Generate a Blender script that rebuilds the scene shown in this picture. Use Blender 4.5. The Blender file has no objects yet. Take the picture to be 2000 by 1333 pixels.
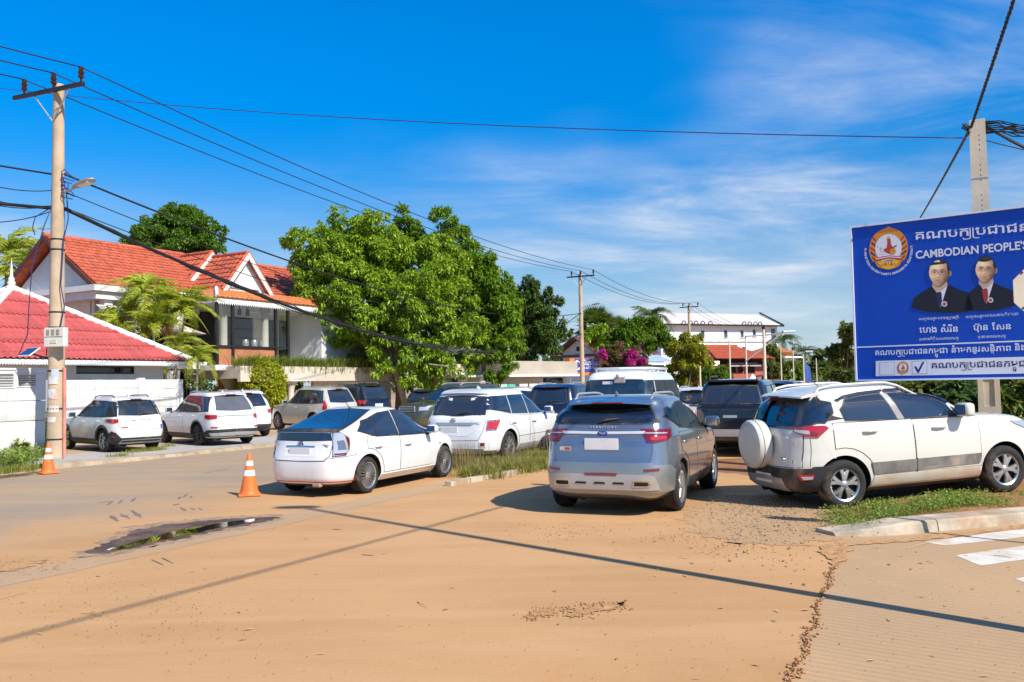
import bpy, bmesh, math, random
import numpy as np
from mathutils import Vector, Matrix
R = math.radians
SC = bpy.context.scene
COL = SC.collection
TMP = bpy.data.scenes.new('workbench')          # small scratch scene where modifiers and lettering are turned into meshes

# ------------------------------------------------------------------ camera
FPX, CAMH = 1700.0, 1.82                      # focal length in photograph pixels (2000 wide), eye height
PITCH, ROLL = math.atan(83.5/FPX), R(1.0)
cam_d = bpy.data.cameras.new('camera'); cam = bpy.data.objects.new('camera', cam_d); COL.objects.link(cam)
cam_d.sensor_width = 36; cam_d.lens = 36*FPX/2000; cam_d.clip_start = .1; cam_d.clip_end = 6000
CAM_ROT = Matrix.Rotation(R(90)+PITCH, 3, 'X') @ Matrix.Rotation(-ROLL, 3, 'Z')
cam.rotation_euler = CAM_ROT.to_euler(); cam.location = (0, 0, CAMH)
SC.camera = cam
def ray(x, y):
    return (CAM_ROT @ Vector(((x-1000)/FPX, -(y-666.5)/FPX, -1)))
def gnd(x, y, z=0.0):
    """the point of the ground (height z) seen at photograph pixel x, y"""
    d = ray(x, y); t = (z-CAMH)/d.z
    return Vector((d.x*t, d.y*t, z))
def at(x, y, Y):
    """the point at distance Y down the view seen at photograph pixel x, y"""
    d = ray(x, y); t = Y/d.y
    return Vector((d.x*t, Y, CAMH+d.z*t))
def px(p):
    q = CAM_ROT.transposed() @ (Vector(p)-Vector((0, 0, CAMH)))
    return (1000+q.x/-q.z*FPX, 666.5-q.y/-q.z*FPX)

# ------------------------------------------------------------------ sky and sun
SUN_AZ, SUN_EL = math.atan2(.70, -.714), R(43)           # clockwise from +Y
world = bpy.data.worlds.new('World'); SC.world = world; world.use_nodes = True
def build_world():
    nt = world.node_tree; N = nt.nodes; L = nt.links
    N.clear()
    out = N.new('ShaderNodeOutputWorld'); bg = N.new('ShaderNodeBackground'); bg.inputs[1].default_value = .125
    sky = N.new('ShaderNodeTexSky'); sky.sky_type = 'NISHITA'; sky.sun_disc = False
    sky.sun_elevation = SUN_EL; sky.sun_rotation = SUN_AZ
    sky.air_density = 1.0; sky.dust_density = .35; sky.ozone_density = 3.0
    hs = N.new('ShaderNodeHueSaturation'); hs.inputs['Saturation'].default_value = 1.6; hs.inputs['Value'].default_value = 1.2
    hs.inputs['Hue'].default_value = .506
    L.new(sky.outputs[0], hs.inputs['Color'])
    tc = N.new('ShaderNodeTexCoord'); sep = N.new('ShaderNodeSeparateXYZ'); L.new(tc.outputs['Generated'], sep.inputs[0])
    def math_(op, a, b=None, c=None):
        n = N.new('ShaderNodeMath'); n.operation = op
        for i, v in enumerate((a, b, c)):
            if v is None: continue
            if isinstance(v, (int, float)): n.inputs[i].default_value = v
            else: L.new(v, n.inputs[i])
        return n.outputs[0]
    zz = math_('MAXIMUM', math_('ADD', sep.outputs['Z'], .10), .06)
    X = math_('DIVIDE', sep.outputs['X'], zz); Y = math_('DIVIDE', sep.outputs['Y'], zz)
    cmb = N.new('ShaderNodeCombineXYZ'); L.new(X, cmb.inputs[0]); L.new(Y, cmb.inputs[1])
    def noise(scale, loc, rot, sc, detail, rough, dist):
        mp = N.new('ShaderNodeMapping'); mp.inputs['Location'].default_value = loc; mp.inputs['Rotation'].default_value = (0, 0, R(rot)); mp.inputs['Scale'].default_value = sc
        L.new(cmb.outputs[0], mp.inputs[0])
        n = N.new('ShaderNodeTexNoise'); n.inputs['Scale'].default_value = scale; n.inputs['Detail'].default_value = detail
        n.inputs['Roughness'].default_value = rough; n.inputs['Distortion'].default_value = dist
        L.new(mp.outputs[0], n.inputs['Vector']); return n.outputs[0]
    def ramp(v, a, b):
        n = N.new('ShaderNodeMapRange'); n.interpolation_type = 'SMOOTHSTEP'; L.new(v, n.inputs[0])
        n.inputs[1].default_value = a; n.inputs[2].default_value = b; return n.outputs[0]
    big = ramp(noise(.36, CLOUD[0], CLOUD[1], (1, 1, 1), 4, .55, .4), .44, .70)     # where the cirrus sits
    wisp = ramp(noise(1.05, (3.1, 0, 0), 34, (.8, 1.35, 1), 12, .60, .55), .30, .78)
    fine = ramp(noise(4.2, (0, 4, 0), 40, (.7, 1.4, 1), 9, .66, .5), .22, .80)
    dens = math_('MULTIPLY', big, math_('ADD', math_('MULTIPLY', wisp, .62), math_('MULTIPLY', math_('MULTIPLY', wisp, fine), .75)))
    dens = math_('MINIMUM', math_('MULTIPLY', dens, .92), .90)
    low = math_('MULTIPLY', ramp(sep.outputs['Z'], .30, -.06), math_('ADD', .62, math_('MULTIPLY', wisp, .2)))
    grade = N.new('ShaderNodeMix'); grade.data_type = 'RGBA'; grade.blend_type = 'MULTIPLY'; grade.inputs['Factor'].default_value = 1
    L.new(hs.outputs[0], grade.inputs['A']); gv = math_('ADD', .50, math_('MULTIPLY', ramp(sep.outputs['Z'], .02, .42), .48)); L.new(gv, grade.inputs['B'])
    def mixc(f, A, B):
        m = N.new('ShaderNodeMix'); m.data_type = 'RGBA'; L.new(f, m.inputs['Factor']); L.new(A, m.inputs['A']); m.inputs['B'].default_value = (*B, 1); return m.outputs['Result']
    col = mixc(dens, mixc(low, grade.outputs['Result'], (2.8, 3.75, 5.1)), (4.7, 4.95, 5.45))
    L.new(col, bg.inputs[0]); L.new(bg.outputs[0], out.inputs[0])
CLOUD = ((6.59, 15.77, 0), 231)
build_world()
sun_d = bpy.data.lights.new('sun', 'SUN'); sun = bpy.data.objects.new('sun', sun_d); COL.objects.link(sun)
sun_d.energy = 4.9; sun_d.angle = R(.55); sun_d.color = (1, .94, .82)
_sv = Vector((math.sin(SUN_AZ)*math.cos(SUN_EL), math.cos(SUN_AZ)*math.cos(SUN_EL), math.sin(SUN_EL)))
sun.rotation_euler = (-_sv).to_track_quat('-Z', 'Y').to_euler(); sun.location = _sv*60
vs = SC.view_settings; vs.view_transform = 'Standard'; vs.look = 'None'; vs.gamma = 1; vs.use_curve_mapping = False
vs.exposure = 0.47
SC.render.engine = 'CYCLES'; SC.cycles.max_bounces = 6; SC.cycles.transparent_max_bounces = 16
SC.cycles.use_adaptive_sampling = True; SC.cycles.use_denoising = True

# ------------------------------------------------------------------ materials
def lin(c):
    return tuple(((v/255+.055)/1.055)**2.4 if v/255 > .04045 else v/255/12.92 for v in c)
class NT:
    """a few shortcuts on a material's node tree"""
    def __init__(s, name):
        s.m = bpy.data.materials.new(name); s.m.use_nodes = True
        s.N = s.m.node_tree.nodes; s.L = s.m.node_tree.links
        s.b = s.N['Principled BSDF']; s.tc = None
    def coord(s, which='Object'):
        if s.tc is None: s.tc = s.N.new('ShaderNodeTexCoord')
        return s.tc.outputs[which]
    def mapping(s, vec, loc=(0, 0, 0), rot=(0, 0, 0), scale=(1, 1, 1)):
        n = s.N.new('ShaderNodeMapping'); s.L.new(vec, n.inputs[0])
        n.inputs['Location'].default_value = loc; n.inputs['Rotation'].default_value = rot; n.inputs['Scale'].default_value = scale
        return n.outputs[0]
    def noise(s, vec, scale, detail=4, rough=.55, dist=0):
        n = s.N.new('ShaderNodeTexNoise'); s.L.new(vec, n.inputs['Vector'])
        n.inputs['Scale'].default_value = scale; n.inputs['Detail'].default_value = detail; n.inputs['Roughness'].default_value = rough; n.inputs['Distortion'].default_value = dist
        return n.outputs[0]
    def ramp(s, v, a, b, lo=0.0, hi=1.0):
        n = s.N.new('ShaderNodeMapRange'); n.interpolation_type = 'SMOOTHSTEP'; s.L.new(v, n.inputs[0])
        n.inputs[1].default_value = a; n.inputs[2].default_value = b; n.inputs[3].default_value = lo; n.inputs[4].default_value = hi
        return n.outputs[0]
    def math(s, op, a, b=None):
        n = s.N.new('ShaderNodeMath'); n.operation = op
        for i, v in enumerate((a, b)):
            if v is None: continue
            if isinstance(v, (int, float)): n.inputs[i].default_value = v
            else: s.L.new(v, n.inputs[i])
        return n.outputs[0]
    def mix(s, f, a, b):
        n = s.N.new('ShaderNodeMix'); n.data_type = 'RGBA'
        for k, v in (('Factor', f), ('A', a), ('B', b)):
            if isinstance(v, (int, float)): n.inputs[k].default_value = v
            elif isinstance(v, tuple): n.inputs[k].default_value = (*v[:3], 1)
            else: s.L.new(v, n.inputs[k])
        return n.outputs['Result']
    def color(s, v):
        if isinstance(v, tuple): s.b.inputs['Base Color'].default_value = (*v[:3], 1)
        else: s.L.new(v, s.b.inputs['Base Color'])
    def bump(s, h, strength=.3, dist=.02):
        n = s.N.new('ShaderNodeBump'); n.inputs['Strength'].default_value = strength; n.inputs['Distance'].default_value = dist
        s.L.new(h, n.inputs['Height']); s.L.new(n.outputs[0], s.b.inputs['Normal'])
    def set(s, **k):
        for a, v in k.items():
            s.b.inputs[a.replace('_', ' ')].default_value = v
        return s
def matte(name, c, rough=.7, var=.18, scale=3.0, bump=0.0, metal=0.0, dirt=None, spec=.4, streak=0.0, objvar=0.0):
    """a plain surface with uneven tone; dirt = (colour, amount)"""
    t = NT(name); v = t.coord()
    f = t.noise(v, scale, 5, .6)
    lo = tuple(max(0, x*(1-var)) for x in c); hi = tuple(min(1, x*(1+var*.7)) for x in c)
    col = t.mix(t.ramp(f, .3, .7), lo, hi)
    if dirt:
        g = t.ramp(t.noise(v, scale*.45, 6, .65, .6), .5, .72, 0, dirt[1])
        col = t.mix(g, col, dirt[0])
    if streak:                                 # rain streaks and grime running down
        g = t.ramp(t.noise(t.mapping(v, scale=(2.6, 2.6, .22)), 1.6, 6, .68, .3), .50, .74, 0, streak); col = t.mix(g, col, tuple(x*.55 for x in (c[0], c[1]*.93, c[2]*.84)))
        g = t.ramp(t.noise(v, .55, 7, .7, .8), .52, .78, 0, streak*.8); col = t.mix(g, col, tuple(x*.68 for x in (c[0], c[1]*.95, c[2]*.88)))
    if objvar:
        oi = t.N.new('ShaderNodeObjectInfo'); col = t.mix(t.math('MULTIPLY', oi.outputs['Random'], objvar), col, tuple(x*.55 for x in c))
    t.color(col); t.set(Roughness=rough, Metallic=metal); t.b.inputs['Specular IOR Level'].default_value = spec
    if bump: t.bump(t.noise(v, scale*9, 4, .6), bump, .01)
    return t.m
MATS = {}
def M(key, *a, **k):
    if key not in MATS: MATS[key] = matte(key, *a, **k)
    return MATS[key]
def paint(name, c, metal=0.0, rough=.28, coat=.9, dust=.12):
    t = NT(name); v = t.coord()
    base = t.mix(t.ramp(t.noise(v, 1.3, 3), .35, .7), c, tuple(x*.95 for x in c))
    # road dust that lies on the lower body panels (they carry it, wherever the sun is)
    sp = t.N.new('ShaderNodeSeparateXYZ'); t.L.new(v, sp.inputs[0])
    dz = t.math('MULTIPLY', t.ramp(sp.outputs['Z'], .75, .2), t.ramp(t.noise(v, 3.0, 5, .6), .3, .75))
    t.color(t.mix(t.math('MULTIPLY', dz, dust*3.2), base, (.42, .29, .18)))
    t.set(Roughness=rough, Metallic=metal); t.b.inputs['Coat Weight'].default_value = coat; t.b.inputs['Coat Roughness'].default_value = .06
    return t.m
def glossy(name, c, rough=.05, spec=.5, metal=0.0, coat=0.0):
    t = NT(name); v = t.coord()
    t.color(t.mix(t.ramp(t.noise(v, 2.0, 3), .3, .7), tuple(x*.85 for x in c), c)); t.set(Roughness=rough, Metallic=metal)
    t.b.inputs['Specular IOR Level'].default_value = spec; t.b.inputs['Coat Weight'].default_value = coat
    return t.m

# ------------------------------------------------------------------ mesh building
class MB:
    def __init__(s): s.v = []; s.f = []; s.m = []
    def add(s, vs, fs, mi=0):
        o = len(s.v); s.v += [tuple(p) for p in vs]; s.f += [tuple(i+o for i in f) for f in fs]; s.m += [mi]*len(fs); return s
    def box(s, c, size, rot=0.0, mi=0, M4=None):
        a, b, h = (x/2 for x in size); P = [Vector((i*a, j*b, k*h)) for k in (-1, 1) for j in (-1, 1) for i in (-1, 1)]
        if rot: P = [Matrix.Rotation(rot, 3, 'Z') @ p for p in P]
        P = [p+Vector(c) for p in P]
        if M4 is not None: P = [M4 @ p for p in P]
        return s.add(P, [(0, 2, 3, 1), (4, 5, 7, 6), (0, 1, 5, 4), (2, 6, 7, 3), (0, 4, 6, 2), (1, 3, 7, 5)], mi)
    def bbox(s, c, size, bev=.02, rot=0.0, mi=0, M4=None):
        """box with chamfered edges"""
        bm = bmesh.new(); bmesh.ops.create_cube(bm, size=1)
        bmesh.ops.scale(bm, vec=size, verts=bm.verts)
        bmesh.ops.bevel(bm, geom=bm.edges[:], offset=bev, segments=2, affect='EDGES', profile=.5)
        X = Matrix.Translation(c) @ Matrix.Rotation(rot, 4, 'Z')
        if M4 is not None: X = M4 @ X
        bm.verts.index_update()
        s.add([X @ v.co for v in bm.verts], [[v.index for v in f.verts] for f in bm.faces], mi); bm.free(); return s
    def prism(s, poly, z0, z1, mi=0, M4=None):
        n = len(poly); P = [Vector((x, y, z0)) for x, y in poly]+[Vector((x, y, z1)) for x, y in poly]
        if M4 is not None: P = [M4 @ p for p in P]
        F = [tuple(range(n-1, -1, -1)), tuple(range(n, 2*n))]+[(i, (i+1) % n, (i+1) % n+n, i+n) for i in range(n)]
        return s.add(P, F, mi)
    def tube(s, pts, r, seg=8, mi=0, cap=True):
        pts = [Vector(p) for p in pts]; n = len(pts); rs = r if isinstance(r, (list, tuple)) else [r]*n
        V = []; F = []; up = None
        for i, p in enumerate(pts):
            t = (pts[min(i+1, n-1)]-pts[max(i-1, 0)]).normalized()
            a = Vector((0, 0, 1)) if abs(t.z) < .9 else Vector((1, 0, 0))
            if up is None: up = (a-t*a.dot(t)).normalized()
            else: up = (up-t*up.dot(t)).normalized()
            w = t.cross(up)
            V += [p+(up*math.cos(k*2*math.pi/seg)+w*math.sin(k*2*math.pi/seg))*rs[i] for k in range(seg)]
        for i in range(n-1):
            for k in range(seg):
                F.append((i*seg+k, i*seg+(k+1) % seg, (i+1)*seg+(k+1) % seg, (i+1)*seg+k))
        if cap: F += [tuple(range(seg-1, -1, -1)), tuple((n-1)*seg+k for k in range(seg))]
        return s.add(V, F, mi)
    def lathe(s, prof, seg=24, c=(0, 0, 0), axis='Z', mi=0, M4=None, cap=True):
        V = []; F = []; n = len(prof)
        for r, h in prof:
            for k in range(seg):
                a = k*2*math.pi/seg; x, y = r*math.cos(a), r*math.sin(a)
                p = Vector((x, y, h)) if axis == 'Z' else Vector((x, h, y))
                p = p+Vector(c); V.append(M4 @ p if M4 is not None else p)
        for i in range(n-1):
            for k in range(seg):
                f = (i*seg+k, i*seg+(k+1) % seg, (i+1)*seg+(k+1) % seg, (i+1)*seg+k)
                F.append(f if axis == 'Z' else f[::-1])
        if cap and prof[0][0] > 1e-6: F.append(tuple(range(seg-1, -1, -1)) if axis == 'Z' else tuple(range(seg)))
        if cap and prof[-1][0] > 1e-6: F.append(tuple((n-1)*seg+k for k in range(seg)) if axis == 'Z' else tuple((n-1)*seg+k for k in range(seg-1, -1, -1)))
        return s.add(V, F, mi)
    def poly(s, pts, mi=0): return s.add(pts, [tuple(range(len(pts)))], mi)
    def quad_prism(s, quad, n, t, mi=0):
        """a slab: the polygon (3-D points) and its copy moved by n*t"""
        q = [Vector(p) for p in quad]; m = len(q); d = Vector(n)*t
        return s.add(q+[p+d for p in q], [tuple(range(m-1, -1, -1)), tuple(range(m, 2*m))]+[(i, (i+1) % m, (i+1) % m+m, i+m) for i in range(m)], mi)
    def mesh(s, name, mats, smooth=None):
        me = bpy.data.meshes.new(name); me.from_pydata(s.v, [], s.f)
        mats = mats if isinstance(mats, (list, tuple)) else [mats]
        for m in mats: me.materials.append(m)
        if len(mats) > 1: me.polygons.foreach_set('material_index', s.m)
        me.update()
        if smooth is not None:
            me.shade_smooth()
            if smooth < 180: me.set_sharp_from_angle(angle=R(smooth))
        return me
    def build(s, name, mats, parent=None, smooth=None, fix=False):
        me = s.mesh(name, mats, smooth)
        if fix:
            bm = bmesh.new(); bm.from_mesh(me); bmesh.ops.recalc_face_normals(bm, faces=bm.faces); bm.to_mesh(me); bm.free()
        return link(name, me, parent)
def link(name, me, parent=None, loc=None, rot=None, scale=None):
    o = bpy.data.objects.new(name, me); COL.objects.link(o)
    if parent is not None: o.parent = parent
    if loc is not None: o.location = loc
    if rot is not None: o.rotation_euler = rot
    if scale is not None: o.scale = scale
    return o
def tag(o, label=None, cat=None, group=None, kind=None):
    for k, v in (('label', label), ('category', cat), ('group', group), ('kind', kind)):
        if v: o[k] = v
    return o
def thing(name, label, cat, loc=(0, 0, 0), rotz=0.0, group=None):
    o = bpy.data.objects.new(name, None); COL.objects.link(o); o.location = loc; o.rotation_euler = (0, 0, rotz)
    o.empty_display_size = .2
    return tag(o, label, cat, group)
def np_mesh(name, V, F, mat, smooth=False):
    """mesh from numpy arrays, all faces with the same number of corners"""
    me = bpy.data.meshes.new(name); V = np.asarray(V, dtype=np.float32); F = np.asarray(F, dtype=np.int32); k = F.shape[1]
    me.vertices.add(len(V)); me.vertices.foreach_set('co', V.ravel())
    me.loops.add(F.size); me.loops.foreach_set('vertex_index', F.ravel())
    me.polygons.add(len(F)); me.polygons.foreach_set('loop_start', np.arange(0, F.size, k, dtype=np.int32))
    me.update(calc_edges=True); me.materials.append(mat)
    if smooth: me.shade_smooth()
    return me
def wall_frame(p0, p1):
    """matrix of a vertical face: local x from p0 to p1, local z up, local y into the building (left of the way p0 to p1)"""
    p0 = Vector(p0); d = Vector(p1)-p0; d.z = 0; L = d.length; d.normalize()
    m = Matrix.Identity(4); m.col[0][:3] = d; m.col[1][:3] = (-d.y, d.x, 0); m.col[2][:3] = (0, 0, 1); m.col[3][:3] = p0
    return m, L
def wall_with_holes(mb, M4, L, z0, z1, holes, t=.2, mi=0):
    """vertical wall slab, thickness t behind its face, with rectangular openings (x0, x1, z0, z1)"""
    xs = sorted({0, L, *[h[0] for h in holes], *[h[1] for h in holes]}); zs = sorted({z0, z1, *[h[2] for h in holes], *[h[3] for h in holes]})
    for i in range(len(xs)-1):
        j = 0
        while j < len(zs)-1:
            solid = lambda j: not any(h[0]-1e-6 <= xs[i] and xs[i+1] <= h[1]+1e-6 and h[2]-1e-6 <= zs[j] and zs[j+1] <= h[3]+1e-6 for h in holes)
            if not solid(j): j += 1; continue
            k = j
            while k < len(zs)-1 and solid(k): k += 1
            mb.box(((xs[i]+xs[i+1])/2, t/2, (zs[j]+zs[k])/2), (xs[i+1]-xs[i], t, zs[k]-zs[j]), M4=M4)
            j = k
UR = Vector((.5, .866, 0)).normalized()       # along the road, away
UV = Vector((UR.y, -UR.x, 0))                 # across it, to the right
# ------------------------------------------------------------------ vehicles
def pchip(ys):
    """monotone cubic through ys at 0..n-1, returned as a function of t"""
    ys = np.asarray(ys, float); n = len(ys); d = np.diff(ys); m = np.zeros(n)
    m[0], m[-1] = d[0], d[-1]
    for i in range(1, n-1):
        m[i] = 0 if d[i-1]*d[i] <= 0 else 2*d[i-1]*d[i]/(d[i-1]+d[i])
    def f(t):
        t = min(max(t, 0), n-1); i = min(int(t), n-2); u = t-i
        return ((2*u**3-3*u*u+1)*ys[i]+(u**3-2*u*u+u)*m[i]+(-2*u**3+3*u*u)*ys[i+1]+(u**3-u*u)*m[i+1])
    return f
class Shell:
    """a car body as a stack of rounded plan outlines: knots (z, x rear, x front, half width as share of W/2)"""
    def __init__(s, knots, W, nR=6.5, nF=5.0):
        k = np.array(knots, float); s.n = len(k); s.z, s.xr, s.xf, s.hw = (pchip(k[:, i]) for i in range(4))
        s.W = W/2; s.nR, s.nF = nR, nF; s.tmax = s.n-1
    def t_of(s, z):
        a, b = 0.0, float(s.tmax)
        for _ in range(40):
            m = (a+b)/2
            if s.z(m) < z: a = m
            else: b = m
        return (a+b)/2
    def dims(s, t):
        xr, xf = s.xr(t), s.xf(t); return (xr+xf)/2, (xf-xr)/2, s.hw(t)*s.W
    def side(s, x, z):
        t = s.t_of(z); xm, a, b = s.dims(t); q = min(abs(x-xm)/a, .9999); n = s.nR if x < xm else s.nF
        return Vector((x, -b*(1-q**n)**(1/n), z))
    def rear(s, y, z):
        t = s.t_of(z); xm, a, b = s.dims(t); q = min(abs(y)/b, .9999)
        return Vector((xm-a*(1-q**s.nR)**(1/s.nR), y, z))
    def front(s, y, z):
        t = s.t_of(z); xm, a, b = s.dims(t); q = min(abs(y)/b, .9999)
        return Vector((xm+a*(1-q**s.nF)**(1/s.nF), y, z))
    def corner(s, e, z, end):
        """e = distance from the corner: negative on the end face, positive on the side (right side, y < 0)"""
        t = s.t_of(z); xm, a, b = s.dims(t); n = s.nR if end == 'rear' else s.nF; sg = -1 if end == 'rear' else 1
        q, p = (max(0, 1-(-e)/b), 1.0) if e < 0 else (1.0, 1-e/a)
        k = (q**n+p**n)**(-1/n)
        return Vector((xm+sg*a*p*k, -b*q*k, z))
    def roof(s, x, y):
        a, b = 0.0, float(s.tmax)
        for _ in range(30):
            t = (a+b)/2; xm, A, B = s.dims(t); n = s.nR if x < xm else s.nF
            if abs((x-xm)/A)**n+abs(y/B)**n < 1: a = t
            else: b = t
        return s.z(a)
    def ring(s, t):
        xm, a, b = s.dims(t); q = [i/9 for i in range(10)]; q[-1:] = [.95]
        ce = [(1, v) for v in q]+[(1, 1)]
        pr = sorted({*[i/22 for i in range(0, 21)], .935, .965})
        half = []
        for c, v in ce[:-1]: half.append((-c, -v, s.nR))
        half.append((-1, -1, s.nR))
        for p in reversed(pr): half.append((-p, -1, s.nR))
        for p in pr[1:]: half.append((p, -1, s.nF))
        half.append((1, -1, s.nF))
        for c, v in reversed(ce[:-1]): half.append((c, -v, s.nF))
        P = []
        for cx, cy, n in half:
            k = (abs(cx)**n+abs(cy)**n)**(-1/n); P.append((xm+a*cx*k, b*cy*k))
        P += [(x, -y) for x, y in reversed(P[1:-1])]
        z = s.z(t); return [(x, y, z) for x, y in P]
    def bmesh(s, sub=5):
        bm = bmesh.new(); ts = [i/sub for i in range(s.tmax*sub+1)]; rows = [[bm.verts.new(p) for p in s.ring(t)] for t in ts]
        n = len(rows[0])
        for a, b in zip(rows, rows[1:]):
            for k in range(n): bm.faces.new((a[k], b[k], b[(k+1) % n], a[(k+1) % n]))
        bm.faces.new(rows[0][::-1] if False else rows[0]); bm.faces.new(rows[-1][::-1])
        bmesh.ops.recalc_face_normals(bm, faces=bm.faces)
        return bm
def patch(shell, where, poly, off, step=.09, skirt=.014, mirror=False):
    """a panel that follows the shell: poly in (x, z) on the right side, (y, z) on an end, (e, z) round a corner; off = how far proud"""
    bm = bmesh.new(); f = bm.faces.new([bm.verts.new((a, b, 0)) for a, b in poly])
    for ax in (0, 1):
        lo = min(p[ax] for p in poly); hi = max(p[ax] for p in poly); k = max(1, int((hi-lo)/step+.5))
        for i in range(1, k):
            co = [0, 0, 0]; co[ax] = lo+(hi-lo)*i/k+1e-4; no = [0, 0, 0]; no[ax] = 1
            bmesh.ops.bisect_plane(bm, geom=bm.verts[:]+bm.edges[:]+bm.faces[:], plane_co=co, plane_no=no, dist=1e-5)
    fn = {'side': shell.side, 'rear': shell.rear, 'front': shell.front, 'rcorner': lambda a, b: shell.corner(a, b, 'rear'), 'fcorner': lambda a, b: shell.corner(a, b, 'front')}[where]
    h = .012
    for v in bm.verts:
        a, b = v.co.x, v.co.y; p = fn(a, b); n = (fn(a+h, b)-fn(a-h, b)).cross(fn(a, b+h)-fn(a, b-h))
        if n.length < 1e-9: n = Vector((1, 0, 0))
        n.normalize()
        c = Vector((shell.dims(shell.t_of(b))[0], 0, .75))
        if n.dot(p-c) < 0: n.negate()
        v.co = p+n*off; v.normal = n
    nor = {v: v.normal.copy() for v in bm.verts}
    bd = [e for e in bm.edges if len(e.link_faces) == 1]
    if skirt:
        r = bmesh.ops.extrude_edge_only(bm, edges=bd); nv = [g for g in r['geom'] if isinstance(g, bmesh.types.BMVert)]
        for v in nv:
            o = min((e.other_vert(v) for e in v.link_edges if e.other_vert(v) in nor), key=lambda q: (q.co-v.co).length)
            v.co = o.co-nor[o]*(skirt+off)
    bm.normal_update()
    s = sum((f.normal.dot(f.calc_center_median()-Vector((shell.dims(shell.tmax*.6)[0], 0, .75)))*f.calc_area() for f in bm.faces if all(v in nor for v in f.verts)), 0.0)
    bmesh.ops.recalc_face_normals(bm, faces=bm.faces)
    s = sum((f.normal.dot(nor[f.verts[0]])*f.calc_area() for f in bm.faces if all(v in nor for v in f.verts)), 0.0)
    if s < 0: bmesh.ops.reverse_faces(bm, faces=bm.faces[:])
    if mirror: bmesh.ops.scale(bm, vec=(1, -1, 1), verts=bm.verts); bmesh.ops.reverse_faces(bm, faces=bm.faces[:])
    return bm
def bm_obj(name, bms, mat, parent, smooth=40):
    me = bpy.data.meshes.new(name)
    if not isinstance(bms, list): bms = [bms]
    if len(bms) == 1: bms[0].to_mesh(me)
    else:
        V = []; F = []
        for b in bms:
            b.verts.index_update(); o = len(V); V += [v.co[:] for v in b.verts]; F += [[v.index+o for v in f.verts] for f in b.faces]
        me.from_pydata(V, [], F)
    for b in bms: b.free()
    me.materials.append(mat); me.shade_smooth(); me.set_sharp_from_angle(angle=R(smooth))
    return link(name, me, parent)
def grow(poly, d):
    """polygon moved outward by d"""
    n = len(poly); A = sum(poly[i][0]*poly[(i+1) % n][1]-poly[(i+1) % n][0]*poly[i][1] for i in range(n)); sg = 1 if A > 0 else -1; out = []
    for i in range(n):
        p, q, r = (Vector(poly[j % n]) for j in (i-1, i, i+1)); a, b = (q-p).normalized(), (r-q).normalized()
        na, nb = Vector((a.y, -a.x))*sg, Vector((b.y, -b.x))*sg; k = na+nb
        k = k/max(k.length_squared/2, .35)
        out.append(tuple(q+k*d))
    return out
def arch_door(x0, x1, zb, zt0, zt1, wheel=None):
    """door outline in (x, z); wheel = (x, z, r): the arch bites into its rear edge"""
    P = [(x1, zb), (x1, zt1), (x0, zt0)]
    if wheel:
        wx, wz, r = wheel
        za = wz+math.sqrt(max(r*r-(x0-wx)**2, 0)) if abs(x0-wx) < r else zb
        a0 = math.atan2(za-wz, x0-wx); a1 = math.asin(max(-1, min(1, (zb-wz)/r)))
        P += [(wx+r*math.cos(a0+(a1-a0)*i/6), wz+r*math.sin(a0+(a1-a0)*i/6)) for i in range(7)]
    else: P.append((x0, zb))
    return P
def mirror_poly(half):
    """half outline from the top centre to the bottom centre on the +y side -> whole (y, z) outline"""
    return half+[(-y, z) for y, z in reversed(half) if abs(y) > 1e-6]
TYRE = M('tyre_rubber', (.022, .021, .02), .85, .3, 6, dirt=((.30, .20, .12), .55))
ALLOY = matte('alloy_silver', (.52, .52, .52), .32, .12, 4, metal=.85, dirt=((.36, .26, .17), .35))
ALLOYD = matte('alloy_dark', (.06, .06, .065), .35, .2, 4, metal=.7, dirt=((.34, .24, .15), .35))
GLASS = glossy('tinted_glass', (.014, .022, .036), .035, 1.0, coat=.5)
GLASSB = glossy('pale_tinted_glass', (.075, .10, .11), .035, 1.0, coat=.5)
BLACKP = matte('black_plastic', (.025, .025, .027), .55, .2, 5, dirt=((.34, .23, .14), .4))
DARKIN = matte('wheel_well', (.012, .012, .012), .9, .2, 4)
REDL = glossy('red_lamp', (.45, .012, .012), .12, .6, coat=1)
DREDL = glossy('dark_red_lamp', (.16, .008, .012), .1, .6, coat=1)
CLEARL = glossy('clear_lamp', (.50, .52, .56), .08, .7, metal=.3, coat=1)
CHROME = glossy('chrome', (.72, .72, .74), .12, .5, metal=1)
PLATE = M('plate_white', (.66, .66, .68), .45, .06, 3)
SILVERP = matte('silver_trim', (.46, .47, .48), .35, .1, 4, metal=.5, dirt=((.42, .30, .19), .4))
ORANGEL = glossy('amber_lamp', (.7, .25, .03), .12, .6, coat=1)
SEAM = M('seam_dark', (.05, .05, .05), .8)

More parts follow.
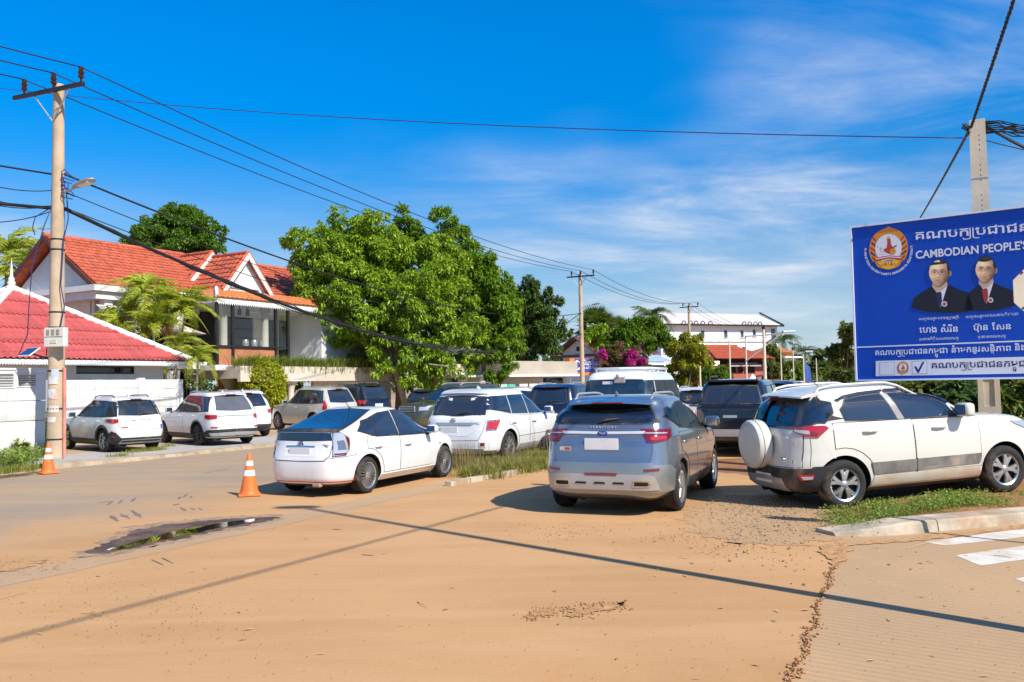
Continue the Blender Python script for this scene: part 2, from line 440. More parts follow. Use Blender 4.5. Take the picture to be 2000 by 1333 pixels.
def wheel_meshes(r, w, rim_r, style, rim_mat):
    """tyre and rim, axle along y, outer face towards -y, centre at the origin"""
    t = MB(); s = .045
    prof = [(rim_r-.01, -w/2+.015), (rim_r+.005, -w/2+.002), (r-.055, -w/2-.004), (r-.022, -w/2+.008), (r-.004, -w/2+.032)]
    for g in (-.045, 0, .045): prof += [(r, g-.018), (r, g-.005), (r-.010, g-.004), (r-.010, g+.004), (r, g+.005)]
    prof += [(r-.004, w/2-.032), (r-.022, w/2-.008), (r-.055, w/2+.004), (rim_r-.01, w/2-.01)]
    t.lathe(prof, 36, axis='Y', cap=False)
    m = MB(); y0 = -w/2+.03
    m.lathe([(rim_r-.028, y0+.02), (rim_r-.024, y0-.008), (rim_r-.004, y0-.020), (rim_r+.006, y0-.010), (rim_r+.006, w/2-.04), (rim_r-.05, w/2-.05), (rim_r-.06, y0+.05)], 36, axis='Y', cap=False)
    hub = .058
    n, ww, tw, twist, dbl = style
    for i in range(n):
        for dd in ((-dbl, dbl) if dbl else (0,)):
            a = i*2*math.pi/n
            def P(rad, side, y):
                wd = ww+(tw-ww)*(rad-hub)/(rim_r-hub); an = a+dd*(rad-hub*.6)/rim_r+twist*(rad/rim_r)
                c, sn = math.cos(an), math.sin(an); return (rad*c-side*wd*sn, y, rad*sn+side*wd*c)
            rr = [hub*.7, hub+.4*(rim_r-hub), rim_r-.012]; ys = [y0-.012, y0-.016, y0-.004]; V = []; F = []
            for k in range(3):
                V += [P(rr[k], -1, ys[k]+.012), P(rr[k], -.7, ys[k]), P(rr[k], .7, ys[k]), P(rr[k], 1, ys[k]+.012), P(rr[k], 1, ys[k]+.045), P(rr[k], -1, ys[k]+.045)]
            for k in range(2):
                for j in range(6): F.append((k*6+j, (k+1)*6+j, (k+1)*6+(j+1) % 6, k*6+(j+1) % 6))
            m.add(V, F)
    m.lathe([(0, y0-.024), (.028, y0-.022), (hub*.75, y0-.016), (hub, y0-.004), (hub, y0+.05)], 20, axis='Y', cap=False)
    for i in range(5):
        a = i*2*math.pi/5+.3; m.lathe([(0, -.008), (.008, -.006), (.009, .01)], 8, c=(.043*math.cos(a), y0-.012, .043*math.sin(a)), axis='Y')
    d = MB(); d.lathe([(0, y0+.052), (rim_r-.02, y0+.052), (rim_r-.02, w/2-.06), (0, w/2-.06)], 28, axis='Y')     # brake drum and dark inside
    return (t.mesh('tyre', TYRE, 50), m.mesh('rim', rim_mat, 35), d.mesh('brake', DARKIN, 40))
def text_mesh(body, size, mat, bold=0.0, ext=.002, align='CENTER', name='lettering'):
    c = bpy.data.curves.new(name, 'FONT'); c.body = body; c.size = size; c.align_x = align; c.offset = bold; c.extrude = ext; c.resolution_u = 3
    o = bpy.data.objects.new(name, c); TMP.collection.objects.link(o)
    TMP.view_layers[0].update(); dg = TMP.view_layers[0].depsgraph; me = bpy.data.meshes.new_from_object(o.evaluated_get(dg))
    bpy.data.objects.remove(o); bpy.data.curves.remove(c); me.materials.clear(); me.materials.append(mat); me.name = name
    return me
REARTEXT = Matrix(((0, 0, -1, 0), (-1, 0, 0, 0), (0, 1, 0, 0), (0, 0, 0, 1)))     # lettering that faces the rear of a car

def make_car(name, label, s, pos, head, group='vehicles parked along the road', pitch=0.0, cat='car'):
    """pos: ground point under the middle of the rear axle; head: heading (x, y)"""
    root = thing(name, label, cat, pos, math.atan2(head[1], head[0]), group)
    if pitch: root.rotation_euler = (0, -pitch, math.atan2(head[1], head[0]))
    sc = s.get('scale', 1.0); root.scale = (sc, sc, sc)
    S = Shell(s['knots'], s['W'], s.get('nR', 6.5), s.get('nF', 4.6)); P = s['paint']; wb, r, tw = s['wb'], s['wr'], s['tw']
    Wd = s['W']/2; ar = s.get('arch', r+.055); clad = s.get('clad', 0); flat = s.get('detail', 2)
    # body: shell, with the wheel arches cut out
    bm = S.bmesh(5 if flat > 1 else 3); me = bpy.data.meshes.new('body'); bm.to_mesh(me); bm.free()
    me.materials.append(P); me.materials.append(DARKIN); me.materials.append(BLACKP)
    body = bpy.data.objects.new('body', me); TMP.collection.objects.link(body)
    cm = MB()
    for x in (0, wb):
        for sg in (-1, 1):
            cm.lathe([(ar, -.32), (ar, .6)], 40, c=(x, sg*(Wd), r), axis='Y') if sg > 0 else cm.lathe([(ar, -.6), (ar, .32)], 40, c=(x, sg*Wd, r), axis='Y')
    see = s.get('see')
    if see:
        for q in s['windows']:
            q = grow(q, -.012); n = len(q); V = [(x, y, z) for y in (-Wd-.3, Wd+.3) for x, z in q]; cm.add(V, [tuple(range(n)), tuple(range(2*n-1, n-1, -1))]+[(i, i+n, (i+1) % n+n, (i+1) % n) for i in range(n)])
        if see > 1:
            q = grow(mirror_poly(s['rear_window'])[:-1] if False else mirror_poly(s['rear_window']), -.018); zlo = s['windows'][0][1][1]+.05; q = [(y, max(z, zlo)) for y, z in q]; n = len(q); V = [(x, y, z) for x in (-2.2, wb+.5) for y, z in q]; cm2 = MB(); cm2.add(V, [tuple(range(n)), tuple(range(2*n-1, n-1, -1))]+[(i, i+n, (i+1) % n+n, (i+1) % n) for i in range(n)])
    co = bpy.data.objects.new('arch_cutter', cm.mesh('arch_cutter', DARKIN)); TMP.collection.objects.link(co)
    bmx = bmesh.new(); bmx.from_mesh(co.data); bmesh.ops.recalc_face_normals(bmx, faces=bmx.faces); bmx.to_mesh(co.data); bmx.free()
    md = body.modifiers.new('b', 'BOOLEAN'); md.object = co; md.operation = 'DIFFERENCE'; md.solver = 'EXACT'; md.material_mode = 'TRANSFER'
    co2 = None
    if see and see > 1:
        co2 = bpy.data.objects.new('tunnel_cutter', cm2.mesh('tunnel_cutter', DARKIN)); TMP.collection.objects.link(co2)
        bmx = bmesh.new(); bmx.from_mesh(co2.data); bmesh.ops.recalc_face_normals(bmx, faces=bmx.faces); bmx.to_mesh(co2.data); bmx.free()
        m2 = body.modifiers.new('c', 'BOOLEAN'); m2.object = co2; m2.operation = 'DIFFERENCE'; m2.solver = 'EXACT'; m2.material_mode = 'TRANSFER'
    TMP.view_layers[0].update(); nm = bpy.data.meshes.new_from_object(body.evaluated_get(TMP.view_layers[0].depsgraph))
    if co2: bpy.data.objects.remove(co2)
    bpy.data.objects.remove(co); bpy.data.objects.remove(body); body = link('body', nm, root)
    zc = s.get('black_below', .26)
    for p in nm.polygons:
        if p.material_index == 0 and p.center.z < zc: p.material_index = 2
    nm.shade_smooth(); nm.set_sharp_from_angle(angle=R(38))
    if see:
        zb_ = s['windows'][0][1][1]-.12; xs_ = s.get('seats', (.42, 1.42))
        for x in xs_:
            for y in ((-.38, .38) if x == xs_[-1] else (-.42, .0, .42)):
                m = MB(); m.bbox((x, y, zb_+.10), (.15, .44, .34), .06); m.bbox((x-.02, y, zb_+.36), (.10, .26, .17), .045); m.tube([(x, y-.06, zb_+.2), (x, y-.06, zb_+.32)], .01, 5); m.build('seat', BLACKP if s.get('dark_seats', 1) else M('grey_seat', (.22, .21, .20), .8), root, 50)
    # wheels
    rim_r = s.get('rim', r*.68); T, RM, DM = wheel_meshes(r, tw, rim_r, s.get('spokes', (10, .016, .02, 0, 0)), s.get('rim_mat', ALLOY))
    for x in (0, wb):
        for sg in (-1, 1):
            w = bpy.data.objects.new('wheel', None); COL.objects.link(w); w.parent = root; w.location = (x, sg*(Wd-tw/2-s.get('inset', .025)), r)
            w.rotation_euler = (0, random.uniform(0, 6), 0 if sg < 0 else math.pi)
            link('tyre', T, w); link('rim', RM, w); link('brake_disc', DM, w)
    ub = MB(); ub.box((wb/2, 0, .27), (wb+.9, s['W']*.60, .16)); ub.tube([(-.5, -.35, .25), (.6, -.3, .24), (1.2, 0, .25)], .035); ub.lathe([(.05, -.6), (.05, .6)], 10, c=(0, 0, r*.85), axis='Y')
    ub.tube([(-.55, .38, .26), (-.25, .38, .26)], .09, 10); ub.build('underbody', DARKIN, root)
    # side panels
    gp, dp = .0025, .006
    for sg in (False, True):
        for d in s.get('doors', []):
            poly, hx, hz = d[:3]; o = bm_obj('door', patch(S, 'side', poly, dp, .1, mirror=sg), P, root)
            bm_obj('door_gap', patch(S, 'side', grow(poly, .009), gp, .1, .004, mirror=sg), SEAM, o)
            if hx is not None:
                p = S.side(hx, hz); h = MB(); k = .11
                h.tube([(hx-k, p.y-.004, hz), (hx-k*.8, p.y-.034, hz+.003), (hx, p.y-.042, hz+.006), (hx+k*.8, p.y-.034, hz+.003), (hx+k, p.y-.004, hz)], [.012, .016, .018, .016, .012], 8)
                if sg: h.v = [(a, -b, c) for a, b, c in h.v]; h.f = [f[::-1] for f in h.f]
                h.build('handle', d[3] if len(d) > 3 else P, o, 60)
        for q in s.get('windows', []):
            g = bm_obj('side_window', patch(S, 'side', q, .013, .055, mirror=sg), s.get('glass', GLASS), root)
            bm_obj('window_frame', patch(S, 'side', grow(q, s.get('wframe', .022)), .0095, .055, mirror=sg), s.get('wframe_mat', BLACKP), g)
        for nme, where, poly, off, mt in s.get('sides', []):
            bm_obj(nme, patch(S, where, poly, off, .07, mirror=sg), mt, root)
        if 'mirror' in s:
            mx, mz, msz = s['mirror'][:3]; p = S.side(mx, mz); m = MB()
            sgn = 1 if sg else -1; y0 = abs(p.y)
            m.bbox((mx-.02, sgn*(y0+.15), mz+.09), (.13*msz, .23*msz, .165*msz), .045)
            hm = m.build('side_mirror', s['mirror'][3] if len(s['mirror']) > 3 else P, root, 50)
            a = MB(); a.tube([(mx+.04, sgn*(y0-.02), mz-.02), (mx, sgn*(y0+.10), mz+.04)], .03, 8); a.build('mirror_arm', BLACKP, hm, 60)
            gl = MB(); gl.bbox((mx-.09, sgn*(y0+.15), mz+.09), (.012, .19*msz, .125*msz), .004); gl.build('mirror_glass', CHROME, hm)
        if 'rails' in s:
            x0, x1, zr, yr, rm = s['rails']; yy = yr if sg else -yr
            n = 11; pts = []
            for i in range(n):
                u = i/(n-1); x = x0+(x1-x0)*u; yl = yy*(1-.05*abs(2*u-1)**2)
                pts.append((x, yl, S.roof(x, abs(yl))+(.045 if 0 < i < n-1 else -.01)))
            rl = MB(); rl.tube(pts, [.014]+[.018]*(n-2)+[.014], 8); rl.build('roof_rail', rm, root, 60)
    # rear end
    if 'tailgate' in s:
        poly = mirror_poly(s['tailgate']); o = bm_obj('tailgate', patch(S, 'rear', poly, dp, .1), P, root)
        bm_obj('tailgate_gap', patch(S, 'rear', grow(poly, .009), gp, .1, .004), SEAM, o)
    for nme, where, poly, off, mt in s.get('ends', []):
        bm_obj(nme, patch(S, where, mirror_poly(poly) if poly[0][0] == 0 else poly, off, .07), mt, root)
    if 'rear_window' in s:
        poly = mirror_poly(s['rear_window']); g = bm_obj("rear_window", patch(S, "rear", poly, .014, .035), s.get('rglass', s.get('glass', GLASS)), root)
        bm_obj('window_frame', patch(S, "rear", grow(poly, .02), .0105, .035), BLACKP, g)
        if 'wiper' in s:
            y0, y1, z0 = s['wiper']; a = S.rear(y0, z0); b = S.rear(y1, z0+.04); w = MB()
            w.tube([a+Vector((-.03, 0, -.01)), a+Vector((-.045, (y1-y0)*.3, .02)), b+Vector((-.03, 0, 0))], [.018, .012, .006], 6); w.build('wiper', BLACKP, root, 60)
    if 'windscreen' in s: 
        poly = mirror_poly(s['windscreen']); g = bm_obj('windscreen', patch(S, 'front', poly, .011, .1), GLASS, root)
    if 'plate' in s:
        y, z, w, h = s['plate']; p = S.rear(y, z); m = MB(); m.bbox((p.x-.018, y, z), (.014, w, h), .004); m.build('licence_plate', PLATE, root)
    for body_t, size, y, z, mt, bold in s.get('texts', []):
        p = S.rear(y, z); o = link('lettering', text_mesh(body_t, size, mt, bold), root); o.matrix_local = Matrix.Translation((p.x-.016, y, z)) @ REARTEXT; o['kind'] = 'stuff'
    if 'antenna' in s:
        ax, ay, L, sl = s['antenna']; zt = s['H']; m = MB(); m.tube([(ax, ay, zt-.03), (ax-L*sl, ay, zt+L)], [.008, .004], 6); m.lathe([(.03, 0), (.02, .03), (0, .035)], 10, c=(ax, ay, zt-.035)); m.build('antenna', BLACKP, root, 60)
    if 'fin' in s:
        ax = s['fin']; zt = s['H']; m = MB(); m.add([(ax-.10, 0, zt+.065), (ax-.09, -.025, zt-.02), (ax-.09, .025, zt-.02), (ax+.12, -.012, zt-.02), (ax+.12, .012, zt-.02)], [(0, 1, 3), (0, 4, 2), (0, 2, 1), (0, 3, 4)]); m.build('antenna', P, root)
    if 'spoiler' in s:
        x, z, w, d, mt = s['spoiler'][:5]; m = MB(); hw = w/2
        V = []; F = []; K = 9
        for i in range(K):
            y = -hw+2*hw*i/(K-1); b = .10*(abs(y)/hw)**2.5
            V += [(x+b, y, z-.045-b*.25), (x+b-.004, y, z-.065-b*.25), (x+d, y, z-.03-b*.3), (x+d, y, z+.012-b*.3), (x+d*.5, y, z-.005-b*.3)]
        for i in range(K-1):
            for j in range(5): F.append((i*5+j, (i+1)*5+j, (i+1)*5+(j+1) % 5, i*5+(j+1) % 5))
        F += [(0, 1, 2, 3, 4), tuple((K-1)*5+j for j in (4, 3, 2, 1, 0))]
        m.add(V, F); m.build('spoiler', mt, root, 50, fix=True)
        if len(s['spoiler']) > 5:
            q = MB(); q.bbox((x-.002, 0, z-.056), (.02, s['spoiler'][5], .022), .006); q.build('brake_lamp', DREDL, root)
    if 'extra' in s: s['extra'](root, S, s)
    return root
def place(px_, py_, head, side, W, c=CAMH, tw=.22, z=0.0, scale=1.0):
    """rear-axle ground point from the pixel where the near rear tyre meets the ground; side 'R' or 'L'"""
    g = gnd(px_, py_, z); h = Vector((head[0], head[1], 0)).normalized(); right = Vector((h.y, -h.x, 0))
    k = (W/2-.02)*scale*(1 if side == 'R' else -1)
    return g-right*k

WHITE = paint('car_white', (.70, .705, .71), dust=.08); CREAM = paint('car_cream_white', (.62, .605, .54), dust=.08); PEARL = paint('car_pearl', (.66, .66, .63), dust=.16)
SILVB = paint('car_silver_blue', (.255, .295, .35), metal=.75, rough=.24, dust=.10); GREYM = paint('car_grey_metal', (.27, .30, .31), metal=.55, rough=.35, dust=.15)
BLACK = paint('car_black', (.006, .006, .008), rough=.14, dust=.02); NAVY = paint('car_navy', (.008, .012, .036), metal=.1, rough=.16, dust=.02)
GOLD = paint('car_champagne', (.62, .59, .50), metal=.35, dust=.08); OLIVE = paint('car_olive', (.075, .080, .050), metal=.4, rough=.3, dust=.06)

def knots_suv(wb, ro, fo, H, belt=1.08, hood=1.0, rw=(.12, .30, .50), cowl=.28, ws=.95, gc=.24):
    """upright estate/SUV shell; rw: how far the tailgate has come forward at belt, mid glass, roof; cowl, ws: windscreen base and run behind the front axle"""
    a, b = -ro, wb+fo
    return [(gc-.04, a+.30, b-.25, .78), (gc+.03, a+.10, b-.08, .90), (gc+.12, a+.01, b-.01, .965), (.50, a, b, .985), (.66, a+.01, b-.02, 1.0), (.80, a+.04, b-.06, .998), (hood-.10, a+.06, b-.14, .985),
            (hood-.02, a+.07, b-.30, .975), (hood+.03, a+.08, wb+.18, .965), (belt, a+rw[0], wb-cowl, .945),
            (belt+.26, a+rw[1], wb-cowl-ws*.55, .865), (H-.17, a+rw[2], wb-cowl-ws, .785), (H-.07, a+rw[2]+.08, wb-cowl-ws-.14, .74), (H-.035, a+rw[2]+.18, wb-cowl-ws-.26, .68), (H-.012, a+rw[2]+.38, wb-cowl-ws-.48, .55), (H, a+rw[2]+.75, wb-cowl-ws-.85, .30)]
# ------------------------------------------------------------------ ground, roads, kerbs
def earth(name, c1, c2, c3, sc=.35, fine=9.0, streak=None, rough=.9, bump=.35, c4=None):
    t = NT(name); v = t.coord()
    a = t.ramp(t.noise(v, sc, 6, .62, .5), .36, .66)
    w = t.mapping(v, rot=(0, 0, streak), scale=(.10, 1.1, 1)) if streak is not None else v
    b = t.ramp(t.noise(w, 1.1, 6, .65, .3), .35, .72)
    col = t.mix(t.math('MULTIPLY', b, .75), t.mix(a, c1, c2), c3)
    f = t.noise(v, fine*6, 4, .7)
    col = t.mix(t.ramp(f, .3, .75, 0, .30), col, tuple(x*.62 for x in c1))
    if c4: col = t.mix(t.ramp(t.noise(v, .9, 7, .7, 1.0), .60, .74, 0, .55), col, c4)
    t.color(col); t.set(Roughness=rough); t.b.inputs['Specular IOR Level'].default_value = .25
    t.bump(t.math('ADD', t.math('MULTIPLY', t.noise(v, fine, 5, .6), .6), t.math('MULTIPLY', f, .4)), bump, .012); return t.m
KA, KB = gnd(0, 928), gnd(540, 872)
RKA = gnd(0, 1120); RDIR = (KB-KA).normalized(); RPERP = Vector((RDIR.y, -RDIR.x, 0))
def street():
    t = NT('street_ground'); v = t.coord()
    def tone(c1, c2, c3, c4, sc, rot, seed):
        w0 = t.mapping(v, loc=(seed, seed*.7, 0)); a = t.ramp(t.noise(w0, sc, 7, .64, .6), .36, .66)
        b = t.ramp(t.noise(t.mapping(v, rot=(0, 0, rot), scale=(.16, 1.3, 1)), 1.0, 7, .66, .5), .36, .70); col = t.mix(t.math('MULTIPLY', b, .7), t.mix(a, c1, c2), c3)
        return t.mix(t.ramp(t.noise(w0, .8, 8, .72, 1.2), .57, .74, 0, .6), col, c4)
    sand = tone((.50, .280, .122), (.42, .23, .098), (.53, .315, .155), (.50, .235, .075), .33, R(14), 3)
    asph = tone((.31, .245, .175), (.265, .218, .165), (.44, .285, .145), (.23, .195, .155), .25, R(-60), 8)
    gut = tone((.38, .275, .175), (.34, .25, .165), (.43, .29, .17), (.30, .225, .15), .6, R(-60), 15)
    dt = t.N.new('ShaderNodeVectorMath'); dt.operation = 'DOT_PRODUCT'; t.L.new(v, dt.inputs[0]); dt.inputs[1].default_value = RPERP
    n1 = t.noise(v, .7, 6, .6, .6); n2 = t.noise(v, 2.4, 6, .65, .4)
    e = t.math('ADD', t.math('SUBTRACT', dt.outputs['Value'], RKA.dot(RPERP)), t.math('MULTIPLY', t.math('SUBTRACT', n2, .5), .35))
    far = t.math('ADD', e, t.math('MULTIPLY', t.math('SUBTRACT', n1, .5), 4.5))
    col = t.mix(t.ramp(far, -4.2, -.6), asph, sand)
    band = t.math('MULTIPLY', t.ramp(e, -.04, .10), t.ramp(e, .85, .45)); col = t.mix(t.math('MULTIPLY', band, t.ramp(n1, .25, .5, .25, .85)), col, gut)
    col = t.mix(t.ramp(t.noise(v, .14, 5, .6, .8), .42, .66, 0, .18), col, (.42, .26, .135)); col = t.mix(t.ramp(t.noise(t.mapping(v, loc=(40, 9, 0)), .5, 8, .74, 1.6), .60, .72, 0, .5), col, (.50, .24, .085))
    # scuffs, fine grit, hairline marks
    sc1 = t.ramp(t.noise(t.mapping(v, rot=(0, 0, R(20)), scale=(.35, 5, 1)), .9, 7, .7, .8), .63, .76, 0, .38); col = t.mix(sc1, col, (.30, .215, .145))
    sc2 = t.ramp(t.noise(t.mapping(v, rot=(0, 0, R(-52)), scale=(.25, 6, 1)), .8, 6, .7, .6), .66, .78, 0, .30); col = t.mix(sc2, col, (.33, .23, .15))
    f = t.noise(v, 60, 4, .75); col = t.mix(t.ramp(f, .35, .75, 0, .34), col, (.33, .195, .095)); g = t.noise(v, 17, 5, .7); col = t.mix(t.ramp(g, .58, .75, 0, .35), col, (.58, .37, .20))
    col = t.mix(t.ramp(t.noise(v, 31, 3, .6), .70, .76, 0, .55), col, (.24, .16, .10))
    t.color(col); t.set(Roughness=.92); t.b.inputs['Specular IOR Level'].default_value = .22
    t.bump(t.math('ADD', t.math('MULTIPLY', g, .6), t.math('MULTIPLY', f, .4)), .42, .012); return t.m
SAND = ASPH = GUTTER = street()
LOT = earth('lot_soil', (.45, .30, .17), (.38, .26, .15), (.49, .34, .20), .4, 6)
LATER = earth('laterite_soil', (.30, .125, .045), (.24, .10, .04), (.36, .19, .09), .9, 9, bump=.8)
VERGE = earth('verge_gravel_soil', (.43, .26, .13), (.37, .235, .125), (.47, .29, .15), .9, 12, bump=.9, c4=(.33, .245, .165))
KERBM = matte('kerb_concrete', (.43, .36, .27), .9, .32, 2.6, .8, dirt=((.34, .195, .095), .85))
MUDW = NT('wet_mud'); MUDW.color(MUDW.mix(MUDW.ramp(MUDW.noise(MUDW.coord(), 3, 5), .35, .7), (.075, .048, .033), (.17, .10, .058))); MUDW.set(Roughness=.58); MUDW.b.inputs['Specular IOR Level'].default_value = .25; MUDW = MUDW.m
WATER = NT('puddle_water'); WATER.color((.030, .020, .014)); WATER.set(Roughness=.015, IOR=1.33); WATER.b.inputs['Specular IOR Level'].default_value = .8
WATER.b.inputs['Coat Weight'].default_value = 1; WATER.b.inputs['Coat Roughness'].default_value = .01; WATER = WATER.m
GRAV = NT('gravel_bed'); _v = GRAV.coord(); _n = GRAV.N.new('ShaderNodeTexVoronoi'); _n.inputs['Scale'].default_value = 26; GRAV.L.new(_v, _n.inputs['Vector'])
_c = GRAV.mix(GRAV.ramp(_n.outputs['Distance'], .0, .55), (.20, .18, .16), (.47, .45, .42)); _sp = GRAV.N.new('ShaderNodeSeparateXYZ'); GRAV.L.new(_n.outputs['Color'], _sp.inputs[0])
_c = GRAV.mix(GRAV.ramp(_sp.outputs[0], 0, 1, 0, .5), _c, (.34, .27, .20)); _c = GRAV.mix(GRAV.ramp(GRAV.noise(_v, .8, 5, .6), .5, .75, 0, .7), _c, (.36, .25, .155))
GRAV.color(_c); GRAV.set(Roughness=.9); GRAV.bump(_n.outputs['Distance'], .8, .03); GRAV = GRAV.m
SLAB = NT('grooved_concrete'); _v = SLAB.coord(); _w = SLAB.N.new('ShaderNodeTexWave'); _w.wave_type = 'BANDS'; _w.bands_direction = 'X'
_rot = math.atan2(UR.y, UR.x)
SLAB.L.new(SLAB.mapping(_v, rot=(0, 0, -_rot+R(6))), _w.inputs['Vector']); _w.inputs['Scale'].default_value = 3.6; _w.inputs['Distortion'].default_value = .9; _w.inputs['Detail'].default_value = 2; _w.inputs['Detail Scale'].default_value = .8
_a = SLAB.mix(SLAB.ramp(SLAB.noise(_v, .5, 6, .6, .4), .35, .68), (.47, .292, .145), (.41, .26, .13)); _a = SLAB.mix(SLAB.ramp(SLAB.noise(_v, 1.6, 6, .65), .5, .75, 0, .6), _a, (.50, .305, .145))
_a = SLAB.mix(SLAB.math('MULTIPLY', SLAB.ramp(_w.outputs[1], .45, .9), .22), _a, (.20, .145, .10)); SLAB.color(SLAB.mix(SLAB.ramp(SLAB.noise(_v, 45, 4, .7), .35, .75, 0, .3), _a, (.22, .15, .10)))
SLAB.set(Roughness=.9); SLAB.bump(_w.outputs[1], .35, .01); SLAB = SLAB.m
def sheet(name, pts, z, m, kind='structure', parent=None):
    b = MB(); b.poly([(p[0], p[1], z) for p in pts]); o = b.build(name, m, parent)
    me = o.data
    if me.polygons[0].normal.z < 0: me.flip_normals()
    return tag(o, kind=kind) if parent is None else o
g0 = MB(); g0.add([(-2500, -200, 0), (2500, -200, 0), (2500, 4500, 0), (-2500, 4500, 0)], [(0, 1, 2, 3)]); tag(g0.build('ground', SAND), kind='structure')
def along(p, d): return p+RDIR*d
jr_ = random.Random(14)
def ragged(p, d0, d1, off, amp, n): return [along(p, d0+(d1-d0)*i/n)+RPERP*(off+amp*(jr_.random()-.5)+amp*.8*math.sin(i*.37)*math.sin(i*.11)) for i in range(n+1)]
_d0 = -30+(KA-RKA).dot(RDIR)
sheet('road', [along(KA, -30)]+ragged(RKA, _d0, 60, 0, .06, 150)+[along(RKA, 260), along(KA, 250)], .0015, ASPH)
sheet('road_edge_strip', ragged(RKA, -30, 13.2, 0, .05, 160)+ragged(RKA, -30, 13.2, .62, .10, 160)[::-1], .0025, GUTTER)
# gravel pavement on the left, a step above the road, and the parking lot behind it
def wavy(p, q, n, amp, seed):
    r = random.Random(seed); d = (q-p); s = Vector((d.y, -d.x, 0)).normalized(); return [p+d*(i/n)+s*r.uniform(-amp, amp) for i in range(n+1)]
edge = wavy(along(KA, -25), along(KA, 90), 160, .05, 3)
inner = [p-RPERP*3.1 for p in wavy(along(KA, -25), along(KA, 90), 40, .25, 5)]
pv = MB(); pv.poly([(p.x, p.y, .10) for p in edge]+[(p.x, p.y, .10) for p in reversed(inner)]); o = pv.build('pavement', GRAV); tag(o, kind='structure')
if o.data.polygons[0].normal.z < 0: o.data.flip_normals()
lot = [p-RPERP*2.6 for p in (along(KA, -25), along(KA, 90))]+[p-RPERP*45 for p in (along(KA, 90), along(KA, -25))]
sheet('parking_lot', lot, .096, LOT)
kb = MB(); r_ = random.Random(8); n = len(edge)
kv = []
for i, p in enumerate(edge):
    w = .13+r_.uniform(-.03, .03); h = .105+r_.uniform(-.02, .02)
    kv += [p+RPERP*.06+Vector((0, 0, -.01)), p+RPERP*(.03+r_.uniform(-.02, .01))+Vector((0, 0, h)), p-RPERP*w+Vector((0, 0, h+.012)), p-RPERP*(w+.05)+Vector((0, 0, .07))]
kb.add(kv, [(i*4+k, (i+1)*4+k, (i+1)*4+k+1, i*4+k+1) for i in range(n-1) for k in range(3)]); o = kb.build('kerb', matte('kerb_rough', (.36, .28, .19), .9, .3, 3, .5, dirt=((.30, .19, .09), .6)), fix=True); tag(o, kind='structure')
# concrete slab road on the right, ragged joint, zebra stripes
CR = [gnd(*p) for p in ((1650, 1062), (1638, 1090), (1618, 1150), (1599, 1200), (1575, 1260), (1552, 1310), (1545, 1333), (1520, 1420), (1480, 1600))]
_cr = random.Random(7); CR = [q for a, b in zip(CR, CR[1:]) for q in (a, *[a.lerp(b, k/5)+Vector((_cr.uniform(-.045, .045), 0, 0)) for k in range(1, 5)])]+[CR[-1]]
NOSE = gnd(1655, 1055); KD = (gnd(2000, 1024)-NOSE).normalized(); KN = Vector((-KD.y, KD.x, 0))
sheet('concrete_slab', CR+[Vector((14, 1.0, 0)), NOSE+KD*16-KN*.02, NOSE-KN*.0], .002, SLAB)
ZP = matte('road_paint', (.62, .56, .48), .8, .2, 3, .2, dirt=((.42, .29, .18), .7))
def zebra(a, b, c, d, ext):
    a, b, c, d = (gnd(*p) for p in (a, b, c, d)); u = (d-a).normalized()*ext; w = (c-b).normalized()*ext
    return sheet('crossing_stripe', [a, b, c+w, d+u], .0045, ZP)
zebra((1806, 1060), (1846, 1067), (2000, 1050), (2000, 1032), 3); zebra((1867, 1086), (1915, 1106), (2000, 1094), (2000, 1067), 3); zebra((1982, 1132), (2030, 1150), (2060, 1146), (2040, 1121), 3)
# kerb of the verge, three stones with open joints, the first one ramps down
def kerb_stone(a0, a1, z0, z1):
    b = MB(); n = 6
    for i in range(n+1):
        u = i/n; a = a0+(a1-a0)*u; z = z0+(z1-z0)*min(1, u*1.5)
        off = .22*max(0, 1-a/.9)**2
        P = NOSE+KD*a+KN*off
        b.v += [tuple(P+Vector((0, 0, -.02))), tuple(P+KN*.025+Vector((0, 0, z-.02))), tuple(P+KN*.05+Vector((0, 0, z))), tuple(P+KN*.36+Vector((0, 0, z+.005))), tuple(P+KN*.38+Vector((0, 0, -.02)))]
    for i in range(n):
        for k in range(5): b.f.append((i*5+k, (i+1)*5+k, (i+1)*5+(k+1) % 5, i*5+(k+1) % 5))
    b.f += [(0, 1, 2, 3, 4), tuple(n*5+k for k in (4, 3, 2, 1, 0))]; b.m = [0]*len(b.f)
    return b
kr = thing('verge_kerb', None, None, (0, 0, 0)); tag(kr, kind='structure')
for a0, a1, z0, z1 in ((.02, 1.30, .045, .135), (1.315, 3.6, .135, .135), (3.615, 6.1, .135, .135), (6.115, 9, .135, .135)): kerb_stone(a0, a1, z0, z1).build('kerb_stone', KERBM, kr, fix=True)
def ss(x, a, b): x = min(max((x-a)/(b-a), 0), 1); return x*x*(3-2*x)
def verge_z(x, y):
    p = Vector((x, y, 0))-NOSE; a, b = p.dot(KD), p.dot(KN)
    z = .125*ss(a, .0+.62*max(b, 0), 1.3+1.25*max(b, 0))
    return z+.02*ss(a, 2, 5)*ss(b, 1, 3)
vg = MB(); na, nb = 44, 40
for j in range(nb+1):
    for i in range(na+1):
        a, b = -.25+.05*j*.6+i*(11.0/na), .33+j*(9.0/nb); p = NOSE+KD*a+KN*b
        z = verge_z(p.x, p.y); vg.v.append((p.x, p.y, z+.012*math.sin(3.1*a+b)*math.sin(2.3*b)*ss(a, .5, 2) if z > .004 else z-.004))
vg.f = [(j*(na+1)+i, j*(na+1)+i+1, (j+1)*(na+1)+i+1, (j+1)*(na+1)+i) for j in range(nb) for i in range(na)]; vg.m = [0]*len(vg.f)
tag(vg.build('verge', LATER, smooth=180), kind='structure')
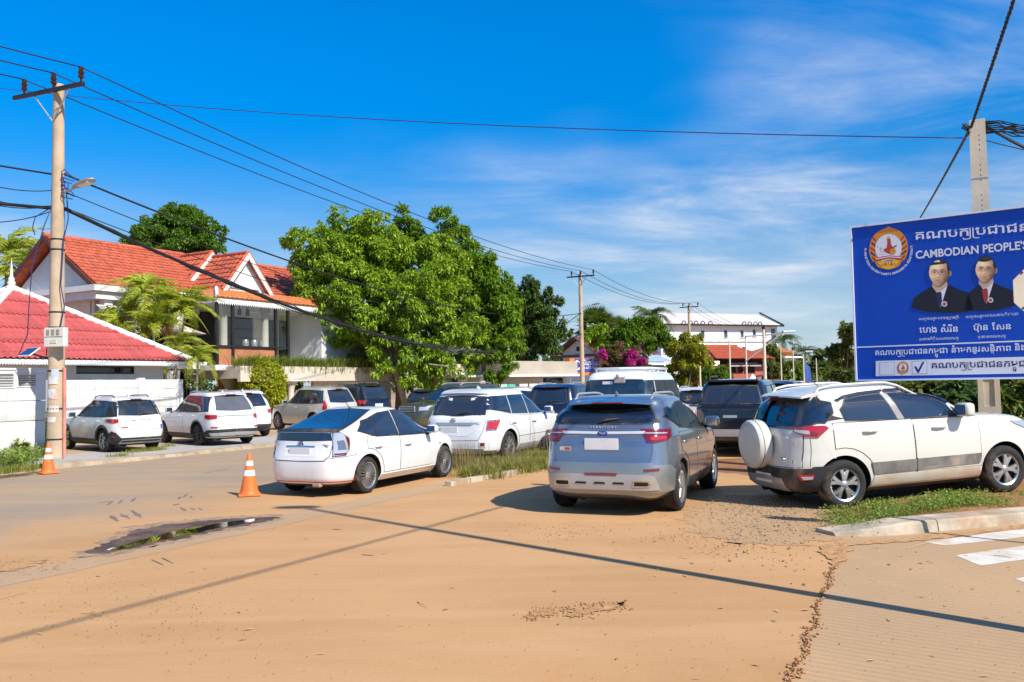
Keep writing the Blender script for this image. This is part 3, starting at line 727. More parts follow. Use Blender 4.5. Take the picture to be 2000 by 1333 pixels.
# worn gravel apron by the verge
def blob(cx, n, seed, amp=.16):
    """closed outline round pixel corner points, roughened"""
    r = random.Random(seed); P = [gnd(*p) for p in cx]; out = []
    for i, p in enumerate(P):
        q = P[(i+1) % len(P)]
        for k in range(n):
            m = p.lerp(q, k/n); d = (q-p).length; out.append(m+Vector((r.uniform(-1, 1), r.uniform(-1, 1), 0))*amp*min(d, 1))
    return out
sheet('gravel_apron', blob([(1330, 1000), (1430, 970), (1560, 958), (1640, 965), (1700, 985), (1640, 1045), (1560, 1068), (1430, 1060), (1340, 1030)], 8, 2), .0035, VERGE)
# puddle in the gutter with its wet rim
sheet('wet_mud', blob([(165, 1083), (205, 1062), (240, 1050), (255, 1038), (330, 1025), (430, 1015), (540, 1010), (548, 1013), (505, 1023), (430, 1037), (360, 1051), (290, 1066), (215, 1082)], 9, 6, .10), .006, MUDW)
sheet('damp_soil', blob([(140, 1090), (190, 1062), (230, 1044), (250, 1030), (330, 1019), (430, 1010), (545, 1006), (556, 1014), (505, 1027), (430, 1041), (360, 1055), (290, 1071), (215, 1088)], 9, 16, .14), .0045, matte('damp_sand', (.33, .215, .125), .8, .3, 6, .3))
sheet('puddle_water', blob([(208, 1076), (250, 1063), (300, 1050), (350, 1036), (430, 1023), (500, 1014), (512, 1015), (490, 1021.5), (430, 1033), (355, 1048), (285, 1063), (230, 1076)], 6, 9, .05), .0085, WATER)
# small lumps: gravel, clods, dirt
def lumps(name, pts, sizes, mat, seed, flat=.7):
    """irregular stones at the given points (x, y, z), one mesh"""
    r = np.random.RandomState(seed); n = len(pts)
    base = np.array([(1, 0, 0), (-1, 0, 0), (0, 1, 0), (0, -1, 0), (0, 0, 1), (0, 0, -1), (.6, .6, .5), (-.6, .6, .5), (-.6, -.6, .5), (.6, -.6, .5)], float)
    fc = np.array([(0, 6, 9), (0, 2, 6), (2, 7, 6), (2, 1, 7), (1, 8, 7), (1, 3, 8), (3, 9, 8), (3, 0, 9), (4, 9, 6), (4, 6, 7), (4, 7, 8), (4, 8, 9), (5, 2, 0), (5, 1, 2), (5, 3, 1), (5, 0, 3)])
    V = base[None]*r.uniform(.65, 1.25, (n, 10, 1))*np.asarray(sizes)[:, None, None]; V[:, :, 2] *= flat
    an = r.uniform(0, 6.28, n); c, s = np.cos(an), np.sin(an); X = V[:, :, 0]*c[:, None]-V[:, :, 1]*s[:, None]; Y = V[:, :, 0]*s[:, None]+V[:, :, 1]*c[:, None]
    V = np.stack([X, Y, V[:, :, 2]], 2)+np.asarray(pts)[:, None, :]
    F = (fc[None]+(np.arange(n)*10)[:, None, None]).reshape(-1, 3)
    o = link(name, np_mesh(name, V.reshape(-1, 3), F, mat)); return tag(o, kind='stuff')
def isl(name, c1, c2, rough=.9):
    t = NT(name); g = t.N.new('ShaderNodeNewGeometry'); t.color(t.mix(g.outputs['Random Per Island'], c1, c2)); t.set(Roughness=rough); t.b.inputs['Specular IOR Level'].default_value = .25; return t.m
STONE = isl('stones', (.17, .12, .085), (.40, .30, .21)); CLOD = isl('clods', (.33, .15, .055), (.46, .26, .13)); DIRT = isl('dark_bits', (.05, .04, .035), (.20, .13, .08))
r_ = random.Random(11)
pts = []; sz = []
for _ in range(3800):
    x, y = r_.gauss(1500, 75), 968+abs(r_.gauss(0, 45)); p = gnd(x, y); pts.append((p.x, p.y, .004+verge_z(p.x, p.y))); sz.append(r_.choice((.004, .005, .006, .008, .010, .012, .018))*r_.uniform(.6, 1.2))
lumps('gravel', pts, sz, STONE, 1)
pts = []; sz = []
for i in range(len(CR)-2):
    a, b = CR[i], CR[i+1]; k = int(40*(b-a).length)+6
    for _ in range(k*2):
        m = a.lerp(b, r_.random()); w = .014+.022*math.sin(m.y*3.7)**2*math.sin(m.y*1.3)**2; pts.append((m.x+r_.gauss(0, w), m.y+r_.gauss(0, w), .008)); sz.append(r_.uniform(.004, .016)*r_.choice((.6, .8, 1.1)))
lumps('joint_rubble', pts, sz, CLOD, 2, .6)
jt = MB(); jr = random.Random(3); L1 = []; L2 = []
for i in range(len(CR)-1):
    for k in range(4):
        m = CR[i].lerp(CR[i+1], k/4); L1.append((m.x-.006-jr.uniform(0, .02), m.y, .0050)); L2.append((m.x+.004+jr.uniform(0, .018), m.y, .0050))
jt.poly(L1+L2[::-1]); o = jt.build('slab_joint', matte('joint_dirt', (.17, .075, .035), .95, .4, 14, .8)); tag(o, kind='stuff')
if o.data.polygons[0].normal.z < 0: o.data.flip_normals()
pts = []; sz = []
for _ in range(420):                                  # loose bits on the road
    x, y = r_.uniform(0, 2000), 1000+330*r_.random()**.8; p = gnd(x, y); pts.append((p.x, p.y, .008)); sz.append(r_.uniform(.002, .005))
for _ in range(260):
    p = gnd(r_.gauss(260, 180), r_.gauss(1190, 40)); pts.append((p.x, p.y, .008)); sz.append(r_.uniform(.002, .006))
lumps('road_grit', pts, sz, DIRT, 5)
pts = []; sz = []
for cx_, cy_, sx, sy, k in ((1068, 1196, 20, 7, 130), (1130, 1196, 22, 6, 150), (1185, 1185, 22, 6, 110), (1040, 1206, 14, 5, 60), (40, 1108, 50, 7, 220), (1100, 1040, 60, 8, 120), (1380, 1048, 90, 8, 160)):
    for _ in range(k):
        p = gnd(r_.gauss(cx_, sx), r_.gauss(cy_, sy)); pts.append((p.x, p.y, .006)); sz.append(r_.uniform(.003, .013))
lumps('dirt_crumbs', pts, sz, CLOD, 6, .35)
OCHRE = matte('ochre_dirt', (.46, .255, .11), .95, .3, 12, .8)
for i, bl in enumerate(([(1030, 1195), (1070, 1186), (1090, 1190), (1080, 1203), (1040, 1204)], [(1105, 1204), (1130, 1194), (1180, 1184), (1218, 1175), (1200, 1190), (1150, 1200), (1115, 1208)], [(-30, 1112), (40, 1100), (95, 1095), (60, 1110), (-30, 1124)], [(1640, 1068), (1700, 1064), (1790, 1058), (1900, 1046), (2010, 1032), (2010, 1026), (1900, 1038), (1790, 1050), (1700, 1058)], [(1600, 1070), (1650, 1062), (1668, 1075), (1640, 1100), (1625, 1112), (1618, 1095)])):
    sheet('spilled_dirt', blob(bl, 7, 20+i, .15 if i < 3 else .08), .0055+.0012*i, OCHRE, 'stuff')
# muddy tread marks left on the asphalt
TREAD = matte('tread_mud', (.19, .14, .10), .9, .35, 14)
tm = MB()
for (x0, y0, x1, y1, w) in ((190, 983, 220, 979, 5), (208, 989, 220, 979, 4), (231, 985, 240, 976, 3), (254, 983, 268, 970, 4), (214, 1006, 230, 1019, 7), (234, 1004, 258, 1016, 6), (256, 997, 278, 1013, 6), (340, 988, 350, 984, 8), (352, 991, 363, 999, 5), (371, 993, 385, 998, 3), (384, 992, 398, 998, 3), (348, 977, 353, 970, 4), (358, 973, 368, 963, 3), (372, 973, 374, 970, 3), (395, 926, 420, 921, 3), (418, 921, 448, 917, 4), (650, 1034, 672, 1036, 4), (705, 1084, 730, 1086, 4), (292, 1092, 320, 1105, 3), (312, 1088, 340, 1102, 3)):
    a, b = gnd(x0, y0), gnd(x1, y1); d = (b-a).normalized(); n = Vector((d.y, -d.x, 0)); hw = w*.0040*a.y/10*(1.7)
    pp = []; qq = []; cut = r_.uniform(.25, 1.0); a, b = a.lerp(b, r_.uniform(0, .15)), a.lerp(b, .55+.45*cut)
    for k in range(7):
        u = k/6; m = a.lerp(b, u); h = hw*.75*(math.sin(math.pi*(u*.9+.05))**.5)*r_.uniform(.25, 1.2); pp.append(m+n*h); qq.append(m-n*h)
    tm.poly([(p.x, p.y, .0042) for p in pp+qq[::-1]])
o = tm.build('tread_marks', TREAD); tag(o, kind='stuff')
for p in o.data.polygons:
    if p.normal.z < 0: p.flip()

# dry leaves and straws blown onto the road
DRYL = isl('dry_leaves', (.30, .17, .07), (.46, .36, .16)); lr = random.Random(31); lv = MB()
for _ in range(120):
    x, y = (lr.gauss(1560, 170), lr.gauss(1060, 35)) if lr.random() < .5 else (lr.uniform(0, 2000), 990+340*lr.random())
    if y < 985: continue
    p = gnd(x, y, .006); a = lr.uniform(0, 6.28); L = lr.uniform(.018, .045); w = L*lr.uniform(.18, .4); c, s = math.cos(a), math.sin(a)
    q = lambda u, v, z: (p.x+u*c-v*s, p.y+u*s+v*c, p.z+z)
    lv.add([q(-L, 0, 0), q(0, -w, .006), q(L, 0, lr.uniform(.002, .014)), q(0, w, .006)], [(0, 1, 2, 3)])
for x0, y0, x1, y1 in ((1772, 1072, 1855, 1050), (1380, 1083, 1432, 1060), (0, 1170, 50, 1157), (158, 1198, 200, 1204), (1940, 1085, 1975, 1090), (820, 1180, 835, 1186)):
    a, b = gnd(x0, y0, .012), gnd(x1, y1, .012); lv.tube([a, a.lerp(b, .5)+Vector((0, .01, .006)), b], .0028, 4)
tag(lv.build('fallen_leaves', DRYL), kind='stuff')
# ------------------------------------------------------------------ the two near houses and their walls
def line_at(P, d, x):
    """point of the line P + t d that is seen at pixel column x"""
    a, b = -60.0, 80.0
    f = lambda t: px(P+d*t)[0]-x
    ts = [a+(b-a)*i/400 for i in range(401) if (P+d*(a+(b-a)*i/400)).y > 3]
    for s, e in zip(ts, ts[1:]):
        if f(s)*f(e) <= 0:
            for _ in range(40):
                m = (s+e)/2
                if f(s)*f(m) <= 0: e = m
                else: s = m
            return P+d*s
    return P
def frame(p, d=UR):
    m, _ = wall_frame((p.x, p.y, 0), Vector((p.x, p.y, 0))+d); return m
PLAST = matte('white_plaster', streak=.42, c= (.63, .62, .60), rough=.8, var=.08, scale=.8, bump=.15, dirt=((.50, .44, .36), .35))
PLASTG = matte('grey_plaster', streak=.35, c= (.60, .62, .62), rough=.8, var=.08, scale=.8, bump=.15, dirt=((.46, .44, .40), .3))
CREAMW = matte('cream_wall', streak=.35, c= (.66, .60, .50), rough=.8, var=.08, scale=.8, bump=.15, dirt=((.45, .37, .28), .35))
BEIGE = matte('beige_band', streak=.6, c= (.58, .51, .42), rough=.85, var=.12, scale=1.0, bump=.2, dirt=((.34, .28, .22), .45))
WHITEP = matte('white_trim', (.67, .66, .64), .6, .06, 2)
REDT = matte('red_roof_tile', (.46, .085, .075), .6, .25, 1.6, .25, dirt=((.24, .10, .085), .6), objvar=.45)
ORT = matte('orange_roof_tile', (.50, .115, .055), .6, .30, 3.4, .25, dirt=((.26, .085, .06), .6), objvar=.25)
ORT2 = matte('skirt_roof_tile', (.55, .20, .07), .55, .15, 2.2, .15)
BRICKO = matte('orange_counter', (.44, .17, .085), .7, .18, 1.5, .1)
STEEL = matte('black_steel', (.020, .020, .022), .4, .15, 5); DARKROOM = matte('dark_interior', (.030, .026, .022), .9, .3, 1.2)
WOODD = matte('dark_door', (.050, .028, .020), .6, .2, 3)
GLASSW = NT('window_glass'); GLASSW.color((.02, .03, .035)); GLASSW.set(Roughness=.03); GLASSW.b.inputs['Specular IOR Level'].default_value = .7; GLASSW = GLASSW.m
def see_through(name, tint, k):
    t = NT(name); gl = t.N.new('ShaderNodeBsdfGlossy'); gl.inputs['Roughness'].default_value = .02; tr = t.N.new('ShaderNodeBsdfTransparent'); tr.inputs[0].default_value = (*tint, 1)
    mx = t.N.new('ShaderNodeMixShader'); mx.inputs[0].default_value = k; t.L.new(tr.outputs[0], mx.inputs[1]); t.L.new(gl.outputs[0], mx.inputs[2]); t.L.new(mx.outputs[0], t.N['Material Output'].inputs[0]); return t.m
CLRG = see_through('clear_glass', (.80, .82, .80), .10)
def local_box(mb, M4, u0, u1, v0, v1, z0, z1, bev=0):
    """box in house coordinates: u along the road, v towards the street"""
    c = ((u0+u1)/2, -(v0+v1)/2, (z0+z1)/2); s = (abs(u1-u0), abs(v1-v0), abs(z1-z0))
    return mb.bbox(c, s, bev, M4=M4) if bev else mb.box(c, s, M4=M4)
def part_box(name, parent, mat, u0, u1, v0, v1, z0, z1, bev=0):
    b = MB(); local_box(b, None, u0, u1, v0, v1, z0, z1, bev); return b.build(name, mat, parent, 40 if bev else None)

def house_a():
    EH = 2.97; C = gnd(373, 706, EH); s = 4.85
    hi = 8.0; lo = 2.0
    for _ in range(40):
        s = (hi+lo)/2; P = C-UR*s-UV*s
        if px(Vector((P.x, P.y, 5.8)))[0] > 22: lo = s
        else: hi = s
    P = C-UR*s-UV*s; PH = at(22, 565, P.y).z; rise = PH-EH
    O = C-UR*2*s; O.z = 0
    root = thing('red_roofed_house', 'low white house with a red tiled hip roof, white ridge caps and a spire finial', 'house', O, math.atan2(UR.y, UR.x))
    L = 2*s
    # local: x along the eave, y into the plot, z up
    apex = Vector((s, s, PH)); cs = [Vector((0, 0, EH)), Vector((L, 0, EH)), Vector((L, L, EH)), Vector((0, L, EH))]
    rf = MB(); rf.add([*cs, apex]+[c-Vector((0, 0, .08)) for c in cs], [(0, 1, 4), (1, 2, 4), (2, 3, 4), (3, 0, 4), (5, 8, 7, 6), (0, 5, 6, 1), (1, 6, 7, 2), (2, 7, 8, 3), (3, 8, 5, 0)]); roof = rf.build('roof', REDT, root)
    slope = math.hypot(s, rise); nrm = Vector((0, -rise, s)).normalized(); upv = Vector((0, s, rise)).normalized()
    tw, rows = .205, 5; tl = slope/rows
    prof = [(0, .0), (.030, .004), (.055, .030), (.085, .048), (.120, .048), (.150, .030), (.175, .004), (.205, 0)]
    def tile_mesh(clip=None, a0=0, b0=0):
        b = MB(); V = []
        for bb, lift in ((-.05, .052), (tl+.02, .012)):
            for a, h in prof: V.append(Vector((a, bb, h+lift)))
        for a, h in prof: V.append(Vector((a, -.05, h+lift*.0+.030)))
        n = len(prof); b.add(V, [(i, i+1, n+i+1, n+i) for i in range(n-1)]+[(2*n+i, 2*n+i+1, i+1, i) for i in range(n-1)])
        bm = bmesh.new(); me = b.mesh('tile', REDT); bm.from_mesh(me)
        if clip:
            for co, no in clip: bmesh.ops.bisect_plane(bm, geom=bm.verts[:]+bm.edges[:]+bm.faces[:], plane_co=co, plane_no=no, clear_outer=True, dist=1e-5)
        bm.to_mesh(me); bm.free(); me.shade_smooth(); me.set_sharp_from_angle(angle=R(50)); return me
    full = tile_mesh(); M3 = Matrix((Vector((1, 0, 0)), upv, nrm)).transposed().to_4x4()
    ncol = int(L/tw)
    for j in range(rows):
        b0 = j*tl
        for i in range(ncol+1):
            a0 = i*tw
            loA, hiA = s*b0/slope, L-s*b0/slope; loB, hiB = s*(b0+tl)/slope, L-s*(b0+tl)/slope
            if a0+tw <= loA or a0 >= hiA: continue
            inside = a0 >= loB and a0+tw <= hiB
            if inside: me = full
            else:
                k = Vector((slope, s, 0)).normalized()
                # hip lines in (a, b): a = s b / slope and a = L - s b / slope
                me = tile_mesh([(Vector((-a0, -b0, 0)), Vector((-slope, s, 0))), (Vector((L-a0, -b0, 0)), Vector((slope, s, 0)))])
                if not me.polygons: continue
            o = link('roof_tile', me, roof); o.matrix_local = Matrix.Translation(Vector((0, 0, EH))+upv*b0+Vector((a0, 0, 0))) @ M3
    for c in cs:
        rc = MB(); d = (apex-c).normalized(); q = c-d*.12; pts = [q.lerp(apex, i/24)+Vector((0, 0, .05)) for i in range(25)]
        rc.tube(pts, [.13 if i % 2 else .145 for i in range(25)], 8); rc.build('ridge_cap', WHITEP, roof, 50)
    fn = MB(); fn.lathe([(.20, 0), (.22, .08), (.12, .14), (.16, .24), (.10, .34), (.12, .40), (.06, .50), (.055, .62), (.03, .95), (.0, 1.25)], 14, c=(s, s, PH)); fn.build('finial', WHITEP, root, 60)
    # scalloped eave board
    fb = MB(); n = 96; w = L/n
    for i in range(n):
        x0 = i*w; fb.add([(x0, -.02, EH-.02), (x0+w, -.02, EH-.02), (x0+w, -.02, EH-.15), (x0+w*.75, -.02, EH-.20), (x0+w*.5, -.02, EH-.215), (x0+w*.25, -.02, EH-.20), (x0, -.02, EH-.15),
                         (x0, .02, EH-.02), (x0+w, .02, EH-.02), (x0+w, .02, EH-.15), (x0+w*.75, .02, EH-.20), (x0+w*.5, .02, EH-.215), (x0+w*.25, .02, EH-.20), (x0, .02, EH-.15)], [(0, 6, 5, 4, 3, 2, 1), (7, 8, 9, 10, 11, 12, 13), (6, 13, 12, 5), (5, 12, 11, 4), (4, 11, 10, 3), (3, 10, 9, 2)])
    fb.build('eave_board', WHITEP, root)
    sf = MB(); sf.box((L/2, .4, EH-.10), (L-.1, .72, .03)); sf.build('soffit', WHITEP, root)
    # walls with the strip window
    fr = Matrix.Identity(4); ins = .75
    inv = root.matrix_basis.inverted() if False else (Matrix.Translation(O) @ Matrix.Rotation(math.atan2(UR.y, UR.x), 4, 'Z')).inverted()
    wl = line_at(O-UV*ins, UR, 148); wr_ = line_at(O-UV*ins, UR, 262); x0, x1 = (inv @ wl).x, (inv @ wr_).x
    z1, z0 = at(205, 715.5, (wl.y+wr_.y)/2).z, at(205, 731, (wl.y+wr_.y)/2).z
    w = MB(); wall_with_holes(w, Matrix.Translation((ins, ins, 0)), L-2*ins, .0, EH-.12, [(x0-ins, x1-ins, z0, z1)], .2)
    w.box((L-ins-.1, L/2, 1.4), (.2, L-2*ins-.42, 2.84)); w.box((ins+.1, L/2, 1.4), (.2, L-2*ins-.42, 2.84)); w.box((L/2, L-ins-.1, 1.4), (L-2*ins, .2, 2.84)); w.build('wall', PLAST, root)
    wf = MB()
    for a in (x0+.03, x0+(x1-x0)*.70, x0+(x1-x0)*.76, x1-.03): wf.box((a, ins+.06, (z0+z1)/2), (.06, .08, z1-z0))
    for z in (z0+.03, z1-.03): wf.box(((x0+x1)/2, ins+.06, z), (x1-x0-.07, .078, .055))
    wn = wf.build('window_frame', STEEL, root); g = MB(); g.box(((x0+x1)/2, ins+.09, (z0+z1)/2), (x1-x0, .012, z1-z0)); g.build('pane', GLASSW, wn)
    return O, C, s
HA_O, HA_C, HA_S = house_a()

def boundary_wall():
    """white wall of precast planks between posts in front of the red roofed house"""
    base = HA_O+UV*.45; a, b = line_at(base, UR, 96), line_at(base, UR, 346); L = (b-a).length
    root = thing('boundary_wall', 'white boundary wall of stacked concrete planks behind the parked SUVs', 'wall', (a.x, a.y, .09), math.atan2(UR.y, UR.x))
    mid = line_at(base, UR, 271); H = at(250, 742, line_at(base, UR, 250).y).z-.09
    post = [0, (mid-a).length*.5, (mid-a).length, L]
    for x in post: part_box('post', root, PLAST, x-.13, x+.13, -.03, .19, 0, H+(.06 if x == post[2] else .0), .01)
    n = 6; h = H/n
    for x0, x1 in zip(post, post[1:]):
        for k in range(n): part_box('wall_plank', root, PLAST, x0+.131, x1-.131, .02+.004*(k % 2), .12, k*h+.006, (k+1)*h-.006, .008)
boundary_wall()
def vent_wall():
    p0 = gnd(0, 896, .1); a, b = line_at(p0, UR, -260), line_at(p0, UR, 88); L = (b-a).length; H = at(0, 722, p0.y).z-.1
    root = thing('vent_wall', 'white panelled wall with louvred vents left of the utility pole', 'wall', (a.x, a.y, .09), math.atan2(UR.y, UR.x))
    inv = (Matrix.Translation((a.x, a.y, .09)) @ Matrix.Rotation(math.atan2(UR.y, UR.x), 4, 'Z')).inverted()
    X = lambda x: (inv @ line_at(p0, UR, x)).x
    Z = lambda x, y: at(x, y, line_at(p0, UR, x).y).z-.09
    z1, z2 = Z(0, 825), Z(0, 784.5)
    vents = [(X(-30), X(27), Z(0, 759), Z(0, 728)), (X(31), X(71), Z(0, 757), Z(0, 729))]
    part_box('wall_panel', root, PLAST, 0, L, -.22, 0, 0, z1-.008, .01); part_box('wall_panel', root, PLAST, 0, L, -.22, .006, z1+.008, z2-.008, .01)
    w = MB(); wall_with_holes(w, None, L, z2+.008, H, vents, .22); w.build('wall_panel', PLAST, root)
    part_box('wall', root, PLAST, L-.22, L, -2.2, -.222, 0, H)
    part_box('coping', root, WHITEP, -.02, L+.03, -.25, .03, H+.002, H+.05)
    sc = MB(); n = 9; w_ = (X(86)-X(28))/n
    for i in range(n):
        x0 = X(28)+i*w_; q = [(x0, -.02, H-.002), (x0+w_, -.02, H-.002), (x0+w_, -.02, H-.05), (x0+w_*.5, -.02, H-.10), (x0, -.02, H-.05)]; sc.quad_prism(q, (0, -1, 0), .02)
    sc.build('scalloped_trim', WHITEP, root, fix=True)
    for i, (x0, x1, z0, z3) in enumerate(vents):
        f = MB(); m = .035
        for x in (x0+m/2, x1-m/2): f.box((x, .06, (z0+z3)/2), (m, .16, z3-z0))
        for z in (z0+m/2, z3-m/2): f.box(((x0+x1)/2, .06, z), (x1-x0-2*m-.002, .16, m))
        o = f.build('vent', WHITEP, root); bk = MB(); bk.box(((x0+x1)/2, .17, (z0+z3)/2), (x1-x0, .02, z3-z0)); bk.build('vent_back', DARKROOM, o)
        for k in range(5):
            z = z0+m+(z3-z0-2*m)*(k+.5)/5; s_ = MB(); s_.box((0, 0, 0), (x1-x0-2*m-.01, .10, .014), M4=Matrix.Translation(((x0+x1)/2, .05, z)) @ Matrix.Rotation(R(-28), 4, 'X')); s_.build('louvre', WHITEP, o)
vent_wall()

def tile_courses(parent, o, ux, up, L, S, n, mat, clip=None, wave=.30):
    """lapped roof courses as parts: o lower corner, ux along the eave, up the slope"""
    nr = ux.cross(up).normalized(); k = max(8, int(L/wave)*4)
    for j in range(n):
        b0, b1 = S*j/n-.04, S*(j+1)/n+.02; b = MB(); V = []
        for bb, lift in ((b0, .070), (b1, .020), (b0, .015)):
            for i in range(k+1):
                a = L*i/k; V.append(o+ux*a+up*bb+nr*(lift+.018*math.cos(2*math.pi*a/wave)))
        m = k+1; b.add(V, [(i, i+1, m+i+1, m+i) for i in range(k)]+[(2*m+i, 2*m+i+1, i+1, i) for i in range(k)])
        me = b.mesh('tile_course', mat, 50)
        if clip:
            bm = bmesh.new(); bm.from_mesh(me)
            for co, no in clip: bmesh.ops.bisect_plane(bm, geom=bm.verts[:]+bm.edges[:]+bm.faces[:], plane_co=co, plane_no=no, clear_outer=True, dist=1e-5)
            bm.to_mesh(me); bm.free()
            if not me.polygons: continue
        link('tile_course', me, parent)

def house_b():
    EH = 6.5; E0 = gnd(185, 555, EH); O = Vector((E0.x, E0.y, 0)); ang = math.atan2(UR.y, UR.x)
    root = thing('orange_roofed_house', 'two storey house with orange tiled gables, glazed balcony and a planted terrace', 'house', O, ang)
    w = 3.75; A = E0-UV*w; RH = at(85, 461, A.y).z; LEN = 15.5
    loc = lambda u, v, z: Vector((u, -v, z))
    # main roof
    up = (loc(0, -w, RH)-loc(0, 0, EH)); S = up.length; up.normalize()
    rm = MB()
    for sg in (1, -1):
        q = [loc(0, 0, EH), loc(LEN, 0, EH), loc(LEN, -w, RH), loc(0, -w, RH)] if sg > 0 else [loc(0, -2*w, EH), loc(0, -w, RH), loc(LEN, -w, RH), loc(LEN, -2*w, EH)]
        n = (q[1]-q[0]).cross(q[2]-q[0]).normalized(); rm.quad_prism([p-n*.10 for p in q], n, .10)
    roof = rm.build('roof', ORT, root, fix=True)
    tile_courses(roof, loc(0, 0, EH), Vector((1, 0, 0)), up, LEN, S, 14, ORT)
    b = MB(); b.tube([loc(-.05+i*(LEN+.1)/30, -w, RH+.05) for i in range(31)], .12, 8); b.build('ridge_cap', ORT, roof, 50)
    for sg in (0, 1):                                      # barge boards on the left gable
        q = [loc(-.03, -w, RH+.03), loc(-.03, -2*w*sg, EH-.02)]; d = Vector((0, 0, -.24)); bb = MB(); bb.quad_prism([q[0], q[1], q[1]+d, q[0]+d], (1, 0, 0), -.04); bb.build('barge_board', matte('brown_board', (.10, .035, .025), .6), root, fix=True)
    # gable wall and body
    gw = MB(); gw.add([loc(.5, -.5, 5.9), loc(.5, -2*w+.5, 5.9), loc(.5, -w, RH-.45), loc(.7, -.5, 5.9), loc(.7, -2*w+.5, 5.9), loc(.7, -w, RH-.45), loc(.5, -.5, EH-.1), loc(.5, -2*w+.5, EH-.1), loc(.7, -.5, EH-.1), loc(.7, -2*w+.5, EH-.1)], [(0, 6, 2, 7, 1), (3, 4, 9, 5, 8)]); gw.build('gable_wall', PLASTG, root)
    part_box('eave_band', root, WHITEP, -.1, LEN, -2*w, .12, EH-.28, EH-.02); part_box('eave_cornice', root, WHITEP, .1, LEN, -2*w+.2, -.05, EH-.62, EH-.283)
    up2 = MB(); wall_with_holes(up2, Matrix.Translation((.6, .9, 0)), LEN-.7, 3.15, EH-.62, [(.5, 1.9, 3.3, 5.4), (2.4, 4.0, 3.2, 5.5), (4.6, 6.6, 3.2, 5.6), (7.2, 9.4, 3.2, 5.6), (11.9, 12.75, 3.15, 5.35)], .2)
    up2.box((.7, w+.6, 4.5), (.2, 2*w-1.2, 2.75)); up2.build('upper_wall', CREAMW, root)
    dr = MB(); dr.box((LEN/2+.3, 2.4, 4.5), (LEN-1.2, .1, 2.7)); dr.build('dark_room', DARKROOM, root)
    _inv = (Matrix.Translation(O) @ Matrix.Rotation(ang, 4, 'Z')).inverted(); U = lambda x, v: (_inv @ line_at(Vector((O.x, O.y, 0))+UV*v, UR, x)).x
    for xa, xb in ((392, 424), (458, 492), (524, 541), (547, 580)): part_box('dark_panel', root, DARKROOM, U(xa, -.8), U(xb, -.8), -.88, -.80, 3.15, 5.55 if xa > 450 else 5.75)  # flat dark panels on the wall: brown segments, deep balcony shade put into their colour
    part_box('door', root, WOODD, U(600, -.8), U(619, -.8), -.88, -.80, 3.15, 5.25)
    for u in (.85, 4.7): part_box('column', root, WHITEP, u-.20, u+.20, -.62, -.22, 3.15, EH-.62, .03)
    part_box('floor_slab', root, WHITEP, .2, 8.0, -2*w, 1.15, 2.78, 3.12)
    # balcony wing with the tiered gables
    U0, U1, VF = 5.0, 13.4, 2.05; ZF = 6.05
    uc = 7.45
    part_box('wing_fascia', root, WHITEP, U0-.15, U1, VF+.05, VF+.12, ZF-.12, ZF+.13); part_box('wing_fascia', root, WHITEP, U0-.15, U0-.08, -.3, VF+.048, ZF-.12, ZF+.13)
    part_box('ceiling', root, CREAMW, U0-.06, U1, -.9, VF+.04, ZF-.10, ZF-.04)
    sk = MB(); q = [loc(U0-.2, VF+.15, ZF+.13), loc(U1+.4, VF+.15, ZF+.13), loc(U1+.4, VF-.75, ZF+.62), loc(U0+.55, VF-.75, ZF+.62)]; n = (q[1]-q[0]).cross(q[3]-q[0]).normalized(); sk.quad_prism([p-n*.05 for p in q], n, .05)
    q2 = [loc(U0-.2, -.2, ZF+.13), loc(U0-.2, VF+.15, ZF+.13), loc(U0+.55, VF-.75, ZF+.62), loc(U0+.55, -.2, ZF+.62)]; n2 = (q2[1]-q2[0]).cross(q2[3]-q2[0]).normalized(); sk.quad_prism([p-n2*.05 for p in q2], n2, .05)
    skr = sk.build('skirt_roof', ORT2, root, fix=True)
    tile_courses(skr, q[0], Vector((1, 0, 0)), (loc(U0, VF-.75, ZF+.62)-loc(U0, VF+.15, ZF+.13)).normalized(), U1+.4-U0+.2, 1.02, 4, ORT2, clip=[(q[0], (q[3]-q[0]).cross(Vector((0, 0, 1))).normalized()*(1 if (q[3]-q[0]).cross(Vector((0, 0, 1))).dot(Vector((-1, 0, 0))) > 0 else -1))])
    st = MB(); st.tube([loc(U0-.2, VF+.15, ZF+.18), loc(U0+.55, VF-.75, ZF+.68)], .09, 8); st.build('hip_cap', WHITEP, skr, 50)
    trim = MB()
    for i in range(60):
        x0 = U0-.1+i*.135; trim.quad_prism([loc(x0, VF+.121, ZF-.12), loc(x0+.12, VF+.121, ZF-.12), loc(x0+.06, VF+.121, ZF-.24)], (0, 1, 0), .02)
    trim.build('pointed_trim', WHITEP, root, fix=True)
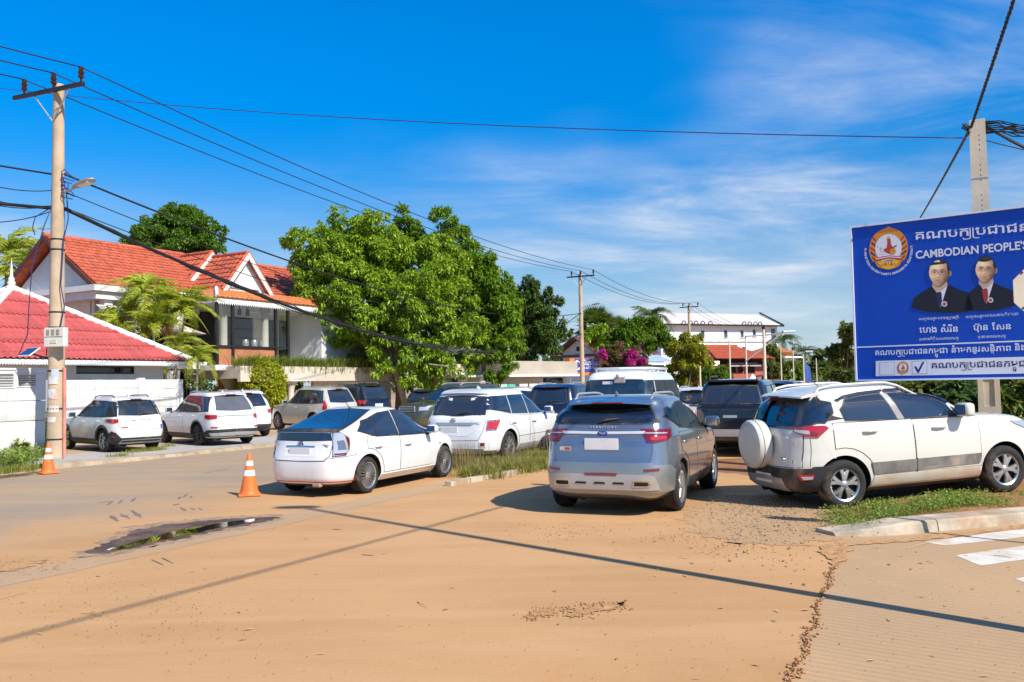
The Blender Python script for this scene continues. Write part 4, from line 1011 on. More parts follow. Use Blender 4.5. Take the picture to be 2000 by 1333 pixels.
    def gable(vf, vb, hw, zb, za, ped):
        g = MB(); sl = math.hypot(hw, za-zb); objs = []
        for sg in (-1, 1):
            q = [loc(uc+sg*hw, vf, zb), loc(uc+sg*hw, vb, zb), loc(uc, vb, za), loc(uc, vf, za)]; n = (q[1]-q[0]).cross(q[2]-q[0]).normalized()
            if n.z < 0: n.negate()
            g.quad_prism([p-n*.08 for p in q], n, .08)
        go = g.build('gable_roof', ORT, root, fix=True)
        for sg in (-1, 1):
            o_ = loc(uc+sg*hw, vf if sg < 0 else vb, zb); ux = Vector((0, 1, 0)) if sg < 0 else Vector((0, -1, 0)); uu = (loc(uc, 0, za)-loc(uc+sg*hw, 0, zb)); uu.normalize()
            if sg < 0: tile_courses(go, loc(uc-hw, vb, zb), Vector((0, -1, 0)), uu, abs(vf-vb), sl, 8, ORT)
            else: tile_courses(go, loc(uc+hw, vf, zb), Vector((0, 1, 0)), uu, abs(vf-vb), sl, 8, ORT)
            bbm = MB(); a, c = loc(uc, vf+.02, za+.06), loc(uc+sg*(hw+.05), vf+.02, zb-.02); d = Vector((0, 0, -.36)); bbm.quad_prism([a, c, c+d*.8, a+d], (0, -1, 0), .06); bbm.build('barge_board', WHITEP, go, fix=True)
            rb = MB(); rb.tube([loc(uc, vf+.02, za+.10), loc(uc+sg*(hw+.05), vf+.02, zb+.05)], .07, 6); rb.build('ridge_cap', ORT, go, 50)
        r = MB(); r.tube([loc(uc, vf+.05, za+.05), loc(uc, vb, za+.05)], .10, 8); r.build('ridge_cap', ORT, go, 50)
        if ped:
            p_ = MB(); p_.add([loc(uc-hw+.05, vf-.25, zb), loc(uc+hw-.05, vf-.25, zb), loc(uc, vf-.25, za-.1)], [(0, 1, 2)]); p_.build('pediment', WHITEP, root)
            k = .58; m_ = MB(); zc = zb+.22; m_.quad_prism([loc(uc-hw*k, vf-.22, zc), loc(uc+hw*k, vf-.22, zc), loc(uc, vf-.22, zc+(za-zb)*k)], (0, -1, 0), .06); m_.build('pediment_relief', PLASTG, root, fix=True)
            part_box('pediment_base', root, WHITEP, uc-hw-.1, uc+hw+.4, vf-.35, vf+.05, zb-.16, zb-.01)
    gable(-1.2, -3.9, 2.15, EH-.05, RH-.12, True); gable(1.45, -1.4, 1.62, 6.62, 8.62, True)
    # glazed balcony: steel posts, panes, round columns, counter
    X = [U0-.05]+[ (Matrix.Translation(O) @ Matrix.Rotation(ang, 4, 'Z')).inverted() @ line_at(Vector((O.x, O.y, 0))+UV*VF, UR, x) for x in (455.5, 540, 564)]
    X = [X[0]]+[p.x for p in X[1:]]
    for x in X: part_box('steel_post', root, STEEL, x-.07, x+.07, VF-.10, VF+.04, 2.80, ZF-.12)
    part_box('steel_rail', root, STEEL, X[0]+.071, X[-1]-.071, VF-.10, VF+.03, ZF-.20, ZF-.125)
    for x0, x1 in zip(X, X[1:]):
        pm_ = MB(); pm_.poly([loc(x0+.07, VF-.03, 3.92), loc(x1-.07, VF-.03, 3.92), loc(x1-.07, VF-.03, ZF-.20), loc(x0+.07, VF-.03, ZF-.20)]); pm_.build('pane', CLRG, root)
    part_box('counter_front', root, BRICKO, X[0]+.07, X[2]-.07, VF-.14, VF-.045, 2.95, 3.82); part_box('counter_top', root, STEEL, X[0]+.07, X[-1]-.07, VF-.5, VF+.06, 3.822, 3.90)
    wq = line_at(Vector((O.x, O.y, 0))+UV*1.45, UR, 437); inv = (Matrix.Translation(O) @ Matrix.Rotation(ang, 4, 'Z')).inverted()
    for x in (437.5, 518):
        c = inv @ line_at(Vector((O.x, O.y, 0))+UV*1.45, UR, x); m = MB(); m.lathe([(.24, 2.95), (.24, 3.1), (.19, 3.15), (.175, 5.6), (.21, 5.66), (.26, 5.72), (.26, ZF-.10)], 20, c=(c.x, c.y, 0)); m.build('round_column', CREAMW, root, 50)
    for k, x in enumerate((480, 497, 512)):
        c = inv @ line_at(Vector((O.x, O.y, 0))+UV*1.3, UR, x); m = MB(); m.lathe([(.16, 0), (.18, .25), (.13, .36), (.0, .38)], 12, c=(c.x, c.y, 3.90)); m.build('counter_urn', SILVERP, root, 50)
    for x in (468, 484): 
        c = inv @ line_at(Vector((O.x, O.y, 0))+UV*1.2, UR, x); m = MB(); m.lathe([(.10, -.32), (.10, -.02), (.03, 0), (.03, .14)], 12, c=(c.x, c.y, ZF-.24)); m.build('spot_lamp', STEEL, root, 50)
    part_box('balcony_floor', root, WHITEP, U0-.3, 8.0, 1.152, VF+.16, 2.70, 2.95)
    part_box('balcony_floor', root, WHITEP, 8.002, 18, -.8, VF-.1, 2.70, 2.95)
    # railing on the left of the balcony
    rl = MB(); a0 = U0-2.4
    for i in range(22): rl.box((a0+i*.108, -1.1, 3.52), (.02, .02, .80))
    rl.box((a0+1.14, -1.1, 3.94), (2.35, .05, .05)); rl.box((a0+1.14, -1.1, 3.16), (2.35, .04, .03)); rl.build('railing', STEEL, root)
    # white block on the right, with the dark door beside it
    e = inv @ line_at(Vector((O.x, O.y, 0))+UV*1.7, UR, 629); part_box('side_block', root, PLASTG, e.x, e.x+7.2, -4.0, 1.7, 2.96, 6.0); part_box('side_roof', root, WHITEP, e.x-1.2, e.x+7.4, -4.2, 1.95, 6.03, 6.16)
    # terrace band and planter
    t0 = inv @ line_at(Vector((O.x, O.y, 0))+UV*3.2, UR, 470); t1 = inv @ line_at(Vector((O.x, O.y, 0))+UV*3.2, UR, 772)
    part_box('terrace_band', root, BEIGE, t0.x, t1.x, 3.0, 3.2, 2.14, 2.88); part_box('terrace_floor', root, BEIGE, t0.x, t1.x, -.5, 2.998, 2.30, 2.55); part_box('terrace_floor', root, BEIGE, t0.x, t0.x+.2, .4, 2.998, 2.552, 2.88)
    # ground floor
    g0 = inv @ line_at(Vector((O.x, O.y, 0))+UV*2.2, UR, 613); g1 = inv @ line_at(Vector((O.x, O.y, 0))+UV*2.2, UR, 764)
    gw2 = MB(); h0, h1 = .25, g1.x-g0.x-1.1; wall_with_holes(gw2, Matrix.Translation((g0.x, -2.2, 0)), g1.x-g0.x, 0, 2.28, [(.02, (g1.x-g0.x)*.66, .95, 1.72)], .2); gw2.box((g1.x-.1, .5, 1.1), (.2, 5, 2.2)); gw2.build('ground_wall', PLAST, root)
    gl = MB(); gl.box((g0.x+(g1.x-g0.x)*.33, -2.1, 1.33), ((g1.x-g0.x)*.66, .03, .78)); gl.build('strip_window', GLASSW, root); part_box('window_bar', root, STEEL, g0.x+(g1.x-g0.x)*.33, g0.x+(g1.x-g0.x)*.36, 2.14, 2.205, .95, 1.72)
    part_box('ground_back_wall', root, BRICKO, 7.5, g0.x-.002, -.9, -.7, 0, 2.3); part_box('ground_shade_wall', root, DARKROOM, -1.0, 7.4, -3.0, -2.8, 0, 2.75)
    for u, v in ((3.2, .9), (6.6, 1.0), (8.9, 2.9)):
        m = MB(); m.lathe([(.22, 0), (.22, .2), (.17, .3), (.16, 1.7), (.24, 1.95), (.42, 2.2), (.46, 2.70 if v < 2 else 2.14)], 16, c=(u, -v, 0)); m.build('ground_column', CREAMW, root, 45)
    fw = part_box('garden_wall', root, PLAST, -1.5, 7.5, 2.4, 2.55, 0, 1.35)
    rl2 = MB()
    for i in range(26): rl2.box((-.5+i*.16, -2.47, 1.62), (.03, .03, .55))
    rl2.box((1.5, -2.47, 1.88), (4.2, .04, .04)); rl2.build('garden_railing', STEEL, root)
    tk = MB(); tk.lathe([(.0, 0), (.3, 0), (.3, .5), (.22, .55), (0, .56)], 12, c=(3.2, 1.4, 2.0)); 
    # awning glimpsed on the left
    aw = MB(); aw.quad_prism([loc(.2, -.2, 5.6), loc(1.5, -.2, 5.6), loc(1.5, .7, 5.1), loc(.2, .7, 5.1)], (0, 0, 1), .03); aw.build('awning', matte('awning_cloth', (.62, .62, .60), .8), root, fix=True)
    umb = MB(); umb.add([loc(4.0, .3, 5.0)]+[loc(4.0+1.4*math.cos(k*math.pi/4), .3+1.4*math.sin(k*math.pi/4), 4.45) for k in range(8)], [(0, 1+k, 1+(k+1) % 8) for k in range(8)]); umb.tube([loc(4.0, .3, 3.1), loc(4.0, .3, 5.0)], .03, 6)
    um = umb.build('balcony_umbrella', matte('umbrella_cloth', (.50, .44, .38), .8))
    um.matrix_world = Matrix.Translation(O) @ Matrix.Rotation(ang, 4, 'Z'); tag(um, 'beige sun umbrella open on the balcony behind the areca palm', 'umbrella')
    # planter grass along the terrace edge
    pts = []; r = random.Random(5); MW = Matrix.Translation(O) @ Matrix.Rotation(ang, 4, 'Z')
    for _ in range(5200):
        p = MW @ loc(r.uniform(t0.x+.1, t1.x-.1), 2.85+r.gauss(0, .16), 2.55); pts.append(tuple(p))
    return root, O, ang, pts
HB, HB_O, HB_A, PLANTER = house_b()
# ------------------------------------------------------------------ grass and weeds
def blade_mesh(name, P, hgt, wid, lean, mat, seed, curl=.5):
    """blades at points P: two-segment tapered strips"""
    r = np.random.RandomState(seed); P = np.asarray(P, float); n = len(P); az = r.uniform(0, 6.283, n); h = hgt*r.uniform(.45, 1.15, n); w = wid*r.uniform(.7, 1.2, n); l = lean*r.uniform(.1, 1.2, n)*h
    d = np.stack([np.cos(az), np.sin(az), 0*az], 1); s = np.stack([-np.sin(az), np.cos(az), 0*az], 1)*w[:, None]/2; up = np.array([0, 0, 1.])
    m = P+d*(l*.35)[:, None]+up*(h*.62)[:, None]; t = P+d*l[:, None]+up*(h*(1-.25*curl*r.uniform(0, 1, n)))[:, None]
    V = np.stack([P-s, P+s, m+s*.8, m-s*.8, t], 1).reshape(-1, 3); i = np.arange(n)[:, None]*5
    F = np.concatenate([i+[0, 1, 2], i+[0, 2, 3], i+[3, 2, 4]], 0); return np_mesh(name, V, F, mat)
def leafmat(name, c1, c2, trans=.35, rough=.5, spec=.35):
    t = NT(name); g = t.N.new('ShaderNodeNewGeometry'); col = t.mix(g.outputs['Random Per Island'], c1, c2)
    t.color(col); t.set(Roughness=rough); t.b.inputs['Specular IOR Level'].default_value = spec
    tr = t.N.new('ShaderNodeBsdfTranslucent'); mx = t.N.new('ShaderNodeMixShader'); mx.inputs[0].default_value = trans
    hs = t.N.new('ShaderNodeHueSaturation'); hs.inputs['Value'].default_value = 1.25; hs.inputs['Hue'].default_value = .485; t.L.new(col, hs.inputs['Color']); t.L.new(hs.outputs[0], tr.inputs[0])
    t.L.new(t.b.outputs[0], mx.inputs[1]); t.L.new(tr.outputs[0], mx.inputs[2]); t.L.new(mx.outputs[0], t.N['Material Output'].inputs[0]); return t.m
GR1 = leafmat('grass_green', (.13, .18, .02), (.33, .31, .06)); GR2 = leafmat('grass_dry', (.30, .24, .10), (.22, .15, .06), .25); GR3 = leafmat('weed_green', (.10, .18, .02), (.28, .35, .06))
def in_quad(c, u, v):
    a, b, d, e = c; return a.lerp(b, u).lerp(e.lerp(d, u), v)
def clumped(corners, n, k, sd, seed, zf=None):
    r = random.Random(seed); C = [in_quad(corners, r.random(), r.random()) for _ in range(k)]; out = []
    for _ in range(n):
        c = r.choice(C); p = c+Vector((r.gauss(0, sd), r.gauss(0, sd), 0)); out.append((p.x, p.y, zf(p.x, p.y) if zf else c.z))
    return out
MED = [gnd(*p) for p in ((886, 946), (1072, 914), (1085, 888), (905, 908))]
md = MB(); e1, e2 = gnd(880, 951), gnd(1078, 913)
for i in range(5):                                   # low edging stones along the grass strip
    pass
ek = thing('grass_strip_kerb', None, None); tag(ek, kind='structure')
for i in range(6):
    a, b = e1.lerp(e2, i/6+.004), e1.lerp(e2, (i+1)/6-.004); d = (b-a).normalized(); n_ = Vector((-d.y, d.x, 0)); k_ = MB()
    k_.quad_prism([a, b, b+n_*.14, a+n_*.14], (0, 0, 1), .085); k_.build('kerb_stone', KERBM, ek, fix=True)
sheet('grass_strip_soil', [MED[0]+Vector((-.1, -.05, 0)), MED[1], MED[2]+Vector((.6, .8, 0)), MED[3]+Vector((-.1, 1.0, 0))], .012, VERGE)
tag(link('grass', blade_mesh('grass', clumped(MED, 13000, 40, .17, 3), .25, .011, .8, GR1, 1)), kind='stuff')
tag(link('grass', blade_mesh('grass', clumped(MED, 2600, 46, .17, 3), .30, .007, .8, GR2, 2)), kind='stuff')
BK = [gnd(*p) for p in ((880, 930), (1060, 895), (1075, 882), (890, 908))]
tag(link('grass', blade_mesh('dry_grass', clumped(BK, 900, 40, .16, 9), .62, .007, .30, GR2, 4, .2)), kind='stuff')
VG = [gnd(*p) for p in ((1640, 1046), (1900, 1005), (1920, 990), (1640, 1002))]
def vz(x, y): return verge_z(x, y)
def low_weed(name, pts, size, mat, seed):
    """small flat leaves close to the soil"""
    r = np.random.RandomState(seed); P = np.asarray(pts, float); n = len(P); az = r.uniform(0, 6.283, n); el = r.uniform(.1, 1.0, n); s = size*r.uniform(.5, 1.3, n)
    d = np.stack([np.cos(az)*np.cos(el), np.sin(az)*np.cos(el), np.sin(el)], 1); w = np.stack([-np.sin(az), np.cos(az), r.uniform(-.3, .3, n)], 1)*(s*.30)[:, None]
    b = P; t = P+d*s[:, None]; m = (b+t)/2+np.array([0, 0, .25])*s[:, None]*.3
    V = np.stack([b, m+w, t, m-w], 1).reshape(-1, 3); return np_mesh(name, V, np.arange(n*4).reshape(n, 4), mat)
def raised(pts, h, seed): 
    r = random.Random(seed); return [(x, y, z+h*r.random()**1.5) for x, y, z in pts]
tag(link('verge_weeds', low_weed('verge_weeds', raised(clumped(VG, 11500, 30, .13, 5, vz), .12, 1), .034, GR3, 2)), kind='stuff')
V2 = [gnd(1700, 962), gnd(1985, 935), gnd(2000, 905), gnd(1720, 940)]
V2 = [NOSE+KD*a+KN*b for a, b in ((2.6, 2.9), (6.0, 2.4), (6.5, 4.6), (3.0, 4.4))]
tag(link('verge_weeds', low_weed('verge_weeds', raised(clumped(V2, 6000, 26, .25, 6, vz), .10, 2), .042, GR3, 3)), kind='stuff')
V3 = [NOSE+KD*a+KN*b for a, b in ((2.5, .55), (6.5, .5), (6.5, 1.5), (3.0, 1.4))]
tag(link('verge_weeds', low_weed('verge_weeds', raised(clumped(V3, 2200, 22, .12, 7, vz), .06, 3), .035, GR3, 5)), kind='stuff')
# weeds along the kerb and wall on the left
W1 = [gnd(*p, .1) for p in ((0, 900), (100, 884), (110, 896), (0, 922))]
tag(link('wall_weeds', low_weed('wall_weeds', raised(clumped(W1, 2600, 22, .16, 8), .30, 4), .085, GR3, 6)), kind='stuff')
W2 = [gnd(*p, .1) for p in ((-20, 924), (90, 913), (90, 917), (-20, 929))]
tag(link('kerb_grass', blade_mesh('kerb_grass', clumped(W2, 1500, 20, .10, 9), .14, .012, .7, GR1, 7)), kind='stuff')
W3 = [gnd(*p, .1) for p in ((205, 890), (330, 872), (330, 878), (205, 897))]
tag(link('kerb_grass', blade_mesh('kerb_grass', clumped(W3, 900, 12, .12, 10), .12, .012, .7, GR1, 8)), kind='stuff')
def tall_weed(x, y, h, n, seed, label, name='weed_plant'):
    r = random.Random(seed); p = gnd(x, y, .1); t = thing(name, label, 'plant', p); st = MB(); pts = []
    for i in range(n):
        a = r.uniform(0, 6.28); L = h*r.uniform(.6, 1.0); q = Vector((math.cos(a), math.sin(a), 0))*r.uniform(.02, .3)
        P = [Vector((0, 0, 0))+q*.2, q*.6+Vector((0, 0, L*.5)), q+Vector((0, 0, L))]; st.tube(P, [.008, .006, .003], 5)
        for k in range(46):
            u = .15+.85*r.random(); m = P[0].lerp(P[1], u*2) if u < .5 else P[1].lerp(P[2], u*2-1); pts.append((m.x+r.gauss(0, .03), m.y+r.gauss(0, .03), m.z))
    st.build('stems', GR2, t); link('foliage', low_weed('foliage', pts, .13, GR3, seed), t)
tall_weed(88, 884, 1.15, 12, 1, 'tall green weed against the white wall left of the utility pole')
tall_weed(125, 882, .75, 9, 2, 'tall green weed just right of the foot of the utility pole')
tall_weed(36, 893, .45, 8, 3, 'low yellow green weed at the foot of the white vent wall')
PGR = leafmat('planter_grass', (.12, .20, .025), (.30, .34, .06), .4)
tag(link('planter_grass', blade_mesh('planter_grass', PLANTER, .95, .035, .8, PGR, 12, .8)), kind='stuff')
# ------------------------------------------------------------------ trees and palms
def rosettes(C, O, nleaf, size, width, droop, seed, spread=1.0):
    """leaf tufts: C twig tips (n,3), O outward directions; each leaf is a kinked quad"""
    r = np.random.RandomState(seed); n = len(C); C = np.repeat(C, nleaf, 0); O = np.repeat(O, nleaf, 0); m = len(C)
    d = O*.7+r.normal(0, .62*spread, (m, 3)); d[:, 2] -= droop*r.uniform(.3, 1.2, m); d /= np.linalg.norm(d, axis=1)[:, None]+1e-9
    L = size*r.uniform(.6, 1.25, m); up = np.tile([0, 0, 1.], (m, 1))+r.normal(0, .45, (m, 3)); s = np.cross(d, up); s /= np.linalg.norm(s, axis=1)[:, None]+1e-9
    nn = np.cross(s, d); w = width*L*r.uniform(.8, 1.2, m)
    b = C+r.normal(0, size*.10, (m, 3)); mid = b+d*(L*.48)[:, None]+nn*(L*.10)[:, None]; tip = b+d*L[:, None]-nn*(L*.05)[:, None]-np.array([0, 0, 1.])*(L*droop*.25)[:, None]
    V = np.stack([b, mid+s*w[:, None]/2, tip, mid-s*w[:, None]/2], 1).reshape(-1, 3)
    return V, np.arange(m*4).reshape(m, 4)
def crown_points(blobs, n, seed, rough=.22, inner=.25):
    """twig tips gathered in tufts over lumpy blobs (cx, cy, cz, rx, ry, rz); the gaps between tufts stay open"""
    r = np.random.RandomState(seed); B = np.array(blobs, float); wt = (B[:, 3]*B[:, 4]*B[:, 5])**(2/3); K = max(8, int(n/26))
    kb = r.choice(len(B), K, p=wt/wt.sum()); d = r.normal(size=(K, 3)); d[:, 2] += .15; d /= np.linalg.norm(d, axis=1)[:, None]
    inn = r.uniform(size=K) < inner; rad = np.where(inn, r.uniform(.25, .75, K), r.uniform(1-rough*1.1, 1+rough*.75, K)); C = B[kb, :3]+d*B[kb, 3:]*rad[:, None]
    sz = B[kb, 3:].mean(1)*r.uniform(.13, .30, K); k = r.choice(K, n, p=(sz**1.6)/(sz**1.6).sum()); g = r.normal(size=(n, 3)); g /= np.linalg.norm(g, axis=1)[:, None]; rr = r.uniform(.35, 1, n)**.5
    P = C[k]+g*(sz[k]*rr)[:, None]*np.array([1.15, 1.15, .8]); o = g*.8+d[k]*.6; o /= np.linalg.norm(o, axis=1)[:, None]+1e-9
    return P, o
def skin_points(blobs, n, seed, rough=.08):
    """tips spread evenly over the blobs, for clipped bushes"""
    r = np.random.RandomState(seed); B = np.array(blobs, float); wt = (B[:, 3]*B[:, 4]*B[:, 5])**(2/3); k = r.choice(len(B), n, p=wt/wt.sum()); d = r.normal(size=(n, 3)); d /= np.linalg.norm(d, axis=1)[:, None]
    return B[k, :3]+d*B[k, 3:]*(1-rough+rough*r.normal(0, .8, n))[:, None], d
LEAFS = {}
def leaves(c1, c2, tr=.35):
    key = (c1, c2, tr)
    if key not in LEAFS: LEAFS[key] = leafmat('leaves', c1, c2, tr)
    return LEAFS[key]
BARK = matte('bark', (.17, .125, .09), .95, .35, 5, .7); BARKP = matte('bark_pale', (.32, .26, .20), .95, .3, 5, .6)
def limb_tubes(mb, base, tips, r0, rng, fork=.45, seg=8):
    top = base.lerp(sum(tips, Vector())/len(tips), fork)
    mid = base.lerp(top, .5)+Vector((rng.uniform(-.12, .12), rng.uniform(-.12, .12), 0))*r0*4
    mb.tube([base-Vector((0, 0, .05)), base+Vector((0, 0, .15)), mid, top], [r0*1.35, r0*1.05, r0*.9, r0*.75], 10)
    for t in tips:
        m = top.lerp(t, .5)+Vector((rng.uniform(-.3, .3), rng.uniform(-.3, .3), rng.uniform(0, .3)))*(t-top).length*.3
        mb.tube([top-Vector((0, 0, .1)), m, t], [r0*.5, r0*.32, r0*.10], seg)
def tree(name, label, base, blobs, n, nleaf, size, width, cols, seed, droop=.5, r0=.2, bark=None, group=None, trans=.35, fork=.5, rough=.22, inner=.25, cat='tree', extra_trunks=(), skin=False):
    rng = random.Random(seed); t = thing(name, label, cat, base, 0, group); B = Vector(base)
    P, D = skin_points(blobs, n, seed) if skin else crown_points(blobs, n, seed, rough, inner); V, F = rosettes(P-np.array(B), D, nleaf, size, width, droop, seed+1)
    link('crown', np_mesh('crown', V, F, leaves(*cols, trans)), t)
    tr = MB(); tips = [Vector(b[:3])-B for b in blobs]; limb_tubes(tr, Vector((0, 0, 0)), tips, r0, rng, fork)
    tr.build('trunk', bark or BARK, t, 60)
    for (x, y, r1, bk) in extra_trunks:
        e = MB(); q = Vector((x, y, 0)); e.tube([q-Vector((0, 0, .05)), q+Vector((.03, .02, 1.2)), q+Vector((-.05, .06, 3.0)), q+Vector((.1, .1, 5.0))], [r1*1.2, r1, r1*.9, r1*.6], 10); e.build('trunk', bk, t, 60)
    return t
def pb(x, y, Y, rx, ry, rd=None):
    """crown blob seen at pixel x, y at distance Y with pixel radii"""
    p = at(x, y, Y); s = Y/FPX; return (p.x, p.y, p.z, rx*s, (rd or (rx+ry)/2)*s, ry*s)
def gr(x, Y, z=0.0):
    p = at(x, 800, Y); return (p.x, p.y, z)
LIME = ((.075, .21, .008), (.42, .56, .045)); MIDG = ((.06, .15, .012), (.18, .29, .022)); DARKG = ((.040, .090, .014), (.115, .175, .028)); YEL = ((.17, .22, .012), (.42, .40, .03)); OLV = ((.075, .115, .018), (.20, .22, .045))
# the group of big trees in front of the terrace
tree('mango_tree', 'big lime green tree with drooping leaf clusters in front of the terrace wall', gr(797, 50),
     [pb(622, 520, 49, 52, 62), pb(660, 585, 48, 52, 40), pb(700, 470, 50, 60, 48), pb(765, 500, 50, 78, 62), pb(705, 545, 49, 60, 50), pb(770, 590, 48, 70, 55), pb(840, 590, 49, 62, 60), pb(850, 530, 51, 55, 50), pb(730, 650, 49, 62, 32), pb(880, 650, 50, 50, 42), pb(842, 712, 49, 46, 40), pb(770, 690, 51, 50, 22), pb(690, 640, 48, 44, 26), pb(590, 555, 48, 26, 24), pb(640, 452, 50, 26, 20), pb(728, 436, 50, 34, 18), pb(690, 425, 50, 16, 12), pb(590, 500, 49, 20, 30), pb(640, 630, 47, 20, 14), pb(900, 720, 48, 22, 20), pb(745, 720, 48, 22, 26), pb(795, 728, 48, 26, 22), pb(812, 690, 48, 40, 24), pb(725, 690, 47.5, 26, 18), pb(830, 745, 49, 34, 18), pb(700, 690, 50, 26, 16), pb(800, 640, 49, 60, 40)],
     18500, 8, .28, .32, LIME, 11, droop=.5, r0=.20, bark=BARKP, fork=.50, rough=.55, extra_trunks=((-.55, .8, .30, BARK), (.75, 1.0, .34, BARK), (1.5, 1.8, .42, matte('bark_brown', (.26, .17, .10), .95, .3, 5, .6))))
tree('columnar_tree', 'tall dark green tree with pointed tops behind the lime green tree', gr(900, 55),
     [pb(790, 430, 55, 20, 26), pb(800, 470, 55, 40, 34), pb(865, 445, 54, 26, 34), pb(880, 490, 54, 50, 44), pb(930, 540, 54, 48, 46), pb(925, 500, 55, 22, 16), pb(950, 600, 54, 52, 48), pb(900, 610, 55, 52, 50), pb(975, 650, 54, 40, 44), pb(930, 680, 54, 52, 32), pb(985, 605, 54, 30, 30)],
     9500, 9, .29, .32, ((.07, .18, .010), (.25, .40, .025)), 23, droop=.35, r0=.25, fork=.35, rough=.30)
tree('mango_tree', 'dark green round mango tree right of the tall pointed tree', gr(1010, 60),
     [pb(1050, 592, 60, 36, 44), pb(1015, 610, 60, 36, 44), pb(1035, 650, 60, 48, 40), pb(1078, 655, 59, 32, 30), pb(1020, 690, 59, 30, 22), pb(985, 570, 61, 20, 14)],
     4600, 9, .28, .30, DARKG, 37, droop=.5, r0=.2, trans=.25, fork=.45)
tree('rain_tree', 'round bright tree rising behind the orange tiled roof', gr(345, 62),
     [pb(300, 470, 62, 44, 42), pb(352, 440, 62, 46, 36), pb(395, 470, 61, 40, 40), pb(345, 480, 61, 52, 34), pb(275, 495, 62, 26, 20), pb(410, 495, 61, 26, 22)], 5200, 9, .27, .34, ((.06, .16, .012), (.19, .32, .03)), 41, droop=.4, r0=.25, fork=.6)
tree('young_tree', 'slim young tree with sparse leaves in front of the beige shop wall', gr(970, 52),
     [pb(972, 735, 52, 20, 22), pb(960, 700, 52, 18, 14), pb(1000, 725, 52, 14, 14)], 420, 8, .30, .30, MIDG, 43, r0=.09, fork=.6)
tree('clipped_bush', 'round clipped yellow green bush at the end of the terrace planter', gr(508, 42.5, .1),
     [pb(508, 745, 42.5, 47, 44), pb(500, 775, 42.5, 44, 26), pb(530, 770, 42.5, 26, 24), pb(490, 722, 42.5, 26, 20)], 4600, 8, .13, .5, ((.22, .30, .012), (.58, .58, .04)), 47, droop=.1, r0=.10, cat='bush', fork=.3, skin=True)
# beyond: towards the end of the street
for i, (lb, x, Y, bl, n, col, sz) in enumerate((
    ('bushy green tree behind the pink bougainvillea', 1255, 78, [(1225, 655, 30, 22), (1265, 650, 34, 26), (1295, 665, 26, 20), (1210, 668, 20, 14)], 1700, MIDG, .42),
    ('yellow green tree in front of the third utility pole', 1345, 74, [(1345, 690, 30, 30), (1325, 725, 24, 26), (1365, 728, 26, 28), (1350, 665, 20, 18), (1330, 755, 24, 16)], 2100, YEL, .36),
    ('light green bushy tree left of the bougainvillea, behind the dark red roof', 1170, 80, [(1165, 655, 24, 14), (1195, 660, 24, 14)], 700, LIME, .4),
    ('slim tall tree leaning at the left edge of the billboard', 1652, 60, [(1655, 650, 18, 22), (1645, 690, 18, 20), (1660, 715, 20, 22), (1640, 735, 14, 14), (1668, 680, 14, 30)], 1100, OLV, .36),
    ('small green tree in front of the red roofed villa', 1400, 72, [(1395, 728, 24, 9), (1410, 742, 22, 10)], 600, MIDG, .34),
    ('green tree right of the red roofed villa', 1510, 92, [(1505, 695, 14, 18), (1515, 720, 18, 20), (1500, 740, 16, 16)], 900, OLV, .45),
    ('green tree by the roadside below the orange roof', 1545, 96, [(1545, 725, 18, 18), (1560, 740, 20, 14), (1535, 745, 14, 14)], 900, MIDG, .45),
    ('green tree far down the road left of the thin white pole', 1580, 118, [(1580, 728, 16, 20), (1592, 742, 16, 12), (1570, 745, 14, 12)], 700, OLV, .55),
    ('spreading flat topped tree far down the road', 1598, 140, [(1600, 690, 16, 5), (1588, 700, 14, 5), (1612, 702, 14, 5), (1606, 722, 18, 14)], 700, DARKG, .6),
    ('green tree far down the road right of the flat topped one', 1622, 112, [(1620, 735, 14, 14), (1632, 742, 12, 10), (1612, 745, 12, 9)], 600, MIDG, .5),
    ('dark green bush at the left edge of the billboard foot', 1668, 48, [(1662, 740, 14, 10), (1675, 745, 14, 10)], 500, DARKG, .3))):
    tree('street_tree', lb, gr(x, Y), [pb(a, b, Y+(j % 3)-1, c, d) for j, (a, b, c, d) in enumerate(bl)], n, 8, sz, .34, col, 100+i, droop=.4, r0=.14, group='trees along the far street', fork=.5)
tree('bougainvillea', 'bougainvillea full of magenta flowers beside the orange shop sign', gr(1222, 58), [pb(1215, 690, 58, 32, 18), pb(1235, 712, 58, 30, 18), pb(1195, 705, 58, 22, 22), pb(1250, 700, 58, 16, 16)], 1900, 8, .24, .45, ((.10, .11, .03), (.20, .16, .05)), 60, droop=.3, r0=.07, cat='shrub', fork=.4)
bg = bpy.data.objects['bougainvillea']
_P, _D = crown_points([pb(1222, 685, 57.5, 36, 16), pb(1240, 708, 57.3, 30, 20), pb(1198, 695, 57.5, 18, 14), pb(1252, 700, 57.5, 18, 18)], 430, 61, .5, .3); _V, _F = rosettes(_P-np.array(bg.location), _D, 7, .20, .6, .1, 62); link('blossom', np_mesh('blossom', _V, _F, leaves((.38, .02, .15), (.62, .06, .34), .4)), bg)
